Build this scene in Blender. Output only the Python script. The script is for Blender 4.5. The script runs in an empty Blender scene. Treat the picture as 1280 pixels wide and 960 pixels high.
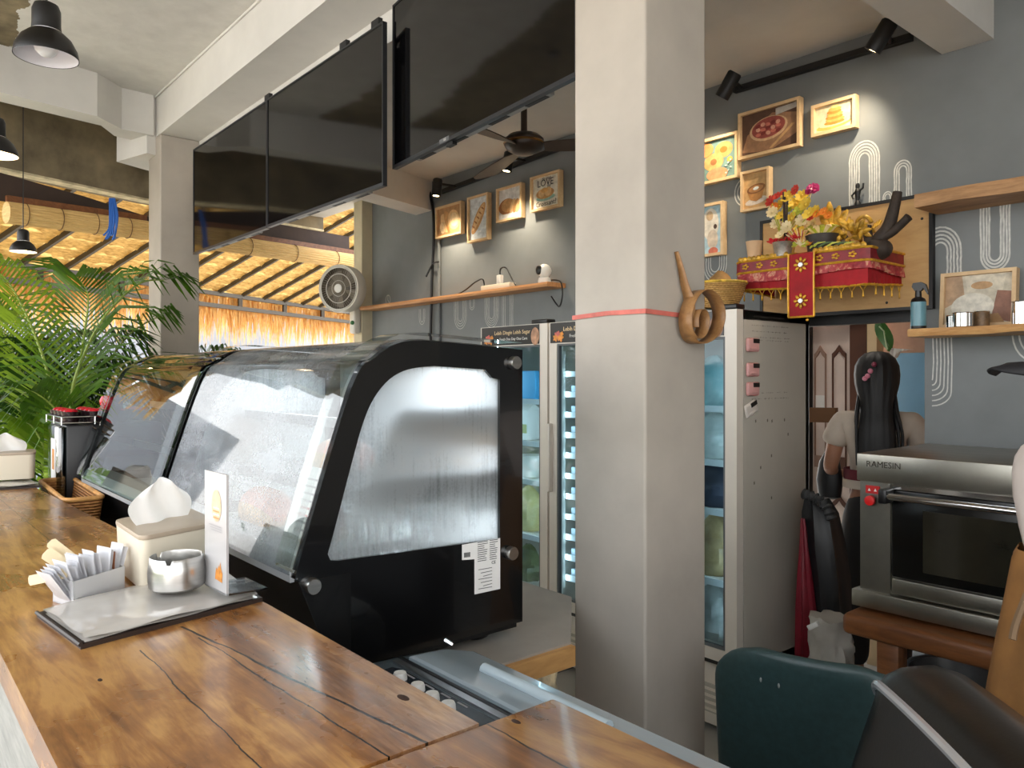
import bpy, bmesh, math, random
from mathutils import Vector as V, Matrix, noise as mnoise
from math import sin, cos, pi, radians
random.seed(7)
S = bpy.context.scene
COL = S.collection
# ------------------------------------------------------------------ camera model (1280 x 960, 26 mm phone lens, eye 1.5 m)
YAW = radians(49.72); FPX = 961.0; CX, CY = 640.0, 468.0; EYE = 1.5
FW = (-sin(YAW), cos(YAW)); RT = (cos(YAW), sin(YAW))
def at(px, py, X=None, Y=None, z=None, D=None):
    """world point where the sight line of a pixel of the photograph meets a real plane of the room"""
    t = (px-CX)/FPX
    r = (FW[0]+RT[0]*t, FW[1]+RT[1]*t, -(py-CY)/FPX)
    if X is not None: D = X/r[0]
    elif Y is not None: D = Y/r[1]
    elif z is not None: D = (z-EYE)/r[2]
    return V((r[0]*D, r[1]*D, EYE+r[2]*D))
def lin(c):
    c = c/255.0
    return c/12.92 if c <= 0.04045 else ((c+0.055)/1.055)**2.4
def rgb(c): return (lin(c[0]), lin(c[1]), lin(c[2]), 1)
# ------------------------------------------------------------------ materials
class NT:
    def __init__(s, name):
        s.m = bpy.data.materials.new(name); s.m.use_nodes = True
        s.t = s.m.node_tree; s.t.nodes.clear()
        s.out = s.n('ShaderNodeOutputMaterial')
    def n(s, typ, **kw):
        nd = s.t.nodes.new(typ)
        for k, v in kw.items():
            if k.startswith('i_'):
                key = k[2:]
                nd.inputs[int(key) if key.isdigit() else key.replace('_', ' ')].default_value = v
            else: setattr(nd, k, v)
        return nd
    def l(s, a, b): s.t.links.new(a, b)
    def coords(s, scale=(1, 1, 1), rot=(0, 0, 0)):
        tc = s.n('ShaderNodeTexCoord'); mp = s.n('ShaderNodeMapping')
        mp.inputs['Scale'].default_value = scale; mp.inputs['Rotation'].default_value = rot
        s.l(tc.outputs['Object'], mp.inputs['Vector']); return mp.outputs['Vector']
    def ramp(s, fac, stops):
        r = s.n('ShaderNodeValToRGB'); e = r.color_ramp.elements
        while len(e) < len(stops): e.new(0.5)
        for k, (p, c) in enumerate(stops): e[k].position = p; e[k].color = c if len(c) == 4 else rgb(c)
        s.l(fac, r.inputs['Fac']); return r.outputs['Color']
    def noise(s, vec, scale=5, detail=4, rough=0.6, dist=0.0):
        nd = s.n('ShaderNodeTexNoise'); nd.inputs['Scale'].default_value = scale
        nd.inputs['Detail'].default_value = detail; nd.inputs['Roughness'].default_value = rough
        nd.inputs['Distortion'].default_value = dist
        s.l(vec, nd.inputs['Vector']); return nd.outputs['Fac']
    def math(s, op, a, b=None, clamp=False):
        nd = s.n('ShaderNodeMath', operation=op); nd.use_clamp = clamp
        for k, v in enumerate((a, b)):
            if v is None: continue
            if isinstance(v, (int, float)): nd.inputs[k].default_value = v
            else: s.l(v, nd.inputs[k])
        return nd.outputs[0]
    def mix(s, fac, a, b):
        nd = s.n('ShaderNodeMix', data_type='RGBA')
        for sock, v in ((nd.inputs['Factor'], fac), (nd.inputs['A'], a), (nd.inputs['B'], b)):
            if isinstance(v, (int, float)): sock.default_value = v
            elif isinstance(v, tuple): sock.default_value = v if len(v) == 4 else rgb(v)
            else: s.l(v, sock)
        return nd.outputs['Result']
    def bump(s, h, strength=0.3, dist=0.01):
        b = s.n('ShaderNodeBump'); b.inputs['Strength'].default_value = strength; b.inputs['Distance'].default_value = dist
        s.l(h, b.inputs['Height']); return b.outputs['Normal']
    def pbsdf(s, color, rough=0.5, metal=0.0, normal=None, **kw):
        p = s.n('ShaderNodeBsdfPrincipled')
        for key, v in (('Base Color', color), ('Roughness', rough), ('Metallic', metal)):
            if isinstance(v, tuple): p.inputs[key].default_value = v if len(v) == 4 else rgb(v)
            elif isinstance(v, (int, float)): p.inputs[key].default_value = v
            else: s.l(v, p.inputs[key])
        for k, v in kw.items(): p.inputs[k.replace('_', ' ')].default_value = v
        if normal is not None: s.l(normal, p.inputs['Normal'])
        return p.outputs['BSDF']
    def done(s, sh): s.l(sh, s.out.inputs['Surface']); return s.m
_M = {}
def mat(name, c, rough=0.5, metal=0.0, var=0.0, scale=8.0, bump=0.0, stretch=(1, 1, 1), **kw):
    if name in _M: return _M[name]
    t = NT(name); vec = t.coords(stretch); f = t.noise(vec, scale, 5)
    c2 = tuple(max(0, v*(1-var)) for v in c); c3 = tuple(min(255, v*(1+var*0.6)) for v in c)
    col = t.ramp(f, [(0.3, c2), (0.7, c3)]) if var else c
    nrm = t.bump(t.noise(vec, scale*4, 6), bump, 0.004) if bump else None
    _M[name] = t.done(t.pbsdf(col, rough, metal, nrm, **kw)); return _M[name]
def emit(name, c, strength):
    if name in _M: return _M[name]
    t = NT(name); e = t.n('ShaderNodeEmission'); e.inputs['Color'].default_value = rgb(c); e.inputs['Strength'].default_value = strength
    _M[name] = t.done(e.outputs[0]); return _M[name]
def wood(name, stops, stretch, scale=3.0, rough=0.45, bump=0.15, fine=(1, 1, 1)):
    t = NT(name); vec = t.coords(stretch)
    a = t.noise(vec, scale, 6, 0.6, 0.8); b = t.noise(vec, scale*6, 4)
    f = t.math('ADD', t.math('MULTIPLY', a, 0.75), t.math('MULTIPLY', b, 0.25))
    col = t.ramp(f, stops)
    return t.done(t.pbsdf(col, rough, 0.0, t.bump(b, bump, 0.003)))
def glass(name, tint=(235, 240, 240), refl=0.10, ior=1.5, drip=0.6, haze=0.0, rough=0.02, fog=None, fogcol=(225, 230, 232), streak=None):
    """thin pane: see-through plus mirror plus an optional film of condensation"""
    t = NT(name)
    tr = t.n('ShaderNodeBsdfTransparent'); tr.inputs['Color'].default_value = rgb(tint)
    gl = t.n('ShaderNodeBsdfGlossy'); gl.inputs['Roughness'].default_value = rough
    fr = t.n('ShaderNodeFresnel'); fr.inputs['IOR'].default_value = ior
    f = t.math('ADD', t.math('MULTIPLY', fr.outputs[0], 1.0), refl, True)
    m = t.n('ShaderNodeMixShader'); t.l(f, m.inputs[0]); t.l(tr.outputs[0], m.inputs[1]); t.l(gl.outputs[0], m.inputs[2])
    sh = m.outputs[0]
    if fog:
        tl = t.n('ShaderNodeBsdfTranslucent'); tl.inputs['Color'].default_value = rgb(fogcol)
        df = t.n('ShaderNodeBsdfDiffuse'); df.inputs['Color'].default_value = rgb(fogcol)
        gs = t.n('ShaderNodeBsdfGlossy'); gs.inputs['Roughness'].default_value = 0.28
        m1 = t.n('ShaderNodeMixShader'); m1.inputs[0].default_value = 0.22
        t.l(tl.outputs[0], m1.inputs[1]); t.l(df.outputs[0], m1.inputs[2])
        m1b = t.n('ShaderNodeMixShader'); m1b.inputs[0].default_value = 0.12
        t.l(m1.outputs[0], m1b.inputs[1]); t.l(gs.outputs[0], m1b.inputs[2])
        vec = t.coords((1, 1, 1)); n1 = t.noise(vec, fog[2], 3)
        n2 = t.noise(t.coords(streak or (1, 1, 1)), 9, 4)
        n3 = t.noise(vec, 170, 2)
        ff = t.math('ADD', t.math('MULTIPLY', n1, 1.4), t.math('ADD', t.math('MULTIPLY', n2, drip), t.math('MULTIPLY', n3, 0.4)))
        mr = t.n('ShaderNodeMapRange'); t.l(ff, mr.inputs[0])
        mr.inputs[1].default_value = 0.95; mr.inputs[2].default_value = 1.45
        mr.inputs[3].default_value = fog[0]; mr.inputs[4].default_value = fog[1]
        m2 = t.n('ShaderNodeMixShader'); t.l(mr.outputs[0], m2.inputs[0]); t.l(sh, m2.inputs[1]); t.l(m1b.outputs[0], m2.inputs[2])
        sh = m2.outputs[0]
    return t.done(sh)
def leafy(name, c, c2, trans=0.4, scale=6.0, rough=0.45, stretch=(1, 1, 1), tc=None):
    """thin plant matter that lets light through"""
    t = NT(name); f = t.noise(t.coords(stretch), scale, 4)
    col = t.ramp(f, [(0.3, c), (0.7, c2)])
    p = t.pbsdf(col, rough)
    tl = t.n('ShaderNodeBsdfTranslucent')
    if tc: tl.inputs['Color'].default_value = rgb(tc)
    else: t.l(col, tl.inputs['Color'])
    m = t.n('ShaderNodeMixShader'); m.inputs[0].default_value = trans
    t.l(p, m.inputs[1]); t.l(tl.outputs[0], m.inputs[2])
    return t.done(m.outputs[0])
# ------------------------------------------------------------------ mesh building
class MB:
    def __init__(s): s.bm = bmesh.new(); s.mi = 0
    def _mark(s, before):
        if s.mi:
            s.bm.faces.ensure_lookup_table()
            for f in list(s.bm.faces)[before:]: f.material_index = s.mi
    def box(s, c, d, rot=None, bev=0.0, seg=2):
        b = len(s.bm.faces)
        M = Matrix.Translation(V(c)) @ (rot.to_4x4() if rot is not None else Matrix.Identity(4)) @ Matrix.Diagonal((d[0], d[1], d[2], 1))
        r = bmesh.ops.create_cube(s.bm, size=1.0, matrix=M)
        if bev > 0:
            es = list({e for v in r['verts'] for e in v.link_edges})
            bmesh.ops.bevel(s.bm, geom=es, offset=bev, segments=seg, profile=0.5, affect='EDGES')
        s._mark(b); return s
    def bb(s, x0, x1, y0, y1, z0, z1, bev=0.0, seg=2):
        return s.box(((x0+x1)/2, (y0+y1)/2, (z0+z1)/2), (abs(x1-x0), abs(y1-y0), abs(z1-z0)), None, bev, seg)
    def prism(s, pts, vec, bev=0.0):
        b = len(s.bm.faces); vec = V(vec)
        a = [s.bm.verts.new(V(p)) for p in pts]; c = [s.bm.verts.new(V(p)+vec) for p in pts]
        n = len(pts)
        s.bm.faces.new(a); s.bm.faces.new(list(reversed(c)))
        for i in range(n): s.bm.faces.new((a[i], c[i], c[(i+1) % n], a[(i+1) % n]))
        s._mark(b); return s
    def ring_prism(s, outer, inner, vec):
        """frame: outer and inner loops with the same number of points"""
        b = len(s.bm.faces); vec = V(vec); n = len(outer)
        L = [[s.bm.verts.new(V(p)+o) for p in pts] for o in (V((0, 0, 0)), vec) for pts in (outer, inner)]
        for i in range(n):
            j = (i+1) % n
            for q in ((L[0], L[1]), (L[3], L[2]), (L[2], L[0]), (L[1], L[3])):
                s.bm.faces.new((q[0][i], q[0][j], q[1][j], q[1][i]))
        s._mark(b); return s
    def poly(s, pts):
        b = len(s.bm.faces); s.bm.faces.new([s.bm.verts.new(V(p)) for p in pts]); s._mark(b); return s
    def tube(s, path, r, n=8, cap=True, closed=False):
        b = len(s.bm.faces); path = [V(p) for p in path]; N = len(path)
        rs = r if isinstance(r, (list, tuple)) else [r]*N
        rings = []; up = None
        for i in range(N):
            if closed: d = path[(i+1) % N]-path[i-1]
            else: d = path[min(i+1, N-1)]-path[max(i-1, 0)]
            d = d.normalized() if d.length > 1e-9 else V((0, 0, 1))
            if up is None:
                up = V((0, 0, 1)) if abs(d.z) < 0.9 else V((1, 0, 0))
            x = d.cross(up)
            if x.length < 1e-5: x = d.cross(V((0.3, 0.8, 0.5)))
            x.normalize(); y = x.cross(d).normalized(); up = y
            rings.append([s.bm.verts.new(path[i]+(x*cos(2*pi*k/n)+y*sin(2*pi*k/n))*rs[i]) for k in range(n)])
        M = N if closed else N-1
        for i in range(M):
            A, B = rings[i], rings[(i+1) % N]
            for k in range(n): s.bm.faces.new((A[k], A[(k+1) % n], B[(k+1) % n], B[k]))
        if cap and not closed:
            s.bm.faces.new(list(reversed(rings[0]))); s.bm.faces.new(rings[-1])
        s._mark(b); return s
    def lathe(s, prof, loc=(0, 0, 0), n=24, rot=None, sx=1.0, sy=1.0, close=False):
        """profile (radius, height) turned about z; a radius of 0 closes the end"""
        b = len(s.bm.faces); loc = V(loc); R = rot if rot is not None else Matrix.Identity(3)
        rings = []
        for r, z in prof:
            if r <= 1e-6: rings.append([s.bm.verts.new(loc + R @ V((0, 0, z)))])
            else: rings.append([s.bm.verts.new(loc + R @ V((r*sx*cos(2*pi*k/n), r*sy*sin(2*pi*k/n), z))) for k in range(n)])
        pairs = list(zip(rings, rings[1:])) + ([(rings[-1], rings[0])] if close else [])
        for A, B in pairs:
            for k in range(n):
                a0, a1 = A[k % len(A)], A[(k+1) % len(A)]; b0, b1 = B[k % len(B)], B[(k+1) % len(B)]
                f = []
                for v in (a0, a1, b1, b0):
                    if v not in f: f.append(v)
                if len(f) > 2: s.bm.faces.new(f)
        s._mark(b); return s
    def ball(s, c, r, u=16, v=10, rot=None):
        b = len(s.bm.faces)
        r = (r, r, r) if isinstance(r, (int, float)) else r
        M = Matrix.Translation(V(c)) @ (rot.to_4x4() if rot is not None else Matrix.Identity(4)) @ Matrix.Diagonal((r[0], r[1], r[2], 1))
        bmesh.ops.create_uvsphere(s.bm, u_segments=u, v_segments=v, radius=1.0, matrix=M)
        s._mark(b); return s
    def grid(s, rows, closed=False):
        b = len(s.bm.faces)
        G = [[s.bm.verts.new(V(p)) for p in r] for r in rows]
        for A, B in zip(G, G[1:]):
            n = len(A)
            for k in range(n if closed else n-1):
                s.bm.faces.new((A[k], A[(k+1) % n], B[(k+1) % n], B[k]))
        s._mark(b); return s
    def loft(s, rows, cap=True):
        b = len(s.bm.faces)
        G = [[s.bm.verts.new(V(p)) for p in r] for r in rows]
        for A, B in zip(G, G[1:]):
            n = len(A)
            for k in range(n): s.bm.faces.new((A[k], A[(k+1) % n], B[(k+1) % n], B[k]))
        if cap: s.bm.faces.new(list(reversed(G[0]))); s.bm.faces.new(G[-1])
        s._mark(b); return s
    def text(s, body, size, M, extrude=0.0006, align='CENTER'):
        cu = bpy.data.curves.new('lettering', 'FONT'); cu.body = body; cu.size = size; cu.extrude = extrude
        cu.align_x = align; cu.align_y = 'CENTER'; cu.resolution_u = 2
        o = bpy.data.objects.new('lettering', cu); COL.objects.link(o)
        me = bpy.data.meshes.new_from_object(o.evaluated_get(bpy.context.evaluated_depsgraph_get()))
        b = len(s.bm.faces); me.transform(M); s.bm.from_mesh(me); s._mark(b)
        bpy.data.objects.remove(o); bpy.data.curves.remove(cu); bpy.data.meshes.remove(me); return s
W = {}                                   # world matrix of every object by name
def tagp(o, **kw):
    for k, v in kw.items():
        if v is not None: o[k] = v
def build(name, mb, m, parent=None, smooth=True, label=None, angle=40):
    bm = mb.bm
    if parent is not None: bm.transform(W[parent.name].inverted())
    bmesh.ops.recalc_face_normals(bm, faces=bm.faces[:])
    me = bpy.data.meshes.new(name); bm.to_mesh(me); bm.free()
    for x in (m if isinstance(m, (list, tuple)) else [m]): me.materials.append(x)
    if smooth:
        me.polygons.foreach_set('use_smooth', [True]*len(me.polygons))
        try: me.set_sharp_from_angle(angle=radians(angle))
        except Exception: pass
    o = bpy.data.objects.new(name, me); COL.objects.link(o)
    if parent is not None: o.parent = parent; W[o.name] = W[parent.name]
    else: W[o.name] = Matrix.Identity(4)
    if label: o['label'] = label
    return o
def thing(name, label, cat, loc, group=None, rz=0.0):
    o = bpy.data.objects.new(name, None); COL.objects.link(o); o.empty_display_size = 0.05
    o.location = loc; o.rotation_euler = (0, 0, rz)
    W[o.name] = Matrix.Translation(V(loc)) @ Matrix.Rotation(rz, 4, 'Z')
    tagp(o, label=label, category=cat, group=group); return o
def solo(name, mb, m, label, cat, group=None, smooth=True):
    o = build(name, mb, m, None, smooth); 
    # put the origin at the thing's own place
    c = sum((V(b) for b in o.bound_box), V())/8; c.z = min(b[2] for b in o.bound_box)
    o.data.transform(Matrix.Translation(-c)); o.location = c; W[o.name] = Matrix.Translation(c)
    tagp(o, label=label, category=cat, group=group); return o
def struct(name, mb, m, parent=None, smooth=False):
    o = build(name, mb, m, parent, smooth)
    if parent is None: o['kind'] = 'structure'
    return o
def copy_thing(root, loc, label=None, rz=None, scale=None):
    r = root.copy(); COL.objects.link(r); r.location = loc
    if rz is not None: r.rotation_euler = (0, 0, rz)
    if scale: r.scale = scale
    if label: r['label'] = label
    for ch in list(root.children):
        c = ch.copy(); COL.objects.link(c); c.parent = r
        for g in list(ch.children):
            d = g.copy(); COL.objects.link(d); d.parent = c
    return r
def rotx(a): return Matrix.Rotation(a, 3, 'X')
def roty(a): return Matrix.Rotation(a, 3, 'Y')
def rotz(a): return Matrix.Rotation(a, 3, 'Z')
def align_z(d):
    return V((0, 0, 1)).rotation_difference(V(d).normalized()).to_matrix()
def bez(p0, p1, p2, n=10):
    p0, p1, p2 = V(p0), V(p1), V(p2)
    return [p0*(1-t)**2+p1*2*t*(1-t)+p2*t*t for t in [i/n for i in range(n+1)]]
def smoothpath(pts, n=6):
    """Catmull-Rom through the points"""
    P = [V(p) for p in pts]; out = []
    for i in range(len(P)-1):
        a, b, c, d = P[max(i-1, 0)], P[i], P[i+1], P[min(i+2, len(P)-1)]
        for k in range(n):
            t = k/n
            out.append(0.5*((2*b)+(c-a)*t+(2*a-5*b+4*c-d)*t*t+(3*b-a-3*c+d)*t**3))
    out.append(P[-1]); return out
def wallM(X, z, Y):      # lettering plane on a surface that faces -Y
    return Matrix.Translation((X, Y, z)) @ Matrix.Rotation(pi/2, 4, 'X')
def wallMX(Y, z, X):     # lettering plane on a surface that faces +X
    return Matrix.Translation((X, Y, z)) @ Matrix.Rotation(pi/2, 4, 'Z') @ Matrix.Rotation(pi/2, 4, 'X')
# ------------------------------------------------------------------ palette
PAINT = mat('white_wall_paint', (206, 202, 196), 0.6, 0, 0.06, 3.0, 0.25)
PILLARP = mat('pillar_paint', (172, 164, 153), 0.65, 0, 0.07, 2.5, 0.35)
CEILP = mat('ceiling_paint', (212, 210, 205), 0.7, 0, 0.05, 2.0, 0.2)
GREYW = mat('grey_wall_paint', (122, 126, 127), 0.7, 0, 0.10, 1.6, 0.25)
CONC = mat('raw_concrete', (120, 108, 84), 0.85, 0, 0.25, 4.0, 0.5)
BLACK = mat('black_plastic', (16, 16, 17), 0.35)
BLACKM = mat('black_matte_metal', (20, 20, 21), 0.5)
WHITEP = mat('white_plastic', (232, 230, 224), 0.35)
CREAM = mat('cream_plastic', (222, 212, 192), 0.4)
STEEL = mat('brushed_steel', (190, 188, 184), 0.28, 1.0, 0.10, 6.0, 0.05, (1, 1, 14))
STEELD = mat('dull_steel', (165, 162, 152), 0.34, 1.0, 0.10, 5.0, 0.0, (1, 8, 1))
CHROME = mat('chrome', (225, 225, 225), 0.12, 1.0)
ALU = mat('aluminium', (190, 192, 195), 0.3, 1.0)
FRAMEW = wood('picture_frame_oak', [(0.3, (200, 166, 124)), (0.7, (226, 196, 152))], (3, 3, 3), 4.0, 0.5)
PLYW = wood('plywood', [(0.3, (176, 134, 84)), (0.6, (204, 166, 112)), (0.8, (190, 150, 100))], (1, 1, 4), 2.5, 0.6)
SHELFW = wood('shelf_wood', [(0.3, (170, 112, 66)), (0.7, (214, 158, 106))], (1.2, 9, 9), 3.0, 0.55)
LOGW = wood('old_shelf_timber', [(0.3, (134, 96, 60)), (0.6, (186, 142, 98)), (0.8, (206, 168, 124))], (1.5, 8, 8), 3.0, 0.6, 0.4)
BENCHW = wood('bench_timber', [(0.3, (86, 48, 24)), (0.7, (140, 88, 48))], (1.5, 8, 8), 3.0, 0.4, 0.3)
RED = mat('red_satin', (160, 12, 24), 0.75, 0, 0.15, 12)
GOLD = mat('gold_trim', (214, 160, 48), 0.4, 0.35, 0.2, 30)
GOLDLEAF = mat('gold_leaf', (206, 152, 52), 0.42, 0.25, 0.5, 26)
PAPER = mat('white_paper', (236, 234, 230), 0.8, 0, 0.03, 5)
# ------------------------------------------------------------------ world, sun, camera
wd = bpy.data.worlds.new('sky'); S.world = wd; wd.use_nodes = True
nt = wd.node_tree; nt.nodes.clear()
wo = nt.nodes.new('ShaderNodeOutputWorld'); bg = nt.nodes.new('ShaderNodeBackground')
tc = nt.nodes.new('ShaderNodeTexCoord'); sp = nt.nodes.new('ShaderNodeSeparateXYZ'); rp = nt.nodes.new('ShaderNodeValToRGB')
nt.links.new(tc.outputs['Generated'], sp.inputs[0]); nt.links.new(sp.outputs['Z'], rp.inputs[0])
rp.color_ramp.elements[0].position = 0.0; rp.color_ramp.elements[0].color = (1.0, 0.98, 0.95, 1)
rp.color_ramp.elements[1].position = 0.7; rp.color_ramp.elements[1].color = (0.78, 0.88, 1.0, 1)
nt.links.new(rp.outputs[0], bg.inputs[0]); bg.inputs[1].default_value = 2.6
nt.links.new(bg.outputs[0], wo.inputs[0])
sun = bpy.data.lights.new('sun', 'SUN'); sun.energy = 5.0; sun.angle = radians(1.0); sun.color = (1, 0.95, 0.86)
so = bpy.data.objects.new('sun', sun); COL.objects.link(so)
so.rotation_euler = V((0.62, -0.18, -0.95)).to_track_quat('-Z', 'Y').to_euler()
cam = bpy.data.cameras.new('camera'); co = bpy.data.objects.new('camera', cam); COL.objects.link(co)
co.location = (0, 0, EYE); co.rotation_euler = (pi/2, 0, YAW)
cam.sensor_width = 36; cam.lens = FPX/1280*36; cam.shift_y = -(480-CY)/1280; cam.clip_start = 0.02; cam.clip_end = 200
S.camera = co
S.view_settings.view_transform = 'Standard'; S.view_settings.look = 'None'; S.view_settings.gamma = 1.0
S.view_settings.exposure = 0.75; S.view_settings.use_curve_mapping = False
S.cycles.max_bounces = 10; S.cycles.diffuse_bounces = 5; S.cycles.transparent_max_bounces = 24
S.cycles.sample_clamp_indirect = 6.0; S.cycles.caustics_reflective = False; S.cycles.caustics_refractive = False
def lamp(kind, loc, energy, color, parent=None, size=0.1, aim=None, spot=None, blend=0.6):
    l = bpy.data.lights.new('light', kind); l.energy = energy; l.color = color
    if kind == 'AREA': l.shape = 'RECTANGLE'; l.size = size[0]; l.size_y = size[1]
    else: l.shadow_soft_size = size
    if kind == 'SPOT': l.spot_size = radians(spot); l.spot_blend = blend
    o = bpy.data.objects.new('light', l); COL.objects.link(o); o.location = loc
    if aim is not None: o.rotation_euler = (V(aim)-V(loc)).to_track_quat('-Z', 'Y').to_euler()
    return o
# ================================================================== THE SETTING
YW = 3.3
t = NT('floor_tiles'); v = t.coords()
br = t.n('ShaderNodeTexBrick'); br.offset = 0.0; t.l(v, br.inputs['Vector'])
br.inputs['Color1'].default_value = rgb((176, 176, 172)); br.inputs['Color2'].default_value = rgb((168, 168, 164)); br.inputs['Mortar'].default_value = rgb((90, 88, 84))
br.inputs['Scale'].default_value = 1.0; br.inputs['Mortar Size'].default_value = 0.006; br.inputs['Brick Width'].default_value = 0.4; br.inputs['Row Height'].default_value = 0.4
FLOORM = t.done(t.pbsdf(br.outputs['Color'], 0.3))
struct('floor', MB().bb(-6.3, 2.2, -1.8, 6.4, -0.12, 0.0), FLOORM)
struct('ground', MB().bb(-30, 12, -14, 16, -0.4, -0.13), mat('pale_paving', (196, 188, 176), 0.8, 0, 0.1, 2))
wb = MB().prism([(-5.72, YW, 0), (-2.02, YW, 0), (-2.02, YW, 1.77), (-1.30, YW, 1.77), (-1.30, YW, 0), (2.0, YW, 0), (2.0, YW, 3.37), (-5.72, YW, 3.37)], (0, 0.12, 0))
wall_back = struct('wall_back', wb, GREYW)
struct('wall_right_added', MB().bb(2.0, 2.12, 0.8, 3.42, 0, 3.37), PAINT)  # unseen wall, added to darken the side right of the view
def ceiling_mat():
    t = NT('ceiling_part_painted'); tc = t.n('ShaderNodeTexCoord'); s = t.n('ShaderNodeSeparateXYZ'); t.l(tc.outputs['Object'], s.inputs[0])
    n = t.noise(tc.outputs['Object'], 2.5, 5); n2 = t.noise(tc.outputs['Object'], 9, 6)
    # the paint stops along an uneven edge; raw concrete beyond it
    e = t.math('ADD', s.outputs['Y'], t.math('MULTIPLY', n, 0.35))
    f = t.math('LESS_THAN', e, 0.855)
    col = t.mix(f, t.ramp(n2, [(0.3, (200, 198, 193)), (0.7, (214, 212, 207))]), t.ramp(n2, [(0.3, (96, 84, 62)), (0.7, (140, 126, 96))]))
    return t.done(t.pbsdf(col, 0.75, 0, t.bump(n2, 0.3, 0.01)))
struct('ceiling', MB().bb(-7.2, 2.12, -1.8, 1.774, 3.37, 3.5), ceiling_mat())
struct('ceiling_lower', MB().bb(-6.6, 2.0, 1.774, YW, 2.96, 3.37), CEILP)
beam = MB().bb(-5.66, 2.0, 1.52, 1.774, 3.1, 3.37)
struct('beam_main', beam, CEILP)
# thin roughcast drip along the beam's top corner
struct('trim_1', MB().tube([(-5.6, 1.512, 3.365), (-4, 1.514, 3.362), (-2.5, 1.512, 3.366), (0.5, 1.514, 3.364)], 0.008, 6), CEILP)
struct('pillar_near', MB().bb(-1.524, -1.27, 1.52, 1.774, 0, 3.1, 0.006, 2), PILLARP)
struct('pillar_far', MB().bb(-5.68, -5.41, 1.52, 1.774, 0, 3.1, 0.008, 2), PILLARP)
struct('beam_cross', MB().bb(-1.234, -1.049, 1.774, YW, 2.78, 2.96), CEILP)
struct('beam_cross_far', MB().prism([(-5.05, YW, 2.74), (-4.83, YW, 2.74), (-4.36, 1.774, 2.74), (-4.57, 1.774, 2.74)], (0, 0, 0.22)), CEILP)
# street side: skew beam with a step, raw edge beam beyond it
b1 = MB().prism([(-5.08, 0.0, 3.1), (-5.30, 1.12, 3.1), (-5.47, 1.30, 3.1), (-5.48, 1.50, 3.1), (-5.70, 1.50, 3.1), (-5.66, 1.30, 3.1), (-5.48, 1.18, 3.1), (-5.27, 0.0, 3.1)], (0, 0, 0.27))
struct('beam_street', b1, CEILP)
struct('beam_stub', MB().prism([(-5.86, 1.36, 2.98), (-5.50, 1.46, 2.98), (-5.55, 1.72, 2.98), (-6.0, 1.66, 2.98)], (0, 0, 0.39)), CEILP)
fl = [(-5.78, -1.0), (-5.98, 0.70), (-6.32, 1.66), (-6.62, 3.30)]
fb = MB().prism([(x, y, 2.85) for x, y in fl]+[(x-0.22, y, 2.85) for x, y in reversed(fl)], (0, 0, 0.52))
struct('beam_edge', fb, CONC)
struct('trim_2', MB().prism([(x+0.012, y, 2.835) for x, y in fl]+[(x-0.1, y, 2.835) for x, y in reversed(fl)], (0, 0, 0.015)), mat('lit_underside_cream', (196, 184, 150), 0.8, 0, 0.2, 12))  # cream colour paints in the lit underside of the edge beam
struct('pillar_post', MB().bb(-5.86, -5.72, YW-0.10, YW+0.12, 0, 2.96, 0.006), mat('cream_paint', (206, 196, 168), 0.65, 0, 0.08, 3, 0.2))
# grey upright joint in the left part of the back wall
# white line drawings on the grey wall -------------------------------------------------
LINE = mat('white_chalk_line', (205, 205, 200), 0.85, 0, 0.1, 40)
def ribbon(mb, pts, w=0.006, Y=YW-0.0015):
    """flat painted line on the wall plane through (x, z) points"""
    n = len(pts)
    L = []; Rr = []
    for i in range(n):
        a, b = pts[max(i-1, 0)], pts[min(i+1, n-1)]
        d = V((b[0]-a[0], b[1]-a[1])); d = d.normalized() if d.length > 1e-9 else V((1, 0))
        nx, nz = -d.y*w/2, d.x*w/2
        L.append((pts[i][0]+nx, Y, pts[i][1]+nz)); Rr.append((pts[i][0]-nx, Y, pts[i][1]-nz))
    mb.grid([L, Rr])
def arch(x0, x1, ztop, zbot, n, up=True, gap=None, seed=0, w=0.006):
    rnd = random.Random(seed); cx = (x0+x1)/2; R0 = abs(x1-x0)/2; gap = gap or R0*0.8/n
    for k in range(n):
        r = R0-gap*k
        if r < 0.004: break
        pts = []; s = 1 if up else -1
        ze = (ztop-R0) if up else (zbot+R0)
        far = zbot if up else ztop
        for q in range(9):
            f = q/8; pts.append((cx-r+rnd.uniform(-.0012, .0012), far+(ze-far)*f))
        for q in range(1, 13):
            a = pi-pi*q/12; pts.append((cx+r*cos(a), ze+s*r*1.25*sin(a)))
        for q in range(1, 9):
            f = q/8; pts.append((cx+r+rnd.uniform(-.0012, .0012), ze+(far-ze)*f))
        mb = MB(); ribbon(mb, pts, w)
        build('painted_line', mb, LINE, wall_back, False)
def wxz(px, py): p = at(px, py, Y=YW-0.0015); return p.x, p.z
def arch_px(xa, xb, ytop, ybot, n, up=True, seed=0, w=0.006):
    x0, _ = wxz(xa, ytop); x1, _ = wxz(xb, ytop); xm = (xa+xb)/2
    _, zt = wxz(xm, ytop); _, zb_ = wxz(xm, ybot)
    arch(x0, x1, zt, zb_, n, up, None, seed, w)
arch_px(1062, 1099, 181, 262, 5, True, 1, 0.007)
arch_px(1118, 1139, 203, 250, 3, True, 2, 0.006)
arch_px(1104, 1115, 241, 256, 2, True, 3, 0.005)
arch_px(1226, 1262, 246, 334, 4, False, 4, 0.007)
arch_px(1150, 1201, 290, 350, 5, True, 5, 0.007)
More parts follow.
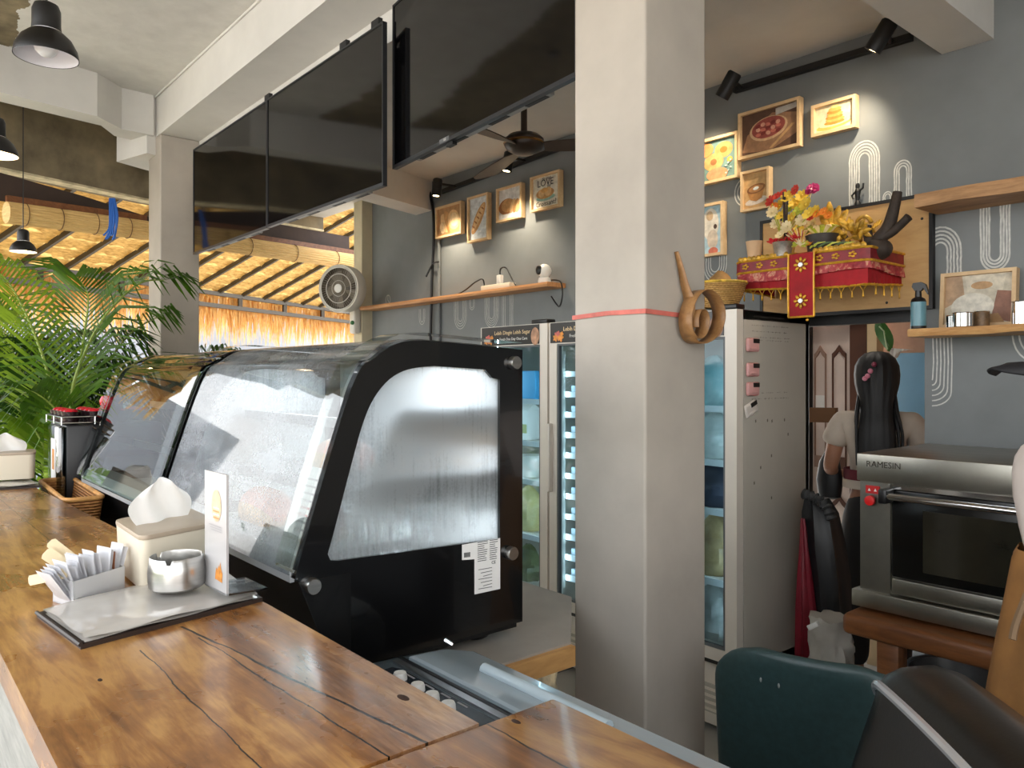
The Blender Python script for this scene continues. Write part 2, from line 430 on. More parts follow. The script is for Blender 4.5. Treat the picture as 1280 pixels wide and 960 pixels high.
for k in range(6):
    pts = [wxz(1166+4.6*k, 418), wxz(1167+4.6*k, 452), wxz(1166+4.6*k, 470+4*k)]
    for q in range(1, 7):
        a = q/6*pi/2; pts.append(wxz(1165+(1+4.6*k)*cos(a), 470+4*k+(9+4.5*k)*sin(a)*.55))
    mb = MB(); ribbon(mb, pts, 0.005); build('painted_line', mb, LINE, wall_back, False)
arch_px(1266, 1330, 380, 446, 3, False, 7, 0.006)
arch_px(880, 908, 300, 348, 4, False, 8, 0.005)
arch_px(568, 583, 372, 408, 4, False, 9, 0.004)
arch_px(606, 623, 368, 406, 5, False, 10, 0.004)
arch_px(628, 641, 360, 425, 3, True, 11, 0.004)
arch_px(587, 593, 374, 386, 2, False, 12, 0.004)
arch_px(524, 531, 386, 404, 2, False, 13, 0.004)
for k, (rx, rz) in enumerate(((0.052, 0.066), (0.036, 0.046), (0.02, 0.026))):
    cx, cz = wxz(930, 240); mb = MB()
    ribbon(mb, [(cx+rx*cos(2*pi*q/24), cz+rz*sin(2*pi*q/24)) for q in range(25)], 0.006); build('painted_line', mb, LINE, wall_back, False)
cx, cz = wxz(485, 375); mb = MB(); ribbon(mb, [(cx+.035*cos(2*pi*q/20), cz+.04*sin(2*pi*q/20)) for q in range(21)], 0.006); build('painted_line', mb, LINE, wall_back, False)
mb = MB(); ribbon(mb, [(cx, cz+.04), (cx-.002, cz), (cx+.02, cz-.025)], 0.006); build('painted_line', mb, LINE, wall_back, False)
# ================================================================== OUTDOORS
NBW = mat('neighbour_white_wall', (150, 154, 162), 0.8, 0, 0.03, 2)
struct('wall_neighbour', MB().prism([(-12.2, -3.0, -0.2), (-12.2, 3.0, -0.2), (-15.5, 9.5, -0.2), (-15.8, 9.4, -0.2), (-12.5, 2.9, -0.2), (-12.5, -3.0, -0.2)], (0, 0, 3.2)), NBW)
BROWNT = mat('brown_window_trim', (120, 92, 62), 0.6, 0, 0.1, 5)
def nb_window(name, xa, xb, ya, yb, D):
    a, b = at(xa, ya, D=D), at(xb, ya+(xb-xa)*0.0, D=D*1.04)
    zt = a.z; zb_ = at(xa, yb, D=D).z
    d = (b-a); d.z = 0; nrm = V((d.y, -d.x, 0)).normalized()*0.05
    w = MB(); O = [V((a.x, a.y, zb_)), V((b.x, b.y, zb_)), V((b.x, b.y, zt)), V((a.x, a.y, zt))]
    c = (O[0]+O[2])/2; I = [c+(p-c)*0.9 for p in O]
    w.ring_prism(O, I, nrm); o = struct(name, w, BROWNT)
    g = MB().prism([p+nrm*0.3 for p in I], nrm*0.2); build('window_pane', g, glass('neighbour_glass', (40, 48, 52), 0.3), o, False)
    for k in range(1, 6):
        p, q = I[0].lerp(I[3], k/6), I[1].lerp(I[2], k/6)
        build('window_slat', MB().tube([p+nrm*.5, q+nrm*.5], 0.018, 6), mat('louvre_grey', (150, 150, 150), 0.6), o)
nb_window('window_1', 289, 420, 441, 560, 12.6)
nb_window('window_2', 152, 196, 434, 520, 11.4)
STRAW = leafy('thatch_straw', (168, 132, 70), (232, 198, 126), 0.30, 14, 0.8, (1, 1, 6))
FRINGE = leafy('thatch_fringe', (200, 146, 80), (240, 206, 134), 0.5, 20, 0.8, (6, 6, 1))
GREYST = mat('grey_steel_paint', (66, 58, 44), 0.5, 0, 0.08, 6)
EA, EB = V((-7.62, 0.0, 2.40)), V((-11.75, 6.95, 2.40))
edir = (EB-EA).normalized(); nin = V((edir.y, -edir.x, 0)); 
if nin.x < 0: nin = -nin
SL = 0.44; LEN = (EB-EA).length
def roofp(u, s, dz=0.0): return EA+edir*u+nin*s+V((0, 0, 0.12+SL*s+dz))
roof = thing('thatch_roof', 'golden straw thatch roof on a grey steel frame, sloping outside beyond the rolled bamboo blinds', 'roof', EA)
rnd = random.Random(3)
for k in range(17):
    s0 = -0.12+k*0.165; mb = MB(); top = []; bot = []; mid = []
    n = 150
    for i in range(n+1):
        u = -0.5+i*(LEN+1.7)/n
        bot.append(roofp(u, s0-0.05+rnd.uniform(-.03, .02), 0.015+rnd.uniform(-.012, .012)))
        mid.append(roofp(u, s0+0.05, 0.045+rnd.uniform(-.008, .008)))
        top.append(roofp(u, s0+0.20, 0.075))
    mb.grid([bot, mid, top]); build('thatch_course', mb, STRAW, roof)
# hanging straw along the eave, too many stalks to count
mb = MB()
for i in range(1900):
    u = rnd.uniform(-0.5, LEN+1.0); p = roofp(u, -0.10+rnd.uniform(-.05, .06), rnd.uniform(-0.03, 0.03))
    clump = 0.5+0.5*mnoise.noise(V((u*2.2, 0, 0)))
    L = rnd.uniform(0.14, 0.50)+0.30*clump*rnd.uniform(.3, 1.2); w = rnd.uniform(0.006, 0.018)
    d = edir*rnd.uniform(-.07, .07)+nin*rnd.uniform(-.10, .05)
    mb.grid([[p-edir*w, p+edir*w], [p-edir*w*0.8+d*0.5+V((0, 0, -L*0.55)), p+edir*w*0.8+d*0.5+V((0, 0, -L*0.55))], [p-edir*w*0.15+d+V((0, 0, -L)), p+edir*w*0.15+d+V((0, 0, -L))]])
o = build('straw_fringe', mb, FRINGE, roof); o['kind'] = 'stuff'
def barbox(a, b, w, h):
    a, b = V(a), V(b); d = b-a; R = d.to_track_quat('X', 'Z').to_matrix(); return MB().box((a+b)/2, (d.length, w, h), R)
build('eave_bar', barbox(roofp(-.5, 0, -0.02), roofp(LEN+1, 0, -0.02), 0.05, 0.05), GREYST, roof)
build('eave_bar', barbox(roofp(-.5, 0, -0.17), roofp(LEN+1, 0, -0.17), 0.05, 0.05), GREYST, roof)
u = -0.4
while u < LEN+0.9:
    build('eave_stud', barbox(roofp(u, 0, -0.15), roofp(u, 0, -0.03), 0.05, 0.05), GREYST, roof); u += 0.95
u = -0.45
while u < LEN+1.0:
    build('rafter', barbox(roofp(u, 0, 0.0), roofp(u, 2.65, 0.0), 0.034, 0.045), GREYST, roof); u += 0.44
# rolled bamboo blinds
BAMB = wood('bamboo_slats', [(0.3, (190, 148, 84)), (0.7, (240, 206, 140))], (4, 4, 60), 2.0, 0.6)
def blind(P, Q, label):
    P, Q = V(P), V(Q); T = thing('roller_blind', label, 'blind', P, 'rolled bamboo blinds on the street side')
    d = (Q-P); R = align_z(d); n = 44; rows = []
    for k in (0, 1):
        rows.append([P+d*k+R @ V((cos(2*pi*q/n)*(0.066+0.006*(q % 2)), sin(2*pi*q/n)*(0.066+0.006*(q % 2)), 0)) for q in range(n)])
    build('slat_roll', MB().loft(rows), BAMB, T, False)
    for f in (0.12, 0.35, 0.6, 0.85):
        c = P+d*f; build('tie_cord', MB().tube([c+R @ V((cos(a)*0.075, sin(a)*0.075, 0)) for a in [2*pi*q/16 for q in range(16)]], 0.003, 5, closed=True), mat('brown_cord', (110, 80, 50), 0.8), T)
    c = P+d*0.45; build('head_rail', barbox(P+V((0, 0, 0.09)), Q+V((0, 0, 0.09)), 0.03, 0.04), BENCHW, T)
    return T
blind((-5.92, 0.72, 2.55), (-6.12, 1.62, 2.57), 'rolled bamboo blind left of the far white pillar, above the palm')
blind((-6.22, 1.86, 2.57), (-6.56, 3.62, 2.57), 'rolled bamboo blind right of the far white pillar, behind the wall fan')
BCLOTH = mat('dark_brown_canvas', (58, 44, 36), 0.8, 0, 0.2, 4)
mb = MB(); mb.grid([[(-5.84, -0.6, 2.84), (-6.0, 0.7, 2.82), (-6.1, 1.2, 2.76), (-6.2, 1.7, 2.68)], [(-5.80, -0.6, 2.64), (-5.98, 0.7, 2.63), (-6.08, 1.2, 2.64), (-6.18, 1.7, 2.65)]])
solo('canvas_valance', mb, BCLOTH, 'dark brown canvas strip sagging above the bamboo blind left of the far pillar', 'valance')
mb = MB(); mb.grid([[(-6.27, 1.85, 2.83), (-6.5, 2.7, 2.83), (-6.68, 3.6, 2.83)], [(-6.26, 1.85, 2.65), (-6.49, 2.7, 2.66), (-6.67, 3.6, 2.65)]])
solo('canvas_valance', mb, BCLOTH, 'dark brown canvas strip above the bamboo blind beside the wall fan', 'valance')
rp_ = thing('rope_bundle', 'bundle of bright blue nylon rope hanging over the left bamboo blind', 'rope', at(139, 300, D=5.2))
ROPE = mat('blue_nylon', (38, 92, 170), 0.6)
for k in range(9):
    j = rnd.uniform(-5, 5); build('rope_strand', MB().tube(smoothpath([at(140+j*.6, 248, D=5.25), at(142+j, 268, D=5.2), at(141+j, 285+rnd.uniform(-3, 8), D=5.19), at(136+j*1.4, 296+rnd.uniform(-3, 4), D=5.2)], 4), 0.006, 5), ROPE, rp_)
# areca palms ------------------------------------------------------------------------
LEAF = [leafy('palm_leaf_green', (38, 74, 14), (98, 138, 34), 0.45, 4, 0.35), leafy('palm_leaf_dark', (24, 52, 14), (58, 96, 28), 0.35, 4, 0.35), leafy('palm_leaf_bright', (84, 124, 24), (160, 186, 58), 0.5, 4, 0.35)]
STEMG = mat('palm_stem_green', (132, 150, 60), 0.5, 0, 0.15, 6)
def frond(T, pts, L, m, n=26, droop=0.45, w=0.012, rnd=rnd, start=0.25):
    path = smoothpath(pts, 8); N = len(path)
    mb = MB(); mb.tube(path, [0.011*(1-i/N)+0.002 for i in range(N)], 6); rach = build('frond', mb, STEMG, T)
    lf = MB()
    for k in range(n):
        f = start+(1-start)*k/(n-1); i = min(int(f*(N-1)), N-2); p = path[i].lerp(path[i+1], f*(N-1)-i)
        tan = (path[i+1]-path[i]).normalized(); side = tan.cross(V((0, 0, 1)))
        if side.length < 0.1: side = V((RT[0], RT[1], 0))
        side.normalize(); up = side.cross(tan)
        for sg in (-1, 1):
            ln = L*(0.45+0.75*sin(pi*min(0.12+f*0.80, 1.0)))*rnd.uniform(0.85, 1.1)
            d = (tan*(0.45+0.5*f)+side*sg*0.85+up*rnd.uniform(0.1, 0.35)).normalized()
            q1 = p+d*ln*0.5; q2 = p+d*ln+V((0, 0, -droop*ln*rnd.uniform(0.6, 1.3)))
            wv = d.cross(up+side*sg*0.3).normalized()*w
            lf.grid([[p-wv*0.4, p+wv*0.4], [q1-wv, q1+wv], [q1.lerp(q2, .6)-wv*0.8, q1.lerp(q2, .6)+wv*0.8], [q2-wv*0.1, q2+wv*0.1]])
    o = build('leaflets', lf, m, rach); return o
pb = at(70, 620, D=4.3); pb.z = -0.13
palm = thing('areca_palm', 'tall green feathery palm outside, left of the far white pillar and behind the counter end', 'palm', pb)
def PP(x, y, D): return at(x, y, D=D)
build('planter', MB().lathe([(0, 0), (0.22, 0), (0.27, 0.42), (0.24, 0.42), (0.2, 0.36), (0, 0.36)], pb, 20), mat('terracotta_pot', (150, 84, 58), 0.7), palm)
specs = [  # pixels of base, belly, tip; depth; leaflet length; material
 ([(85, 540), (95, 470), (128, 400), (172, 356), (205, 350)], 3.9, 0.40, 0, 0.5),
 ([(60, 560), (62, 480), (40, 410), (12, 355), (-15, 330)], 4.0, 0.42, 2, 0.5),
 ([(75, 560), (95, 480), (105, 420), (110, 370), (95, 345)], 4.2, 0.46, 0, 0.4),
 ([(70, 560), (50, 500), (15, 455), (-30, 440)], 4.2, 0.42, 1, 0.6),
 ([(80, 560), (100, 500), (130, 470), (165, 470)], 4.3, 0.40, 1, 0.8),
 ([(70, 570), (100, 520), (150, 500), (190, 520)], 4.4, 0.40, 1, 0.7),
 ([(60, 580), (40, 530), (0, 500), (-40, 510)], 4.1, 0.42, 1, 0.7),
 ([(75, 570), (70, 500), (55, 450), (30, 430)], 4.4, 0.44, 1, 0.5),
 ([(65, 590), (30, 550), (5, 540), (-20, 560)], 3.8, 0.36, 2, 0.6),
 ([(80, 590), (95, 540), (120, 520), (150, 545)], 4.0, 0.30, 0, 0.8),
 ([(65, 600), (55, 560), (35, 530), (10, 545)], 3.7, 0.34, 2, 0.7),
 ([(60, 560), (80, 500), (120, 440), (150, 425)], 4.5, 0.46, 1, 0.6),
 ([(40, 560), (30, 470), (5, 400), (-20, 380)], 4.8, 0.5, 0, 0.5),
 ([(90, 570), (75, 520), (40, 490), (20, 500)], 3.6, 0.30, 0, 0.9),
 ([(75, 560), (90, 500), (120, 470), (150, 490)], 4.4, 0.42, 1, 0.8),
 ([(70, 560), (110, 490), (150, 455), (185, 455)], 4.4, 0.46, 1, 0.7),
 ([(55, 560), (35, 490), (10, 465), (-20, 470)], 4.6, 0.44, 1, 0.7),
 ([(60, 560), (50, 480), (60, 440), (90, 425)], 4.9, 0.46, 1, 0.6),
 ([(70, 590), (110, 545), (150, 535), (185, 560)], 4.5, 0.38, 1, 0.8),
 ([(60, 590), (20, 560), (-10, 555)], 4.4, 0.40, 1, 0.8),
 ([(85, 560), (120, 480), (160, 420), (200, 395)], 4.4, 0.40, 0, 0.6),
 ([(50, 560), (20, 450), (-5, 400)], 4.3, 0.42, 2, 0.5)]
for pts, D, L, mi, dr in specs:
    frond(palm, [pb+V((0, 0, 0.4))+V((rnd.uniform(-.08, .08), rnd.uniform(-.08, .08), 0))]+[PP(x, y, D+(q-1)*0.06) for q, (x, y) in enumerate(pts)], L, LEAF[mi], 34, dr, 0.0085)
p2 = V((-6.75, 2.35, -0.13))
palm2 = thing('areca_palm', 'small palm outside just right of the far white pillar, mostly hidden behind the display case', 'palm', p2)
for pts in ([(262, 452), (285, 440), (300, 452)], [(250, 470), (262, 440), (285, 452)]):
    frond(palm2, [p2, p2+V((0, 0, 1.2))]+[PP(x, y, 6.6) for x, y in pts], 0.28, LEAF[1], 20, 0.7, 0.012)
# low leafy planting behind the counter end: one mass of leaves
mb = MB()
for i in range(2600):
    c = V((rnd.uniform(-7.6, -4.9), 0, 0)); c.y = rnd.uniform(-0.9, 1.25)-0.05*c.x*0; c.z = rnd.uniform(0.0, 1.25+0.25*mnoise.noise(V((c.x*1.5, c.y*1.5, 0))))
    d = V((rnd.uniform(-1, 1), rnd.uniform(-1, 1), rnd.uniform(-.2, 1))).normalized(); s = rnd.uniform(0.05, 0.11)
    w = d.cross(V((rnd.uniform(-1, 1), rnd.uniform(-1, 1), rnd.uniform(-1, 1)))).normalized()*s*0.28
    mb.grid([[c-w*.2, c+w*.2], [c+d*s*.5-w, c+d*s*.5+w], [c+d*s-w*.1, c+d*s+w*.1]])
o = build('garden_foliage', mb, LEAF[2]); tagp(o, kind='stuff', label='low bright green garden foliage behind the far end of the counter', category='foliage')
# planting and brick-red paving on the open street side: lies behind the photographer, seen in the glass
mb = MB()
for i in range(3000):
    c = V((rnd.uniform(-9, 2), rnd.uniform(-6.2, -5.2), rnd.uniform(-0.1, 0.9)))
    d = V((rnd.uniform(-1, 1), rnd.uniform(-1, 1), rnd.uniform(-.2, 1))).normalized(); s = rnd.uniform(0.15, 0.3)
    w = d.cross(V((rnd.uniform(-1, 1), rnd.uniform(-1, 1), rnd.uniform(-1, 1)))).normalized()*s*0.3
    mb.grid([[c-w*.2, c+w*.2], [c+d*s*.5-w, c+d*s*.5+w], [c+d*s-w*.1, c+d*s+w*.1]])
o = build('street_hedge', mb, LEAF[2]); tagp(o, kind='stuff')
struct('street_paving', MB().bb(-12, 4, -5.0, -3.2, -0.13, -0.1), mat('brick_paving', (168, 124, 104), 0.8, 0, 0.15, 4))
# ================================================================== BAR COUNTER
def counter_mat(name, rotated=False, cracks=()):
    t = NT(name); tcn = t.n('ShaderNodeTexCoord'); sx = t.n('ShaderNodeSeparateXYZ')
    va = t.n('ShaderNodeVectorMath', operation='ADD'); va.inputs[1].default_value = (-2.2, .35, 0)   # the counter's own origin
    t.l(tcn.outputs['Object'], va.inputs[0]); t.l(va.outputs[0], sx.inputs[0])
    vec = t.coords((1.1, 9, 9) if not rotated else (1.3, 8, 8))
    vec2 = t.coords((2.2, 2.6, 2)); 
    grain = t.noise(vec, 2.2, 7, 0.62, 1.4); fine = t.noise(vec, 22, 4); blot = t.noise(vec2, 2.4, 4)
    f = t.math('ADD', t.math('MULTIPLY', grain, 0.50), t.math('ADD', t.math('MULTIPLY', blot, 0.44), t.math('MULTIPLY', fine, 0.10)))
    col = t.ramp(f, [(0.32, (60, 34, 16)), (0.43, (116, 72, 36)), (0.52, (156, 104, 54)), (0.60, (192, 142, 80)), (0.80, (164, 112, 60))])
    wv = t.noise(t.coords((7, 1, 1)), 1.0, 5, 0.65)
    dark = None
    for a, b, w, x0, x1 in cracks:          # y = a + b*x along the plank joints
        d = t.math('SUBTRACT', sx.outputs['Y'], t.math('ADD', t.math('MULTIPLY', sx.outputs['X'], b), a))
        d = t.math('ABSOLUTE', t.math('ADD', d, t.math('MULTIPLY', t.math('SUBTRACT', wv, 0.5), 0.014)))
        k = t.math('LESS_THAN', d, t.math('MULTIPLY', t.math('ADD', wv, 0.1), w))
        k = t.math('MULTIPLY', k, t.math('MULTIPLY', t.math('GREATER_THAN', sx.outputs['X'], x0), t.math('LESS_THAN', sx.outputs['X'], x1)))
        dark = k if dark is None else t.math('MAXIMUM', dark, k)
    # worn grey patch along the working side
    if not rotated:
        wear = t.math('MULTIPLY', t.math('MULTIPLY', t.math('SUBTRACT', sx.outputs['Y'], 0.40), 7.0, True), t.math('MULTIPLY', t.math('ADD', sx.outputs['X'], 1.18), 2.6, True), True)
        wear = t.math('MULTIPLY', wear, t.math('MULTIPLY', t.noise(t.coords((3, 8, 8)), 5, 6), 1.25), True)
        col = t.mix(wear, col, t.ramp(fine, [(0.3, (96, 74, 60)), (0.7, (176, 158, 142))]))
    if dark is not None: col = t.mix(dark, col, (22, 14, 8))
    rough = t.math('ADD', t.math('MULTIPLY', blot, 0.30), 0.14)
    h = t.math('SUBTRACT', t.math('MULTIPLY', fine, 0.25), dark) if dark is not None else fine
    return t.done(t.pbsdf(col, rough, 0, t.bump(h, 0.25, 0.003), Coat_Weight=0.25, Coat_Roughness=0.12))
ZC = 1.10
bar = thing('bar_counter', 'long varnished timber bar counter with cracked planks in the foreground', 'counter', (-2.2, 0.35, 0))
CT = counter_mat('counter_planks', False, ((0.566, 0.139, 0.0034, -1.27, -0.6), (0.462, 0.058, 0.0020, -1.2, -0.6), (0.31, 0.0, 0.0016, -1.2, -0.6), (0.37, 0.01, 0.0014, -4.2, -1.62)))
build('countertop', MB().prism([(-3.9, .153, ZC-.042), (-.697, .153, ZC-.042), (-.697, .541, ZC-.042), (-1.3, .541, ZC-.042), (-2.2, .508, ZC-.042), (-3.9, .445, ZC-.042)], (0, 0, .042)), CT, bar, False)
build('end_slab', MB().bb(-0.694, 0.9, 0.155, 0.655, ZC-0.045, ZC, 0.005), counter_mat('end_slab_timber', True, ((0.56, 0.02, 0.002, -0.7, 1),)), bar)
build('base_panel', MB().bb(-3.85, 0.85, 0.33, 0.37, 0.0, ZC-0.045), mat('pale_washed_panel', (164, 160, 152), 0.6, 0, 0.12, 5, 0.1, (1, 1, 8)), bar)
for x in (-3.7, -2.6, -1.2, 0.4):
    build('leg', MB().bb(x-.04, x+.04, 0.375, 0.435, 0, ZC-0.045), BENCHW, bar)
for (px, py, r) in ((504, 872, 0.006), (645, 902, 0.004), (125, 850, 0.003)):
    c = at(px, py, z=ZC); build('knot', MB().lathe([(0, 0.0005), (r, 0.0006), (r*1.2, 0)], c, 12, None, 1.6, 0.8), mat('knot_brown', (48, 26, 12), 0.7), bar)
# ------------------------------------------------------------------ menu board with plastic pouch
def bt(px, py, z=ZC): return at(px, py, z=z)
def board_on(corners, label, group=None):
    c = sum(corners, V())/4
    T = thing('menu_folder', label, 'folder', (c.x, c.y, ZC))
    build('backing_board', MB().prism(corners, (0, 0, 0.007)), mat('dark_brown_leatherette', (46, 34, 28), 0.5), T, False)
    I = [c+(p-c)*0.955 for p in corners]; up = V((0, 0, 0.007))
    for k, dz in enumerate((0.0075, 0.0115, 0.0155)):
        n = 14; rows = []
        for i in range(n+1):
            a = I[0].lerp(I[3], i/n); b = I[1].lerp(I[2], i/n)
            rows.append([a.lerp(b, j/n)+V((0, 0, dz+0.0018*sin(i*0.9+k)*sin(j*0.7+k*2)-0.003*(j == n)-0.003*(j == 0))) for j in range(n+1)])
        build('plastic_sleeve', MB().grid(rows), mat('milky_plastic_sleeve', (200, 194, 186), 0.22, 0, 0.10, 3, 0.0, (1, 1, 1), Coat_Weight=0.5), T)
    e = [I[0]+up*1.2, I[1]+up*1.2]
    build('edge_binding', MB().tube([corners[0]+up, corners[1]+up], 0.0035, 6), mat('dark_binding', (40, 30, 26), 0.5), T)
    return T
board_on([bt(46, 771), bt(101, 812), bt(328, 752), bt(268, 712)], 'brown menu folder under milky plastic sleeves at the front of the counter')
board_on([V((-3.52, 0.17, ZC)), V((-3.18, 0.20, ZC)), V((-3.15, 0.49, ZC)), V((-3.5, 0.47, ZC))], 'menu folder with plastic sleeves at the far left end of the counter')
# ------------------------------------------------------------------ tissue boxes
def tissue_box(name_label, P0, P1, depth, h, flare):
    """front bottom edge P0-P1, depth vector"""
    P0, P1, depth = V(P0), V(P1), V(depth)
    T = thing('tissue_box', name_label, 'tissue box', (P0+P1+depth)/2 if False else P0+(P1-P0)/2+depth/2)
    c = P0+(P1-P0)/2+depth/2; ux = (P1-P0); uy = depth
    def rr(sc, z, r=0.18, n=6):
        pts = []
        for qx, qy, a0 in ((1, 1, 0), (-1, 1, pi/2), (-1, -1, pi), (1, -1, 3*pi/2)):
            for k in range(n+1):
                a = a0+pi/2*k/n
                # rounding in metres, same on both axes
                rx, ry = r*0.12/ux.length, r*0.12/uy.length
                pts.append(c+ux*sc*(qx*(0.5-rx)+rx*cos(a))+uy*sc*(qy*(0.5-ry)+ry*sin(a))+V((0, 0, z)))
        return pts
    build('box_body', MB().loft([rr(0.94, 0.002), rr(0.96, 0.006), rr(1.0, h-0.006)]), CREAM, T)
    build('lid', MB().loft([rr(1.01, h-0.0055), rr(1.02, h-0.002), rr(1.01, h+0.003), rr(0.9, h+0.005)]), mat('taupe_lid', (176, 160, 140), 0.4), T)
    # the pulled tissue: pleated sheet fanning up out of the slot
    n, m = 26, 12; rows = []; R2 = random.Random(5)
    for j in range(m+1):
        f = j/m; row = []
        for i in range(n+1):
            u = i/n-0.5
            spread = 0.86+0.34*sin(f*pi*0.8)-0.62*f*f
            fold = sin(u*13+f*1.2)*0.009*(0.6+0.6*f)
            z = h+0.002+flare*f*(1.0-0.28*(2*abs(u-0.04))**1.8*f)
            lean = -0.16*sin(f*pi*.8)
            row.append(c+ux*(u*spread*0.80+lean*0.3-.04)+uy.normalized()*(fold+0.012*sin(f*3+u*5))+V((0, 0, z)))
        rows.append(row)
    o = build('tissue', MB().grid(rows), leafy('tissue_white', (238, 237, 234), (244, 243, 241), 0.25, 3, 0.9), T, angle=180)
    return T
tp0, tp1, tp2 = bt(152, 741), bt(178, 743), bt(262, 722)
a, b_ = bt(143, 713, ZC+0.004), bt(176, 742, ZC+0.004)
tissue_box('cream tissue box between the sugar sachets and the steel ashtray', b_, bt(274, 716, ZC+0.004), a-b_, 0.100, 0.088)
tissue_box('cream tissue box at the far left end of the counter', V((-3.28, 0.32, ZC+0.02)), V((-3.25, 0.485, ZC+0.02)), V((-0.13, 0.02, 0)), 0.095, 0.07)
# ------------------------------------------------------------------ steel ashtray
c = (bt(188, 734, ZC+.0245)+bt(254, 734, ZC+.0245))/2
ash = thing('ashtray', 'round brushed steel ashtray with notched rim on the front menu folder', 'ashtray', c)
n = 96; rows = []
def ashring(r, z):
    return [c+V((r*cos(2*pi*k/n), r*sin(2*pi*k/n), z-(0.008 if ((k+10) % 32 in (0, 1, 2) and z > 0.05) else 0))) for k in range(n)]
mb = MB().grid([ashring(0.040, 0.0), ashring(0.046, 0.004), ashring(0.0475, 0.030), ashring(0.0445, 0.056), ashring(0.0435, 0.057), ashring(0.0428, 0.055), ashring(0.0455, 0.03), ashring(0.043, 0.006), ashring(0.004, 0.004)], True)
build('bowl', mb, STEEL, ash)
# ------------------------------------------------------------------ sachet holder
sb = [bt(66, 752), bt(92, 760), bt(156, 738), bt(130, 724)]
c = sum(sb, V())/4
hold = thing('sachet_holder', 'clear plastic holder packed with sugar sachets beside the tissue box', 'holder', (c.x, c.y, ZC))
CLEARP = glass('clear_acrylic', (236, 240, 242), 0.06)
ax = (sb[2]-sb[1]); ay = (sb[0]-sb[1]); axn, ayn = ax.normalized(), ay.normalized()
hh = 0.045
for name, A, B, th in (('side_wall', sb[1], sb[2], ayn), ('side_wall', sb[0], sb[3], -ayn), ('end_wall', sb[0], sb[1], axn), ('end_wall', sb[3], sb[2], -axn)):
    build(name, MB().prism([A, B, B+V((0, 0, hh)), A+V((0, 0, hh))], th*0.0022), mat('frosted_box_plastic', (238, 238, 240), 0.3, 0, 0, 1, 0, (1, 1, 1), Transmission_Weight=0.35), hold, False)
build('bottom', MB().prism(sb, (0, 0, 0.002)), CLEARP, hold, False)
SACH = leafy('sachet_paper', (226, 226, 230), (242, 242, 244), 0.25, 6, 0.6)
SACHB = leafy('sachet_brown_back', (150, 92, 60), (170, 112, 76), 0.1, 6, 0.7)
R3 = random.Random(11)
for k in range(20):
    f = 0.05+0.90*k/19
    base = sb[1]+ax*f+ay*0.5+V((0, 0, 0.004))
    lean = 0.70-0.95*f+R3.uniform(-.14, .14); L = R3.uniform(0.066, 0.086); w = 0.021+R3.uniform(-.002, .004)
    up = (V((0, 0, 1))*cos(lean)-axn*sin(lean)).normalized(); off = ayn*R3.uniform(-.004, .004)
    th = axn*0.0016; rows = []
    for s_, q in ((0, 0.25), (0.12, 1.0), (0.5, 1.25), (0.88, 1.0), (1, 0.25)):
        cen = base+off+up*L*s_
        rows.append([cen-ayn*w-th*q*0.3, cen-ayn*w*0.4-th*q*1.3, cen+ayn*w*0.4-th*q*1.3, cen+ayn*w-th*q*0.3, cen+ayn*w*0.4+th*q*1.3, cen-ayn*w*0.4+th*q*1.3])
    solo('sugar_sachet', MB().loft(rows), SACHB if k == 17 else SACH, 'white paper sachet standing in the clear holder on the counter' if k != 17 else 'brown-faced sachet among the white ones, at the tissue-box end of the holder', 'sachet', 'sachets in the clear holder' if k != 17 else None)
STICK = mat('pale_birch', (226, 208, 170), 0.6, 0, 0.06, 6)
def stick(a, b, w, label, thick=0.0016):
    a, b = V(a), V(b); d = (b-a).normalized(); s = d.cross(V((0, 0, EYE))-a).normalized()*w; n = s.cross(d).normalized()*thick
    rows = []
    for f, k in ((0, .5), (0.03, 1), (0.97, 1), (1, .5)):
        p = a.lerp(b, f); rows.append([p-s*k-n, p+s*k-n, p+s*k+n, p-s*k+n])
    solo('stir_stick', MB().loft(rows), STICK, label, 'stir stick')
top0 = sb[1]+ax*0.45+ay*0.5+V((0, 0, 0.035))
def cam_pt(px, py, ref): # same distance as a neighbouring object
    return at(px, py, D=ref)
stick(cam_pt(62, 677, 1.40), cam_pt(128, 728, 1.42), 0.0095, 'upper pale wooden stir stick poking out of the sachets to the left')
stick(cam_pt(56, 690, 1.38), cam_pt(120, 733, 1.40), 0.0115, 'wider pale wooden stir stick just under the upper one')
stick(cam_pt(36, 726, 1.315), cam_pt(84, 716, 1.325), 0.0085, 'pale wooden stir stick lying level out of the near end of the sachet holder')
# ------------------------------------------------------------------ menu stand on the counter
s0 = bt(256, 731, ZC+0.0245); s1 = bt(283, 745, ZC+0.0245)
hz = 0.0
dvec = s1-s0; nv = V((dvec.y, -dvec.x, 0)).normalized()
if nv.dot(V((0-s0.x, 0-s0.y, 0))) < 0: nv = -nv
Hs = 0.205
st = thing('table_sign', 'upright acrylic menu sign with cake drawings standing beside the steel ashtray', 'sign', (s0+s1)/2)
build('acrylic_panel', MB().prism([s0, s1, s1+V((0, 0, Hs)), s0+V((0, 0, Hs))], -nv*0.004), mat('sign_white_card', (188, 186, 186), 0.25, 0, 0.02, 3), st, False)
build('acrylic_foot', MB().prism([s0, s1, s1-nv*0.07+dvec*0.1, s0-nv*0.07+dvec*0.1], (0, 0, 0.003)), CLEARP, st, False)
def on_sign(u, v_, lift=0.0006): return s0+dvec*u+V((0, 0, Hs*v_))+nv*lift
ORG = mat('print_orange', (214, 140, 64), 0.6, 0, 0.2, 90); BEI = mat('print_beige', (220, 196, 160), 0.6, 0, 0.15, 60); GRYT = mat('print_grey', (150, 148, 150), 0.6)
mb = MB(); mb.poly([on_sign(0.56+0.22*cos(a), 0.72+0.135*sin(a)) for a in [2*pi*q/28 for q in range(28)]])
build('oval_motif', mb, BEI, st, False)
